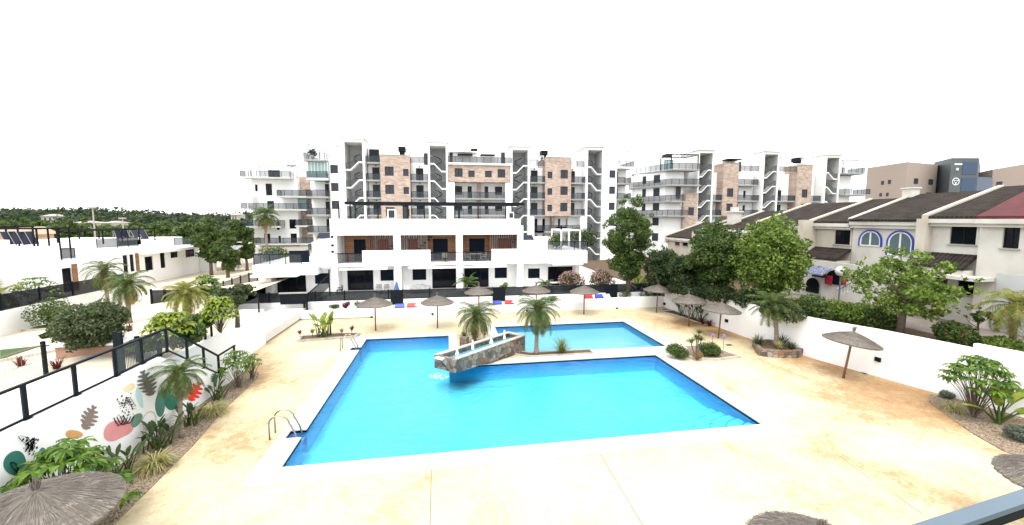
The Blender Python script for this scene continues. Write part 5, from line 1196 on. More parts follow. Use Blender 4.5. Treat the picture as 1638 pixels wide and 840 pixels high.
sy0, sz0 = PX(1447, 408, 29.3); sy1, sz1 = PX(1345, 462, 29.3)
for k in range(12): t0 = k/12; y = sy0+(sy1-sy0)*t0; b.box(y, y+(sy1-sy0)/12, -1.6, -.1, 2.05, sz0-1-(sz0-1-2.3)*t0)
b.build('outside_stair', M['white_old'], h2)
b = MB(); b.bar((29.0, sy0, sz0), (29.0, sy1, sz1), .14, .12); b.bar((29.0, sy0, sz0-.75), (29.0, sy1, sz1-.75), .1, .1)
for k in range(18): t0 = (k+.5)/18; y = sy0+(sy1-sy0)*t0; z = sz0+(sz1-sz0)*t0; b.bar((29.0, y, z-.75), (29.0, y, z), .05)
b.build('banister', M['white_plastic'], h2)
b = MB(xr); b.prism([(sy0-4, -1.6), (sy0, -1.6), (sy0, 0), (sy0-4, 0)], sz0-1.15, sz0-.95); b.build('landing', M['white_old'], h2)
# third house with lower arches, red awning and blue tile canopy
h3 = rowhouse('cream house with a dark window above a brown porch roof and arched entry', fr(1362)+.05, fr(1300), 8.1, [W4(1359, 1336, 368, 392)], m='cream', porch=(fr(1362), fr(1290), 6.0, 1.3), rise=1.85)
b = MB(xr); y0_, y1_ = fr(1362)+.2, fr(1286)
b.box(y0_-2.2, y1_, -1.5, -1.3, 2.05, 5.0); b.build('porch_wall', M['white_old'], h3)
def archpane(root, pa, pb, yt, yb_, XX, mm, name='arch_opening'):
    ya, zb_ = PX(pb, yb_, XX); yc, zt_ = PX(pa, yt, XX); cy_ = (ya+yc)/2; r_ = abs(yc-ya)/2
    b = MB(); pts = [(cy_-r_, zb_)]+[(cy_-r_*math.cos(math.pi*j/12), zt_-r_+r_*math.sin(math.pi*j/12)) for j in range(13)]+[(cy_+r_, zb_)]; b.prism(pts, 0, .03); b.v = [(XX+v[2], v[0], v[1]) for v in b.v]; b.build(name, M[mm], root)
archpane(h3, 1300, 1320, 424, 445, 28.96, 'leaf_olive' if False else 'pane_grey'); archpane(h3, 1290, 1309, 443, 470, 28.9, 'pane'); archpane(h3, 1321, 1352, 430, 458, 28.94, 'pane')
ya, za = PX(1333, 455, 28.85); b = MB(); 
for (pa, pb, yt, yb_) in ((1320, 1330, 440, 456), (1346, 1352, 440, 456)): y0q, z0q = PX(pb, yb_, 28.8); y1q, z1q = PX(pa, yt, 28.8); b.box(28.8, 28.85, min(y0q, y1q), max(y0q, y1q), z0q, z1q)
b.build('red_curtain', mat('crimson_cloth', (.30, .012, .035), None, 4, .9), h3)
b = MB(); ya, za = PX(1318, 438, 28.2); yc, zc = PX(1285, 438, 28.2); i = [b.P(p) for p in ((28.0, ya, za-.15), (28.0, yc, za-.15), (28.8, yc, za+.35), (28.8, ya, za+.35))]; b.face(i)
for k in range(12): y = ya+(yc-ya)*k/11; b.bar((28.0, y, za-.11), (28.8, y, za+.4), .09)
b.build('tiled_canopy', mat('blue_glazed_tile', (.02, .04, .16), (.35, .38, .45), 14, .35, detail=1), h3)
h4 = rowhouse('cream house with a brown grey shutter beside a protruding party wall', fr(1300)+.4, fr(1215), 7.95, [W4(1281, 1261, 368, 396, )+(('brownshutter', 'brownshutter'), 0)], m='cream', rise=1.85)
b = MB(xr); b.box(fr(1304), fr(1304)+.5, -1.3, 0, 2.05, 8.2); b.build('pilaster', M['cream'], h4)
h5 = rowhouse('cream house half hidden behind the light green tree, fifth roof from the right', fr(1215)+.3, fr(1150), 7.3, [], m='cream', rise=1.85)
h6 = rowhouse('cream house behind the trees with a white chimney at its roof edge', fr(1150)+.3, fr(1112), 6.6, [], m='cream', rise=1.85)
b = MB(xr); b.box(fr(1160), fr(1160)+1, .8, 1.8, 6.6, 9.0); b.box(fr(1160)-.15, fr(1160)+1.15, .65, 1.95, 9.0, 9.15); b.box(fr(1160)+.2, fr(1160)+.8, 1, 1.6, 9.15, 9.6); b.build('chimney', M['white_old'], h6)
h7 = rowhouse('small far cream house with one red shutter, beside the tall tree', fr(1112)+.5, fr(1068), 5.9, [W4(1087, 1080, 379, 393)+(('brown_wood', 'brown_wood'), 0), W4(1100, 1092, 379, 394)], m='cream', rise=1.9)
# chimney blocks on the near ridge
b = MB(xr); y_ = fr(1375, 330); b.box(y_, y_+.7, 4.6, 5.3, 8.5, 10.6); b.box(y_-.08, y_+.78, 4.52, 5.38, 10.6, 10.7); b.build('chimney', M['white_old'], h2)
# ================================================================== PLANTS
def depth(x, y, z):           # metres along the view axis
    return (x*math.sin(YAW)+y*math.cos(YAW))*math.cos(TH)+(H-z)*math.sin(TH)
def leaves(cl, n, size, seed=0, up=.35, aspect=.55, shell=.55, two=True):
    """n leaf faces spread through clumps (centre, radii)"""
    r = np.random.default_rng(seed); cl = [(np.array(c, float), np.array(rr if hasattr(rr, '__len__') else (rr, rr, rr), float)) for c, rr in cl]
    wts = np.array([x[1][0]**2 for x in cl]); wts /= wts.sum(); k = r.choice(len(cl), n, p=wts)
    C0 = np.array([x[0] for x in cl])[k]; R0 = np.array([x[1] for x in cl])[k]
    d = r.normal(size=(n, 3)); d /= np.linalg.norm(d, axis=1)[:, None]
    rad = shell+(1.06-shell)*r.random(n)**.6; p = C0+d*R0*rad[:, None]
    nn = d*.8+r.normal(size=(n, 3))*.75+np.array([0, 0, up]); nn /= np.linalg.norm(nn, axis=1)[:, None]
    a = np.cross(nn, r.normal(size=(n, 3))); a /= np.linalg.norm(a, axis=1)[:, None]; b_ = np.cross(nn, a)
    s = (size*(.6+.8*r.random(n)))[:, None]
    return np.stack([p-a*s, p+b_*s*aspect-a*s*.1, p+a*s, p-b_*s*aspect-a*s*.1], 1).reshape(-1, 3)
def quadmesh(name, V, m, parent=None, off=(0, 0, 0), **kw):
    me = bpy.data.meshes.new(name); n = len(V)//4; base = Vector((0, 0, 0)); q = parent
    while q is not None: base += q.location; q = q.parent
    V = V-np.array(base)-np.array(off)
    me.vertices.add(len(V)); me.vertices.foreach_set('co', V.astype(np.float32).ravel()); me.loops.add(4*n); me.loops.foreach_set('vertex_index', np.arange(4*n, dtype=np.int32))
    me.polygons.add(n); me.polygons.foreach_set('loop_start', np.arange(0, 4*n, 4, dtype=np.int32)); me.polygons.foreach_set('loop_total', np.full(n, 4, dtype=np.int32))
    me.materials.append(m); me.update(); me.validate(); o = bpy.data.objects.new(name, me); C.collection.objects.link(o); o.location = off
    if parent is not None: o.parent = parent
    for k, v in kw.items(): o[k] = v
    return o
TREE_G = 'trees'
def tree(label, px, pyb, zb, ytop, ybot, hw, m, n=5000, size=.13, ncl=16, seed=1, base=None, name='tree', trunk=.13, cat='tree', group=None, asp=.55, cr=.42, flat=1., loose=0, xoff=0):
    x, y = base[:2] if base else G(px, pyb, zb); zb = base[2] if base and len(base) > 2 else zb
    d = depth(x, y, zb); s = d/F; zt = zb+(pyb-ytop)*s; z0 = zb+(pyb-ybot)*s; rw = hw*s*.9; cz = (zt+z0)/2; rz = (zt-z0)/2; rn = random.Random(seed)
    cx = x+xoff*s*math.cos(YAW); cy = y-xoff*s*math.sin(YAW)
    t = thing(name, label, cat, (x, y, zb), 0, group)
    cl = []
    for k in range(ncl):
        u = rn.uniform(-1, 1); a = k*2.4+rn.random(); q = math.sqrt(1-u*u); rr_ = rn.uniform(.5, .85)+loose*rn.uniform(-.3, .2)
        if u < -.3: q *= .8
        r_ = cr*min(rw, rz)*rn.uniform(.55, 1.15); cl.append(((cx+rw*rr_*q*math.cos(a), cy+rw*rr_*q*math.sin(a), cz+rz*rr_*u*flat), (r_*1.15, r_*1.15, r_*.85)))
    for k in range(ncl//2):
        u = rn.uniform(-.7, 1); a = rn.random()*6.28; q = math.sqrt(1-u*u); rr_ = rn.uniform(.88, 1.1); r_ = cr*min(rw, rz)*rn.uniform(.25, .55); cl.append(((cx+rw*rr_*q*math.cos(a), cy+rw*rr_*q*math.sin(a), cz+rz*rr_*u*flat), (r_, r_, r_)))
    if not loose: cl.append(((cx, cy, cz), (rw*.42, rw*.42, rz*.5)))
    V = leaves(cl, n, size, seed); quadmesh('crown', V, m, t)
    b = MB(); h = cz-zb; lean = (cx-x, cy-y)
    b.tube([(x, y, zb-.1), (x+.03+lean[0]*.3, y+lean[1]*.3, zb+h*.35), (x-.04+lean[0]*.6, y+lean[1]*.6, zb+h*.7), (cx, cy, cz+rz*.3)], [trunk*1.25, trunk, trunk*.75, trunk*.3], 8)
    for c_, r_ in cl[:9]:
        s0 = rn.uniform(.4, .75); p0 = Vector((x+lean[0]*s0*.8, y+lean[1]*s0*.8, zb+h*s0)); p1 = Vector(c_); mid = p0.lerp(p1, .5)+Vector((0, 0, -.1*rn.random())); b.tube([p0, mid, p1], [trunk*.45, trunk*.3, trunk*.12], 5)
    b.build('trunk', M['trunk'], t, smooth=True); return t
def shrub(label, x, y, z, rw, h, m, n=1500, size=.07, seed=1, name='shrub', cat='shrub', group=None, ncl=7, extra=None, asp=.5):
    rn = random.Random(seed); cl = []
    for k in range(ncl):
        a = k*2.4; q = rw*.5*math.sqrt(rn.random()*.9+.1); r_ = rw*rn.uniform(.42, .6); cl.append(((x+q*math.cos(a), y+q*math.sin(a), z+min(h-r_*.7, h*rn.uniform(.4, .75))), (r_, r_, min(r_, h*.42))))
    t = thing(name, label, cat, (x, y, z), 0, group); quadmesh('foliage', leaves(cl, n, size, seed, aspect=asp), m, t)
    b = MB()
    for k in range(6):
        c_ = cl[k % ncl][0]; b.tube([(x+.04*k-.1, y+.03*(k % 3), z-.03), tuple(Vector((x, y, z)).lerp(Vector(c_), .5)), c_], [.025, .02, .01], 5)
    b.build('stem', M['trunk'], t)
    if extra: quadmesh('blossom', leaves(cl, extra[1], size*.8, seed+9, shell=.9), extra[0], t)
    return t
def frond(b, o, az, el, ln, droop, leaflet, nl=20, wid=.02, rnd=None, curl=.0, vee=.35):
    """one feather frond: arching rachis with paired leaflets; appended as quads"""
    p = Vector(o); a = Vector((math.cos(az), math.sin(az), 0)); e = el; st = ln/nl; side = Vector((-math.sin(az), math.cos(az), 0)); pts = [p.copy()]; V = []
    for k in range(nl):
        dr = a*math.cos(e)+Vector((0, 0, math.sin(e))); q = p+dr*st; t = (k+.5)/nl
        w_ = .012*(1-t)+.004; V += [p-side*w_, p+side*w_, q+side*w_, q-side*w_]
        if k > 1:
            L_ = leaflet*(math.sin(math.pi*min(1, t*.92+.1))**.6)*rnd.uniform(.85, 1.1); upv = dr.cross(side)*-1
            for s in (1, -1):
                tip = q+side*s*L_*.80+dr*L_*.50+Vector((0, 0, -L_*(.12+.45*max(0, t-.2)+rnd.uniform(0, .2)))) + upv*(-vee*0)
                n_ = dr*wid; V += [q-n_, q+n_, tip+n_*.15, tip-n_*.15]
        p = q; e -= droop/nl*(1+.8*t)
    return V
def palm(label, base, h, fl, nf=34, seed=1, m='palm_leaf', dry=6, tr=.11, lean=(0, 0), boot=.45, leaflet=.38, el0=80, el1=-30, droop=1.35, nl=26, wid=.026, name='palm_tree', group=None, cat='palm tree'):
    rn = random.Random(seed); x, y, z = base; t = thing(name, label, cat, base, 0, group); b = MB(); n = 9; pts = []; rr_ = []
    for k in range(n+1): q = k/n; pts.append((x+lean[0]*q*q, y+lean[1]*q*q, z-.05+h*q)); rr_.append(tr*(1.35-.35*min(1, q*4) if q < .25 else 1.0)*(1+.05*(k % 2)))
    b.tube(pts, rr_, 12); b.build('trunk', M['palm_trunk'], t, smooth=True)
    top = Vector((x+lean[0], y+lean[1], z+h))
    if boot:
        b = MB(); b.lathe([(tr*1.02, -boot), (tr*1.7, -boot*.6), (tr*1.75, -boot*.2), (tr*1.1, .12), (.02, .2)], 12, top)
        for k in range(26): a = k*2.4; zz_ = -boot*.8+boot*.9*k/26; b.bar((top.x+tr*1.3*math.cos(a), top.y+tr*1.3*math.sin(a), top.z+zz_), (top.x+tr*2.3*math.cos(a), top.y+tr*2.3*math.sin(a), top.z+zz_+.16), .045, .02)
        b.build('trunk_head', M['palm_boot'], t)
    V = []
    for k in range(nf):
        q = k/nf; V += frond(b, top, k*2.4+rn.uniform(-.2, .2), R(el0+(el1-el0)*q+rn.uniform(-8, 8)), fl*rn.uniform(.85, 1.08), droop*rn.uniform(.8, 1.2), leaflet, nl, wid, rn)
    quadmesh('crown', np.array([tuple(v) for v in V]), M[m], t)
    if dry:
        V = []
        for k in range(dry): V += frond(b, top+Vector((0, 0, -.1)), k*2.4+.7, R(-20-rn.uniform(0, 35)), fl*rn.uniform(.75, .95), droop*.8, leaflet*.8, nl, wid, rn)
        quadmesh('dry_fronds', np.array([tuple(v) for v in V]), M['palm_dry'], t)
    return t
def blades(cx, cy, cz, n, ln, wid, seed=0, spread=1.0, arch=1.0, up=.3, seg=4):
    rn = random.Random(seed); V = []
    for k in range(n):
        az = rn.random()*2*math.pi; e = R(rn.uniform(25+45*up, 88)); L_ = ln*rn.uniform(.65, 1.1); a = Vector((math.cos(az), math.sin(az), 0)); s = Vector((-a.y, a.x, 0)); p = Vector((cx, cy, cz))+a*rn.random()*.08*spread+s*rn.uniform(-.06, .06)
        for j in range(seg):
            t0, t1 = j/seg, (j+1)/seg; w0 = wid*(1-t0**2)*(.6+.8*t0 if t0 < .5 else 1); w1 = wid*(1-t1**2)*(.6+.8*t1 if t1 < .5 else 1); q = p+(a*math.cos(e)*spread+Vector((0, 0, math.sin(e))))*L_/seg
            V += [p-s*w0, p+s*w0, q+s*max(w1, .002), q-s*max(w1, .002)]; p = q; e -= arch*R(24)*(1+j*.4)
    return np.array([tuple(v) for v in V])
def tuft(label, x, y, z, ln, m, n=70, wid=.014, seed=1, name='tufted_plant', cat='plant', arch=1., group=None, up=.3, spread=1.):
    return quadmesh(name, blades(0, 0, 0, n, ln, wid, seed, spread, arch, up), M[m], None, (0, 0, 0), label=label, category=cat, **({'group': group} if group else {})) if False else _tuft(label, x, y, z, ln, m, n, wid, seed, name, cat, arch, group, up, spread)
def _tuft(label, x, y, z, ln, m, n, wid, seed, name, cat, arch, group, up, spread):
    o = quadmesh(name, blades(0, 0, 0, n, ln, wid, seed, spread, arch, up), M[m], None, (0, 0, 0)); o.location = (x, y, z); o['label'] = label; o['category'] = cat
    if group: o['group'] = group
    return o
def paddle(p, az, el, stem, ln, wid, V, S, rn, fold=.25, droop=.5):
    """paddle leaf on a stalk (banana, strelitzia)"""
    a = Vector((math.cos(az), math.sin(az), 0)); s = Vector((-a.y, a.x, 0)); q = Vector(p)+(a*math.cos(el)+Vector((0, 0, math.sin(el))))*stem; S.append((Vector(p), q)); e = el-.15; seg = 6
    for j in range(seg):
        t0, t1 = j/seg, (j+1)/seg; w0 = wid*math.sin(math.pi*min(1, t0*.93+.05))**.6; w1 = wid*math.sin(math.pi*min(1, t1*.93+.05))**.6; dr = a*math.cos(e)+Vector((0, 0, math.sin(e))); r = q+dr*ln/seg; up = s.cross(dr)*fold*-1
        for sg in (1, -1): V += [q, r, r+s*sg*w1+up*w1*-1, q+s*sg*w0+up*w0*-1]
        q = r; e -= droop/seg*(1+t0)
def paddles(label, x, y, z, n, stem, ln, wid, m, seed=1, name='banana_plant', cat='plant', el=(45, 85), spread=.12, droop=.6, group=None, stemr=.02, stemm='leaf_mid', loc=None):
    rn = random.Random(seed); V = []; S = []; t = thing(name, label, cat, (x, y, z), 0, group)
    for k in range(n): a = k*2.4+rn.uniform(-.3, .3); paddle((x+rn.uniform(-spread, spread), y+rn.uniform(-spread, spread), z), a, R(rn.uniform(*el)), stem*rn.uniform(.6, 1.1), ln*rn.uniform(.7, 1.1), wid*rn.uniform(.8, 1.1), V, S, rn, droop=droop)
    quadmesh('leaves', np.array([tuple(v) for v in V]), M[m], t); b = MB()
    for p, q in S: b.tube([p, q], [stemr*1.4, stemr*.6], 6)
    b.build('stalks', M[stemm], t); return t
def palmate(label, x, y, z, h, rw, nh, m='scheff', leaf=.28, nleaf=8, seed=1, name='umbrella_plant', cat='plant', group=None, trunk=.025, nst=3, low=.45, lw=.036):
    """schefflera-like: heads of drooping finger leaves on thin stems"""
    rn = random.Random(seed); V = []; t = thing(name, label, cat, (x, y, z), 0, group); b = MB(); cs = []
    for k in range(nst): cs.append([(x+rn.uniform(-.12, .12), y+rn.uniform(-.12, .12), z)])
    for k in range(nh):
        u = (k+.5)/nh; a = k*2.4; q = rw*math.sqrt(u)*rn.uniform(.85, 1.1); hz = z+h*(1-(1-low)*u**1.5)*rn.uniform(.86, 1.04); p = Vector((x+q*math.cos(a), y+q*math.sin(a), hz)); r0 = Vector(cs[k % nst][0])
        b.tube([r0, r0.lerp(p, .5)+Vector((0, 0, h*.08)), p], [trunk, trunk*.7, trunk*.35], 5)
        for j in range(nleaf):
            az = 2*math.pi*j/nleaf+rn.random()*.4; L_ = leaf*rn.uniform(.8, 1.15); aa = Vector((math.cos(az), math.sin(az), 0)); s = Vector((-aa.y, aa.x, 0)); e = R(rn.uniform(0, 25)); p0 = p.copy(); seg = 3
            for g_ in range(seg):
                t0, t1 = g_/seg, (g_+1)/seg; w0 = L_*lw*4*math.sin(math.pi*(t0*.9+.06)); w1 = L_*lw*4*math.sin(math.pi*min(1, t1*.9+.08)); q_ = p0+(aa*math.cos(e)+Vector((0, 0, math.sin(e))))*L_/seg; V += [p0-s*w0, p0+s*w0, q_+s*w1, q_-s*w1]; p0 = q_; e -= R(34)
    quadmesh('leaves', np.array([tuple(v) for v in V]), M[m], t); b.build('stems', M['trunk'], t); return t

# ---------------------------------------------------------------- beds and planters
b = MB(); e_ = [(-10.98, 8), (-9.0, 8), (-9.05, 12), (-9.3, 15.9), (-9.7, 19), (-9.85, 22.4), (-10.15, 23.3), (-10.98, 23.6)]
b.prism(e_, 0, .035); b.build('planting_bed', M['gravel'], label='long tan gravel bed with plants at the foot of the mural wall', cat='flower bed')
b = MB(); e_ = [(23.2, 14.6), (22.5, 15.2), (21.6, 14.6), (20.7, 13.2), (20.0, 12.0), (19.6, 10.9), (19.7, 9.6), (20.4, 7), (25, 6), (24.2, 10.8)]
b.prism(e_, 0, .035); b.build('planting_bed', M['gravel'], label='curved tan gravel bed against the right wall near the corner of the picture', cat='flower bed')
def planter(label, poly, h, fill, wallm='curb', th=.18):
    c = Vector((sum(p[0] for p in poly)/len(poly), sum(p[1] for p in poly)/len(poly))); t = thing('planter', label, 'planter', (c.x, c.y, 0)); b = MB()
    ins = [tuple(c+(Vector(p)-c)*(1-th/(Vector(p)-c).length)) for p in poly]; n = len(poly)
    for k in range(n): b.prism([poly[k], poly[(k+1) % n], ins[(k+1) % n], ins[k]], 0.002, h)
    b.build('kerb', M[wallm], t); b = MB(); b.prism(ins, 0.001, h-.05); b.build('soil', M[fill], t); return t
planter('low brick edged planter with a banana plant at the far left of the deck', [(-10.1, 28.75), (-6.35, 29.2), (-6.2, 29.9), (-7.4, 30.2), (-10.2, 29.8)], .16, 'soil')
planter('gravel planter island between the two pools and the right deck', [(14.0, 22.25), (14.3, 21.3), (15.6, 20.95), (17.3, 21.2), (17.1, 22.2), (16.2, 23.6), (14.95, 23.6), (14.92, 23.2)], .12, 'gravel')
planter('stone edged raised planter under the palm at the right wall', [(18.6, 21.35), (19.3, 20.9), (20.6, 20.6), (21.35, 21.0), (20.9, 23.1), (19.6, 23.1)], .42, 'soil', 'stone', .3)
planter('narrow gravel island with two palms between the pools', [(1.5, 26.9), (.9, 26.0), (4.9, 23.27), (8.9, 23.27), (8.9, 23.93), (5.0, 23.93), (3.5, 25.0), (2.6, 27.3)], .10, 'soil', 'curb', .12)
planter('low bed against the far corner of the right wall', [(18.9, 33.2), (19.4, 31.8), (19.9, 28.5), (20.3, 28.3), (20.15, 33.4)], .08, 'soil', 'curb', .08)
b = MB(); b.box(.75, 1.35, 26.0, 26.6, 0, .62); b.build('stone_block', M['stone'], label='small stone block holding a plant behind the water feature', cat='planter')

# ---------------------------------------------------------------- pool palms
def atpx(px, py, z=0): x, y = G(px, py, z); return (x, y, z)
palm('shorter palm with drooping brown lower fronds just behind the stone basin', (1.75, 27.0, .05), 1.75, 1.8, 44, 3, dry=14, tr=.12, lean=(.15, 0), boot=.4)
palm('taller slender palm standing between the two pools', (5.3, 23.6, .05), 2.75, 1.8, 44, 4, dry=9, tr=.12, lean=(.1, 0), boot=.5)
palm('palm in the stone edged planter by the right wall', (20.3, 21.9, .35), 2.5, 1.75, 34, 5, dry=4, tr=.12, lean=(-.25, .1), boot=.5, droop=1.1, el1=0)
palm('palm with arching grey green fronds in front of the painted wall', (-10.05, 16.55, .03), 2.45, 1.15, 34, 6, dry=5, tr=.075, lean=(.05, .1), boot=.8, leaflet=.30, wid=.016, m='palm_leaf')
for i, (px, py, yc, fl, lab, m_) in enumerate(((174, 497, 433, 1.9, 'left palm of the tall pair in the left garden', 'palm_leaf'), (207, 517, 455, 1.55, 'right palm of the tall pair in the left garden', 'palm_leaf'), (297, 512, 470, 1.45, 'short yellowish palm in front of the dark fence in the left garden', 'palm_yellow'))):
    p = TG(px, py); s = depth(*p)/F; palm(lab, p, (py-yc)*s, fl, 32, 10+i, m=m_, dry=5, tr=.12, boot=.7, lean=(-.1 if i == 0 else .1, 0), el1=-25)
palm('yellowish palm fronds at the left picture edge behind the wire fence', (-20.3, 13.5, 1.9), 1.0, 1.7, 26, 21, m='palm_yellow', dry=3, boot=0)
palm('low yellow palm behind the dark garden fence at the far left', (-30.5, 33, .5), 2.6, 1.8, 24, 22, m='palm_yellow', dry=3, boot=0)
x, y, z = TG(427, 470); p = (*PY(427, 400, 62)[:1], 62, 1.1); palm('tall fan palm in front of the angled white apartment wing', (PY(427, 400, 60)[0], 60, 1.1), 7.6, 1.9, 44, 23, m='palm_leaf', dry=12, tr=.17, boot=.4, leaflet=.9, nl=9, wid=.07, droop=1.0)
palm('broad dark date palm among the trees left of the apartment wing', (PY(308, 380, 88)[0], 88, .4), 4.8, 4.4, 44, 24, dry=8, tr=.35, boot=.5, leaflet=.7, nl=16, wid=.05, m='leaf_olive')
palm('dark date palm in front of the trees beside the road', (PY(370, 400, 66)[0], 66, .4), 2.4, 2.6, 36, 25, dry=8, tr=.25, boot=.4, leaflet=.5, nl=16, wid=.035, m='leaf_olive')
palm('yellow green palm hanging in at the right picture edge', (26.4, 14.8, 2.05), 2.2, 1.9, 34, 26, m='palm_yellow', dry=4, boot=.4, leaflet=.42, droop=1.5)
palm('small green palm in front of the right terraced house door', (PY(747, 470, 38.6)[0], 38.6, 1.15), .9, 1.5, 20, 27, dry=0, boot=0, tr=.06, leaflet=.35, el1=20, droop=1.0, m='leaf_mid')
palm('low spreading palm behind the fence by the right corner house', (PY(872, 462, 38.6)[0], 38.6, 1.15), .6, 1.2, 22, 28, dry=0, boot=0, tr=.06, leaflet=.3, el1=0, m='palm_leaf')
palm('feathery dark cycad behind the right wall at the picture edge', (25.6, 12.7, 2.05), .5, 1.3, 26, 29, dry=3, boot=0, tr=.12, leaflet=.24, el1=-10, m='leaf_dark')

# ---------------------------------------------------------------- bed along the mural wall
def bed(px, py): return G(px, py, .035)
x, y = bed(100, 815); palmate('large glossy umbrella plant in the lower left corner beside the parasol', -10.0, 11.75, .03, 2.35, 1.15, 64, leaf=.38, nleaf=11, seed=3, low=.25)
x, y = bed(192, 765); paddles('dark upright blade leaved plant right of the umbrella plant in the lower left', x, y, .03, 18, .75, .6, .075, 'blade', 4, 'bird_of_paradise', el=(55, 85), spread=.25)
x, y = bed(248, 750); tuft('cream striped tufted plant nearest the camera in the left bed', x, y, .03, .95, 'stripe', 220, .017, 5, arch=1.1, group='striped tufts')
x, y = bed(262, 716); paddles('dark green plant behind the nearest striped tuft at the mural', x-.2, y, .03, 24, .65, .6, .08, 'blade', 6, 'bird_of_paradise', el=(50, 85), spread=.3)
x, y = bed(272, 690); tuft('fine green grass tuft left of the mural palm trunk', x-.25, y-.2, .03, 1.0, 'leaf_olive', 150, .009, 7, arch=1.)
x, y = bed(312, 678); paddles('dark narrow leaved plant right of the mural palm trunk', x-.1, y, .03, 16, .65, .5, .07, 'blade', 8, 'bird_of_paradise', el=(55, 85), spread=.2)
x, y = bed(345, 662); tuft('cream striped tufted plant beyond the mural palm in the left bed', x-.1, y, .03, .9, 'stripe', 220, .017, 9, arch=1.1, group='striped tufts')
x, y = bed(352, 640); paddles('green blade plant between the far striped tuft and the stair railing', x-.1, y+.1, .03, 16, .6, .5, .07, 'blade', 10, 'bird_of_paradise', el=(50, 80), spread=.2)
x, y = bed(384, 620); palmate('umbrella plant with red stems near the far end of the left bed', x-.1, y, .03, 1.75, .75, 34, leaf=.3, nleaf=8, seed=11, nst=5, low=.5, m='scheff', trunk=.012)
x, y = bed(408, 606); palmate('smaller umbrella plant at the far end of the left bed', x-.1, y, .03, 1.3, .4, 14, leaf=.24, nleaf=8, seed=12, low=.6, m='scheff')
# far left planter
def pl(px, Y_=29.4): return PY(px, 540, Y_)[0], Y_
x, y = pl(520, 29.6); paddles('yellow green banana plant in the far left planter', x, y, .1, 20, 1.15, .8, .17, 'lime', 13, 'banana_plant', el=(55, 88), spread=.42, stemr=.03)
for i, (px, hh, m_, lab) in enumerate(((480, .75, 'redleaf', 'dark red spiky plant at the left end of the far planter'), (500, .8, 'palm_yellow', 'thin yellow leaved plant left of the banana plant'), (547, .75, 'palm_yellow', 'thin yellow leaved plant right of the banana plant'), (563, .95, 'redleaf', 'dark red spiky plant at the right end of the far planter'))):
    x, y = pl(px); t = thing('cordyline', lab, 'plant', (x, y, .1), 0, 'spiky plants in the far planter'); b = MB(); b.tube([(x, y, .1), (x, y, .1+hh*.5)], .02, 6); b.build('stem', M['trunk'], t); quadmesh('leaves', blades(x, y, .1+hh*.4, 40, hh*.55, .022, 30+i, .8, .5, .4), M[m_], t)
x, y = 1.05, 26.3; tuft('small spiky green plant on the block behind the water feature', x, y, .6, .4, 'blade', 40, .02, 14, name='agave', arch=.3)
x, y = G(902, 571); palm('short yucca with pale green blades on the island between the pools', (x, y+.2, .05), .12, .1, 1, 15, dry=0, boot=0) if False else tuft('short yucca with pale green blades on the island between the pools', x, 23.6, .08, 1.15, 'palm_yellow', 150, .022, 15, name='yucca', cat='plant', arch=.35, up=.1, spread=.8)
# right island
for i, (px, py, lab) in enumerate(((1086, 574, 'round dark green shrub on the left side of the gravel island'), (1141, 571, 'round dark green shrub on the right side of the gravel island'))):
    x, y = G(px, py, .08); shrub(lab, x, y+.25, .08, .72, .72, M['leaf_mid'], 2600, .055, 40+i, group='shrubs on the gravel island')
x, y = G(1113, 572, .08); t = thing('dracaena', 'slim stemmed plant with narrow drooping leaves between the two island shrubs', 'plant', (x, y, .08)); b = MB(); V = []
for k, (dx, hh) in enumerate(((-.35, .95), (.0, 1.15), (.15, 1.5), (.3, 1.05))): b.tube([(x, y, .05), (x+dx*.7, y, .08+hh*.6), (x+dx, y, .08+hh)], [.035, .03, .025], 6); V.append(blades(x+dx, y, .05+hh, 60, .5, .018, 50+k, 1, 1.1, .2))
b.build('stem', M['trunk'], t); quadmesh('leaves', np.concatenate(V), M['leaf_mid'], t)
x, y = G(1118, 576, .08); shrub('small brownish dry shrub between the green island shrubs', x, y+.1, .08, .38, .42, M['palm_dry'], 500, .04, 44)
for i, (px, lab) in enumerate(((1138, 'thin agapanthus stem with lilac flower left of the parasol pole'), (1156, 'thin agapanthus stem with lilac flower right of the parasol pole'))):
    x, y = G(px, 566, .08); t = thing('agapanthus', lab, 'flower', (x, y, .08)); b = MB(); b.tube([(x, y, .08), (x+.05, y, 1.2)], .012, 5); b.build('stem', M['leaf_mid'], t); quadmesh('blossom', leaves([((x+.05, y, 1.22), .09)], 60, .04, 60+i), M['purple'], t)
# raised planter
for i, (x, y, l_, m_, lab) in enumerate(((19.35, 22.3, .75, 'leaf_olive', 'grey green spiky rosette left of the right palm trunk'), (20.05, 21.4, .6, 'stripe', 'striped spiky rosette in front of the right palm trunk'), (20.7, 21.9, .8, 'blade', 'tall green blades right of the right palm trunk'), (20.75, 21.25, .55, 'leaf_olive', 'low grey blades at the right end of the raised planter'))):
    tuft(lab, x, y, .36, l_, m_, 70, .028, 70+i, name='agave', arch=.25, up=.2)
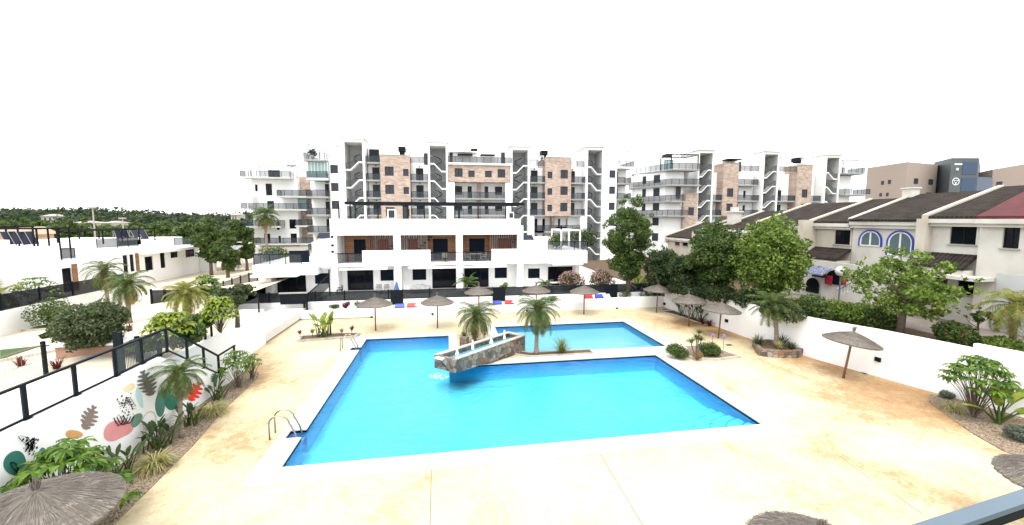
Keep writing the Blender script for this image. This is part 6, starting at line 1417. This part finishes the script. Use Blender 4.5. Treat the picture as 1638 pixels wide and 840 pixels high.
# right gravel bed
x, y = G(1563, 672, .03); palmate('large umbrella plant with pale undersides in the right gravel bed', x+.2, y+.2, .03, 2.5, 1.1, 50, leaf=.38, nleaf=10, seed=16, low=.55, m='scheff', nst=5, trunk=.018)
paddles('banana plant with a few broad leaves in the right gravel bed', x+.45, y-.35, .03, 11, 1.0, 1.1, .2, 'lime', 17, 'banana_plant', el=(40, 80), spread=.1, stemr=.035)
x, y = G(1524, 658, .03); tuft('cream striped tuft at the tip of the right gravel bed', x, y, .03, .65, 'stripe', 170, .013, 18, arch=1.1, group='striped tufts')
x, y = G(1515, 638, .03); shrub('low silvery shrub behind the striped tuft in the right bed', x+.1, y+.1, .03, .36, .3, M['greyleaf'], 900, .04, 45)
x, y = G(1632, 708, .03); shrub('low silvery shrub cut by the right picture edge', x+.15, y+.1, .03, .5, .5, M['greyleaf'], 1800, .045, 46)
# corner bed
for i, (x, y, hh) in enumerate(((19.7, 31.4, 1.3), (19.9, 30.2, 1.2), (20.0, 29.2, 1.0))):
    paddles(['tall green plant nearest the far corner of the right wall', 'leafy green plant in the middle of the corner bed', 'shorter green plant at the near end of the corner bed'][i], x, y, .05, 12, hh, .55, .12, 'leaf_mid', 80+i, 'strelitzia', el=(60, 88), spread=.25)
for i, (x, y) in enumerate(((19.8, 28.6), (19.95, 28.0))): tuft(['red leaved spiky plant in the corner bed, behind the grey parasols', 'dark red leaved plant at the very end of the corner bed'][i], x, y, .05, .7, 'redleaf', 50, .03, 85+i, name='cordyline', arch=.4)

# ---------------------------------------------------------------- behind the fence on the north side
for i, (px, py) in enumerate(((912, 462), (962, 462))):
    x, z = PY(px, py, 38.3); shrub(['pink flowering oleander in front of the right corner house door', 'pink flowering oleander at the right end of the patio fence'][i], x, 38.3, 1.15, 1.35, 1.95, M['leaf_mid'], 2600, .09, 90+i, name='oleander', cat='shrub', group='pink oleanders', extra=(M['pink'], 1100))
x, z = PY(1022, 460, 38); paddles('lime green banana plant behind the dark fence in the far right corner', x, 38.2, 1.1, 12, 1.1, 1.1, .24, 'lime', 92, 'banana_plant', el=(35, 75), spread=.3, stemr=.05)
for i, (px, rw, h_, m_) in enumerate(((553, .35, .5, 'redleaf'), (572, .35, .5, 'leaf_light'), (534, .5, .35, 'leaf_mid'), (882, .7, .5, 'leaf_mid'), (1000, .8, .8, 'leaf_olive'), (1035, .8, .7, 'leaf_dark'))):
    x, z = PY(px, 484, 36.2); shrub(['small red leaved plant on the far white ledge', 'small lime leaved plant on the far white ledge', 'low green cushion plant on the far white ledge', 'dark green cushion on the ledge behind the taller palm', 'grey green shrub on the ledge right of the oleanders', 'dark shrub on the ledge near the corner parasol'][i], x, 36.2, .66, rw, h_, M[m_], 700, .05, 95+i, ncl=4, group='small plants on the far ledge')
x, z = PY(613, 460, 38.5); shrub('small lime shrub in front of the right terraced house window', PY(805, 460, 38.6)[0], 38.6, 1.15, .45, 1.2, M['leaf_light'], 700, .06, 103, ncl=4)

# ---------------------------------------------------------------- trees on the right
tree('tall green tree standing right of the middle apartment block', 1004, 468, 1.1, 310, 455, 40, M['leaf_mid'], 20000, .115, 70, 31, trunk=.2, cr=.30)
tree('dark brownish green tree behind the corner parasol', 1060, 472, 1.3, 396, 468, 32, M['leaf_dark'], 10000, .11, 40, 32, trunk=.15)
tree('large mid green tree left of the bright light green tree', 1143, 480, 1.9, 358, 474, 48, M['leaf_mid'], 24000, .11, 90, 33, trunk=.18, cr=.30)
tree('bright yellow green tree in front of the cream houses', 1229, 492, 2.0, 350, 480, 56, M['leaf_light'], 24000, .11, 90, 34, trunk=.18, cr=.34)
tree('bushy dark tree between the corner parasol and the large green tree', 1096, 478, 1.6, 410, 474, 34, M['leaf_dark'], 10000, .11, 40, 35, trunk=.14)
tree('loose pale green tree spreading in front of the white arched house', 1438, 536, 2.0, 398, 512, 84, M['leaf_light'], 6500, .10, 70, 36, trunk=.17, loose=1, cr=.20, xoff=6)
for i, (px, py, rw, h_, m_, lab, ex) in enumerate(((1150, 484, 1.3, 1.2, 'leaf_dark', 'dark hedge shrub behind the wall above the right parasols', None), (1195, 492, 1.2, 1.2, 'leaf_dark', 'dark hedge shrub behind the wall left of the right palm', None),
        (1112, 478, 1.2, 1.1, 'leaf_dark', 'dark hedge shrub behind the wall right of the corner parasol', None),
        (1245, 512, 1.4, 1.3, 'leaf_olive', 'olive green shrub behind the wall under the light green tree', None), (1300, 514, 1.4, 1.6, 'leaf_mid', 'mid green shrub behind the wall, right of the right palm', None), (1345, 520, 1.3, 1.4, 'leaf_light', 'mid green shrub behind the wall above the tilted parasol', None),
        (1400, 528, 1.1, 1.3, 'leaf_mid', 'leafy shrub with red blossoms left of the loose tree trunk', ('redflower', 30)), (1528, 552, .95, 1.1, 'leaf_mid', 'bush with pink red blossoms behind the right wall', ('redflower', 120)), (1608, 566, .8, .8, 'leaf_light', 'low green bush behind the right wall near the picture edge', None))):
    x, y = G(px, py, 2.0); shrub(lab, x, y, 1.95, rw, h_, M[m_], 3200, .085, 110+i, group='shrubs behind the right wall', extra=(M[ex[0]], ex[1]) if ex else None)
x, y = G(1562, 545, 2.0); tree('small bare stemmed tree with a thin flat crown by the right wall', 1562, 548, 2.0, 493, 512, 22, M['leaf_mid'], 350, .09, 6, 38, trunk=.05, loose=1)
x, y = G(1343, 480, 2.05)
t = thing('globe_lamp', 'white globe street lamp on a grey post before the porch with red curtains', 'street lamp', (27.6, PX(1343, 432, 27.6)[0], 2.0)); yl, zl = PX(1345, 434, 27.6)
b = MB(); b.tube([(27.6, yl, 2.0), (27.6, yl, zl-.3)], .05, 8); b.build('post', M['anth_pale'], t); b = MB(); b.lathe([(.34*math.sin(math.pi*k/12)+.001, -.34*math.cos(math.pi*k/12)) for k in range(13)], 20, (27.6, yl, zl)); b.build('globe', M['white_plastic'], t, smooth=True)

# ---------------------------------------------------------------- left garden
p = TG(150, 566); tree('round grey green olive tree in the left garden above the white walkway', 150, 566, 0, 485, 555, 51, M['leaf_olive'], 20000, .06, 60, 51, base=p, name='olive_tree', trunk=.13, cr=.45)
p = TG(380, 522); tree('clipped olive tree with a flat round crown near the far end of the left wall', 380, 522, 0, 458, 487, 30, M['leaf_olive'], 6000, .075, 16, 52, base=p, name='olive_tree', trunk=.1, cr=.5)
for i, (px, py, yt, hw, m_, lab) in enumerate(((60, 520, 444, 33, 'scheff', 'light green umbrella tree in front of the dark fence at the left'), (352, 533, 476, 22, 'lime', 'lime green umbrella plant by the black posts of the left wall'), (275, 560, 498, 28, 'lime', 'yellow green umbrella plant behind the railing corner'), (335, 500, 440, 18, 'scheff', 'light green umbrella plant against the dark crossing fence'))):
    p = TG(px, py); s = depth(*p)/F; palmate(lab, *p, (py-yt)*s, hw*s, 60, m_, leaf=.36, nleaf=7, seed=60+i, low=.45, lw=.05, name='umbrella_tree', trunk=.011, group='umbrella plants in the left garden', nst=3)
for i, (px, py, rw, h_, m_, lab) in enumerate(((22, 522, 1.1, 1.1, 'leaf_mid', 'yellow green shrub by the white wall at the left picture edge'), (85, 522, 1.6, 1.7, 'palm_leaf', 'feathery green shrub left of the round olive tree'), (300, 552, .8, .8, 'leaf_mid', 'mid green shrub beside the black posts behind the railing corner'), (318, 532, .7, .9, 'leaf_mid', 'upright green shrub between the two umbrella plants'), (78, 540, .4, .3, 'leaf_dark', 'small dark low shrub on the lawn edge left of the olive'), (235, 560, .9, .6, 'leaf_mid', 'low green shrub behind the gate'))):
    p = TG(px, py); shrub(lab, *p, rw, h_, M[m_], 2200, .085, 130+i, group='shrubs in the left garden')
for i, (px, py) in enumerate(((34, 586), (207, 530), (92, 590))):
    p = TG(px, py); tuft(['dark red spiky plant behind the wire fence post', 'dark red spiky plant at the foot of the right garden palm', 'small dark red spiky plant below the olive planter'][i], *p, .5, 'redleaf', 45, .025, 140+i, name='cordyline', arch=.3)
b = MB()
for quad_ in ([(0, 560), (150, 545), (215, 540), (60, 556), (0, 576)], [(30, 522), (95, 519), (130, 523), (25, 527)]):
    b.poly([(lambda q: (q[0], q[1], q[2]+.02))(TG(*q)) for q in quad_])
b.build('lawn', M['lawn'], kind='stuff'); bpy.data.objects['lawn']['label'] = 'strips of green lawn in the left garden'
b = MB()
for k, (pa, pb) in enumerate((((0, 579), (150, 552)), ((25, 530), (90, 527)))):
    a, c = TG(*pa), TG(*pb); b.bar((a[0], a[1], a[2]+.05), (c[0], c[1], c[2]+.05), .2, .12)
b.build('garden_kerb', M['curb'], kind='structure')
p = TG(150, 566); t = thing('olive_planter', 'long terracotta garden bench planter with white top under the olive tree', 'planter', p); a, c = TG(90, 576), TG(195, 566)
d_ = (Vector(c)-Vector(a)).normalized(); n_ = Vector((-d_.y, d_.x, 0)).normalized()*.9; a, c = Vector(a), Vector(c)
b = MB(); b.prism([a.xy, c.xy, (c+n_).xy, (a+n_).xy], min(a.z, c.z)-.3, max(a.z, c.z)+.40); b.build('body', M['terracotta'], t)
b = MB(); a2, c2 = a-d_*.12-n_*.1, c+d_*.1-n_*.1; b.prism([a2.xy, c2.xy, (c2+n_*1.2).xy, (a2+n_*1.2).xy], max(a.z, c.z)+.402, max(a.z, c.z)+.48); b.build('top', M['white'], t)

# ---------------------------------------------------------------- trees and wood beyond
rn = random.Random(77)
defs = [(332, 62, 350, 26), (352, 70, 348, 22), (378, 75, 352, 20), (300, 80, 352, 18), (360, 56, 372, 16), (392, 66, 378, 10), (265, 95, 352, 22), (238, 100, 354, 22), (205, 100, 353, 20), (172, 105, 352, 22), (140, 105, 354, 20), (105, 105, 352, 22), (70, 105, 354, 20), (38, 105, 351, 22), (5, 105, 353, 22)]
side = ['behind the corner of the white carport', 'left of the dark palm by the road', 'just left of the apartment wing', 'around the broad date palm', 'low beside the road', 'at the foot of the apartment wing', 'above the carport roof', 'above the four windowed villa', 'above the glass balcony villa', 'right of the peach house', 'behind the peach house roof', 'left of the peach house', 'above the second villa', 'behind the left solar pair', 'at the left picture edge']
for i, (px, Yd, yt, hw) in enumerate(defs):
    x, zt = PY(px, yt, Yd); zb = .4; s = depth(x, Yd, 3)/F; pyb = yt+(zt-zb)/s
    tree(['rounded green tree ', 'broad bushy tree ', 'leafy tree '][i % 3]+side[i], px, pyb, zb, yt, yt+(pyb-yt)*.78, hw, M[['leaf_mid', 'leaf_pinelit', 'leaf_pinelit'][i % 3]], 2600 if i < 6 else 1500, .28 if i < 6 else .42, 12, 200+i, base=(x, Yd, zb), trunk=.2, group='trees beyond the left villas', cr=.5)
# the pine wood on the hill: one mass
cl = []
for k in range(1500):
    x = rn.uniform(-560, 60); y = rn.uniform(150, 430); t_ = (y-170)/270; t_ = min(1, max(0, t_))
    z = -1+12*math.sin(t_*math.pi/2)*(.75+.18*math.sin(x*.013)+.12*math.sin(x*.041+1))*max(0., min(1, (380-x)/500))
    r_ = rn.uniform(3.2, 6.5); cl.append(((x, y, z+r_*.5), (r_*1.3, r_*1.3, r_*.75)))
V = leaves(cl, 60000, 1.5, 9, up=.6, shell=.7); o = quadmesh('pine_wood', V, M['leaf_pine']); o['kind'] = 'stuff'; o['label'] = 'dark pine wood covering the distant hill on the left'
cl = []
for k in range(260):
    x = rn.uniform(-330, -20); y = rn.uniform(118, 165); r_ = rn.uniform(2.2, 3.8); cl.append(((x, y, r_*.7), (r_*1.3, r_*1.3, r_)))
V = leaves(cl, 26000, .8, 10, up=.6, shell=.7); o = quadmesh('lowland_wood', V, M['leaf_pinelit']); o['kind'] = 'stuff'; o['label'] = 'lighter green belt of trees below the distant hill'
# far houses on the hill
for i, (px, py, w_, lab) in enumerate(((76, 346, 8, 'tiny pale house on the distant wooded hill at the left'), (125, 357, 10, 'larger pale house with brown roof below the distant hill'), (170, 357, 6, 'tiny pale house below the distant hill beside the floodlight mast'), (375, 344, 5, 'tiny white house at the end of the distant hill'))):
    Yd = 250 if i in (0, 3) else 140; x, z = PY(px, py, Yd); s = Yd/F; ww = w_*s; t = thing('distant_house', lab, 'house', (x, Yd, z-6*s)); b = MB(); b.box(x-ww, x+ww, Yd, Yd+8, z-9*s, z); b.build('wall', M['cream'], t)
    b = MB(); i_ = [b.P(q) for q in ((x-ww*1.08, Yd-.6, z), (x+ww*1.08, Yd-.6, z), (x+ww*1.08, Yd+8.6, z), (x-ww*1.08, Yd+8.6, z), (x-ww*.5, Yd+4, z+2.2*s*1.4), (x+ww*.5, Yd+4, z+2.2*s*1.4))]
    for f in ((0, 1, 5, 4), (1, 2, 5), (2, 3, 4, 5), (3, 0, 4), (0, 3, 2, 1)): b.face([i_[q] for q in f])
    b.build('roof', M['concrete'], t); 
    for q in (-.5, .2): b = MB(); b.box(x+ww*q, x+ww*(q+.25), Yd-.1, Yd-.001, z-5*s, z-2*s); b.build('window', M['pane_grey'], t)
for i, (px, yb_, yt, Yd, lab) in enumerate(((148, 370, 333, 85, 'tall grey floodlight mast above the peach house'), (196, 372, 350, 85, 'shorter grey street lamp right of the floodlight mast'))):
    x, z1 = PY(px, yt, Yd); t = thing('lamp_mast', lab, 'street lamp', (x, Yd, .4), 0); b = MB(); b.tube([(x, Yd, .4), (x, Yd, z1)], [.16, .09], 8); b.build('mast', M['concrete'], t); b = MB(); b.box(x-.55, x+.55, Yd-.2, Yd+.1, z1-.05, z1+.22); b.build('lamp_head', M['steel'], t)
# cars glimpsed by the road
def car(label, x, y, z, m_, rz=0):
    t = thing('parked_car', label, 'car', (x, y, z), 0, 'cars parked by the road'); b = MB(); pr = [(-2.1, .25), (2.1, .25), (2.15, .7), (1.3, .85), (.7, 1.4), (-1.1, 1.42), (-1.9, .9), (-2.15, .8)]
    i0 = [b.P((x+a, y-.85, z+h_)) for a, h_ in pr]; i1 = [b.P((x+a, y+.85, z+h_)) for a, h_ in pr]; n = len(pr); b.face(i0); b.face(i1[::-1])
    for k in range(n): b.face([i0[k], i0[(k+1) % n], i1[(k+1) % n], i1[k]])
    b.build('body', M[m_], t); b = MB(); b.prism([(x-1.5, z+.92), (x+1.05, z+.9), (x+.6, z+1.32), (x-1.0, z+1.34)], 0, .01); b.v = [(v[0], y-.86-v[2], v[1]) for v in b.v]; b.build('window', M['pane'], t)
    for a in (-1.35, 1.35):
        b = MB(); b.tube([(x+a, y-.9, z+.32), (x+a, y-.68, z+.32)], .32, 14); b.build('wheel', M['tyre'], t)
for i, (px, m_, lab) in enumerate(((327, 'car_white', 'white car glimpsed under the trees by the road'), (348, 'car_grey', 'grey car glimpsed under the trees by the road'), (388, 'car_white', 'white car left of the corner house beneath the wing'))):
    x, z = PY(px, 392, 70); car(lab, x, 70, z-.9, m_)
shrub('dark green bush at the foot of the apartment wing', PY(437, 395, 55)[0], 55, 2.6, 1.9, 2.2, M['leaf_mid'], 1500, .14, 150); 
shrub('dense dark bush behind the roof of the right corner house', PY(932, 398, 52)[0], 52, 4.2, 2.2, 2.6, M['leaf_dark'], 2200, .14, 151)
t = shrub('potted green plant on the roof terrace of the right corner house', PY(890, 398, 43)[0], 43, 5.05, 1.0, 1.5, M['leaf_mid'], 900, .10, 152)
shrub('rooftop plant on the top left corner of the middle apartment block', PY(501, 245, 70)[0], 69.6, 17.6, .7, 1.8, M['leaf_olive'], 500, .13, 153)

# ---------------------------------------------------------------- patio furniture
def chair(label, x, y, z, rz, m_='white_plastic', group='patio chairs'):
    t = thing('patio_chair', label, 'chair', (x, y, z), rz, group)
    def add(name, *bx): b = MB(); [b.box(*q) for q in bx]; o = b.build(name, M[m_]); o.parent = t; return o
    add('seat', (-.26, .26, -.25, .25, .40, .46)); add('backrest', (-.26, .26, .22, .27, .47, .88))
    for sx in (-.24, .2):
        for sy in (-.24, .2): add('leg', (sx, sx+.04, sy, sy+.04, 0, .4))
    for sx in (-.29, .25): add('armrest', (sx, sx+.05, -.2, .24, .62, .66))
    return t
def table(label, x, y, z, w_, m_='white_plastic', name='patio_table'):
    t = thing(name, label, 'table', (x, y, z), 0); b = MB(); b.box(x-w_, x+w_, y-.4, y+.4, z+.7, z+.75); b.build('tabletop', M[m_], t)
    for sx in (-w_+.05, w_-.1):
        for sy in (-.35, .3): b = MB(); b.box(x+sx, x+sx+.05, y+sy, y+sy+.05, z, z+.7); b.build('leg', M[m_], t)
X3_ = lambda px, Yd: PY(px, 460, Yd)[0]
chair('grey armchair under the window of the left terraced house, left one', X3_(606, 40), 40, 1.15, 0, 'grey_fabric'); chair('grey armchair under the window of the left terraced house, right one', X3_(619, 40), 40, 1.15, .2, 'grey_fabric')
chair('dark chair by the sliding door of the left terraced house', X3_(542, 40), 40.2, 1.15, -1.2, 'dark'); chair('pale chair left of the covered furniture on the middle patio', X3_(652, 40), 40, 1.15, 1.3)
chair('pale wicker chair on the middle timber balcony', X3_(712, 41.2), 41.3, 4.02, 0, 'wicker'); chair('pale wicker chair at the left side of the right balcony table', X3_(748, 41.2), 41.3, 4.02, 1.4, 'wicker'); chair('pale wicker chair at the right side of the right balcony table', X3_(774, 41.2), 41.3, 4.02, -1.4, 'wicker')
table('pale round edged table on the right timber balcony', X3_(761, 41.2), 41.3, 4.02, .6, 'wicker'); table('white table before the sliding door of the right corner house', X3_(891, 39.5), 39.5, 1.15, .8)
b = MB(); rn = random.Random(6); n = 12; g = [[b.P((X3_(657, 40)+(i/n)*2.0, 39.5+(j/n)*1.0, 1.15+(.05 if i in (0, n) or j in (0, n) else .75-.35*abs(i/n-.45)+rn.uniform(-.06, .06)))) for j in range(n+1)] for i in range(n+1)]
for i in range(n):
    for j in range(n): b.face([g[i][j], g[i+1][j], g[i+1][j+1], g[i][j+1]])
b.build('covered_furniture', M['grey_fabric'], smooth=True, label='crumpled grey cover over furniture on the middle patio', cat='furniture cover')
# folded blue parasol beside the fence gate
x = X3_(634, 37.6); t = thing('folded_parasol', 'folded blue parasol behind the dark gate in the patio fence', 'parasol', (x, 37.8, 1.15)); b = MB(); b.tube([(x, 37.8, 1.15), (x, 37.8, 2.7)], .03, 6); b.build('pole', M['steel'], t); b = MB(); b.lathe([(.32, 1.5), (.25, 1.9), (.1, 2.5), (.02, 2.65)], 10, (x, 37.8, 0)); b.build('canopy', M['blue_rug'], t)
# sloping fence stair near the left corner house
t = thing('entrance_stair', 'dark railed stair rising to the left corner house', 'stairs', (X3_(520, 38), 38, 0)); a, c = PY(487, 500, 36.5), PY(527, 455, 39.5)
b = MB(); b.poly([(a[0], 36.5, a[1]), (c[0], 39.5, c[1]-.2), (c[0], 39.5, c[1]+.9), (a[0], 36.5, a[1]+1.3)]); b.build('screen_panel', M['fence_mesh'], t)
b = MB(); b.bar((a[0], 36.5, a[1]+1.3), (c[0], 39.5, c[1]+.9), .07); b.bar((a[0], 36.5, .5), (a[0], 36.5, a[1]+1.35), .1); b.bar((c[0], 39.5, .5), (c[0], 39.5, c[1]+1.4), .1); b.build('handrail', M['anth'], t)
b = MB()
for k in range(7): b.box(a[0]+(c[0]-a[0])*k/7, a[0]+(c[0]-a[0])*(k+1)/7, 37.2, 38.6, .3, .55+.17*k)
b.build('steps', M['palepath'], t)
for i, (px, py, h_) in enumerate(((466, 500, 1.4), (477, 493, 1.3), (492, 503, 1.5), (517, 492, 1.4), (522, 494, 1.5))):
    x, y = G(px, min(py+3, 506), 0); b = MB(); b.box(x-.05, x+.05, y-.05, y+.05, 0, h_); b.box(x-.08, x+.08, y-.08, y+.08, 0, .03); b.build('fence_post', M['anth'], label=['black post under the dark box left of the corner house stair', 'second black post under the dark box, further right', 'tall black post at the foot of the corner house stair', 'black post left of the ledge behind the banana plant', 'black post right beside another behind the banana plant'][i], cat='post', group='black posts at the far left gate')
x, z = PY(470, 478, 36.4); t = thing('meter_box', 'dark flat gate panel raised between black posts at the far left', 'gate panel', (x, 36.4, z)); b = MB(); b.box(x-1.05, x+1.05, 36.3, 36.4, z-.45, z+.45); b.build('panel', M['anth'], t); b = MB(); b.box(x-1.12, x+1.12, 36.25, 36.45, z+.451, z+.55); b.build('top_rail', M['concrete'], t)
for i, Xp in enumerate((-19, -17.2, -15.6)):
    pass

# small roof things on the terraced houses
for i, (px, w_, h_, lab) in enumerate(((626, 13, .95, 'small dark roof door between two roof walls of the left and middle terraced houses'), (648, 7, 1.3, 'narrow dark frame on the roof of the middle terraced house'), (819, 9, .7, 'small white air conditioner on the roof of the right terraced house'))):
    x, z = PY(px, 372, 40.4); wq = w_*.031; t = thing('roof_door' if i < 2 else 'air_conditioner', lab, 'roof door' if i < 2 else 'air conditioner', (x, 40.4, 8.28 if i else 7.4)); zz = 8.285
    b = MB(); b.box(x-wq, x+wq, 40.9, 41.3, zz, zz+h_); b.build('frame', M['white'] if i != 1 else M['anth'], t); b = MB(); b.box(x-wq*.7, x+wq*.7, 40.87, 40.899, zz+.1, zz+h_-.12); b.build('pane', M['pane_grey'], t)
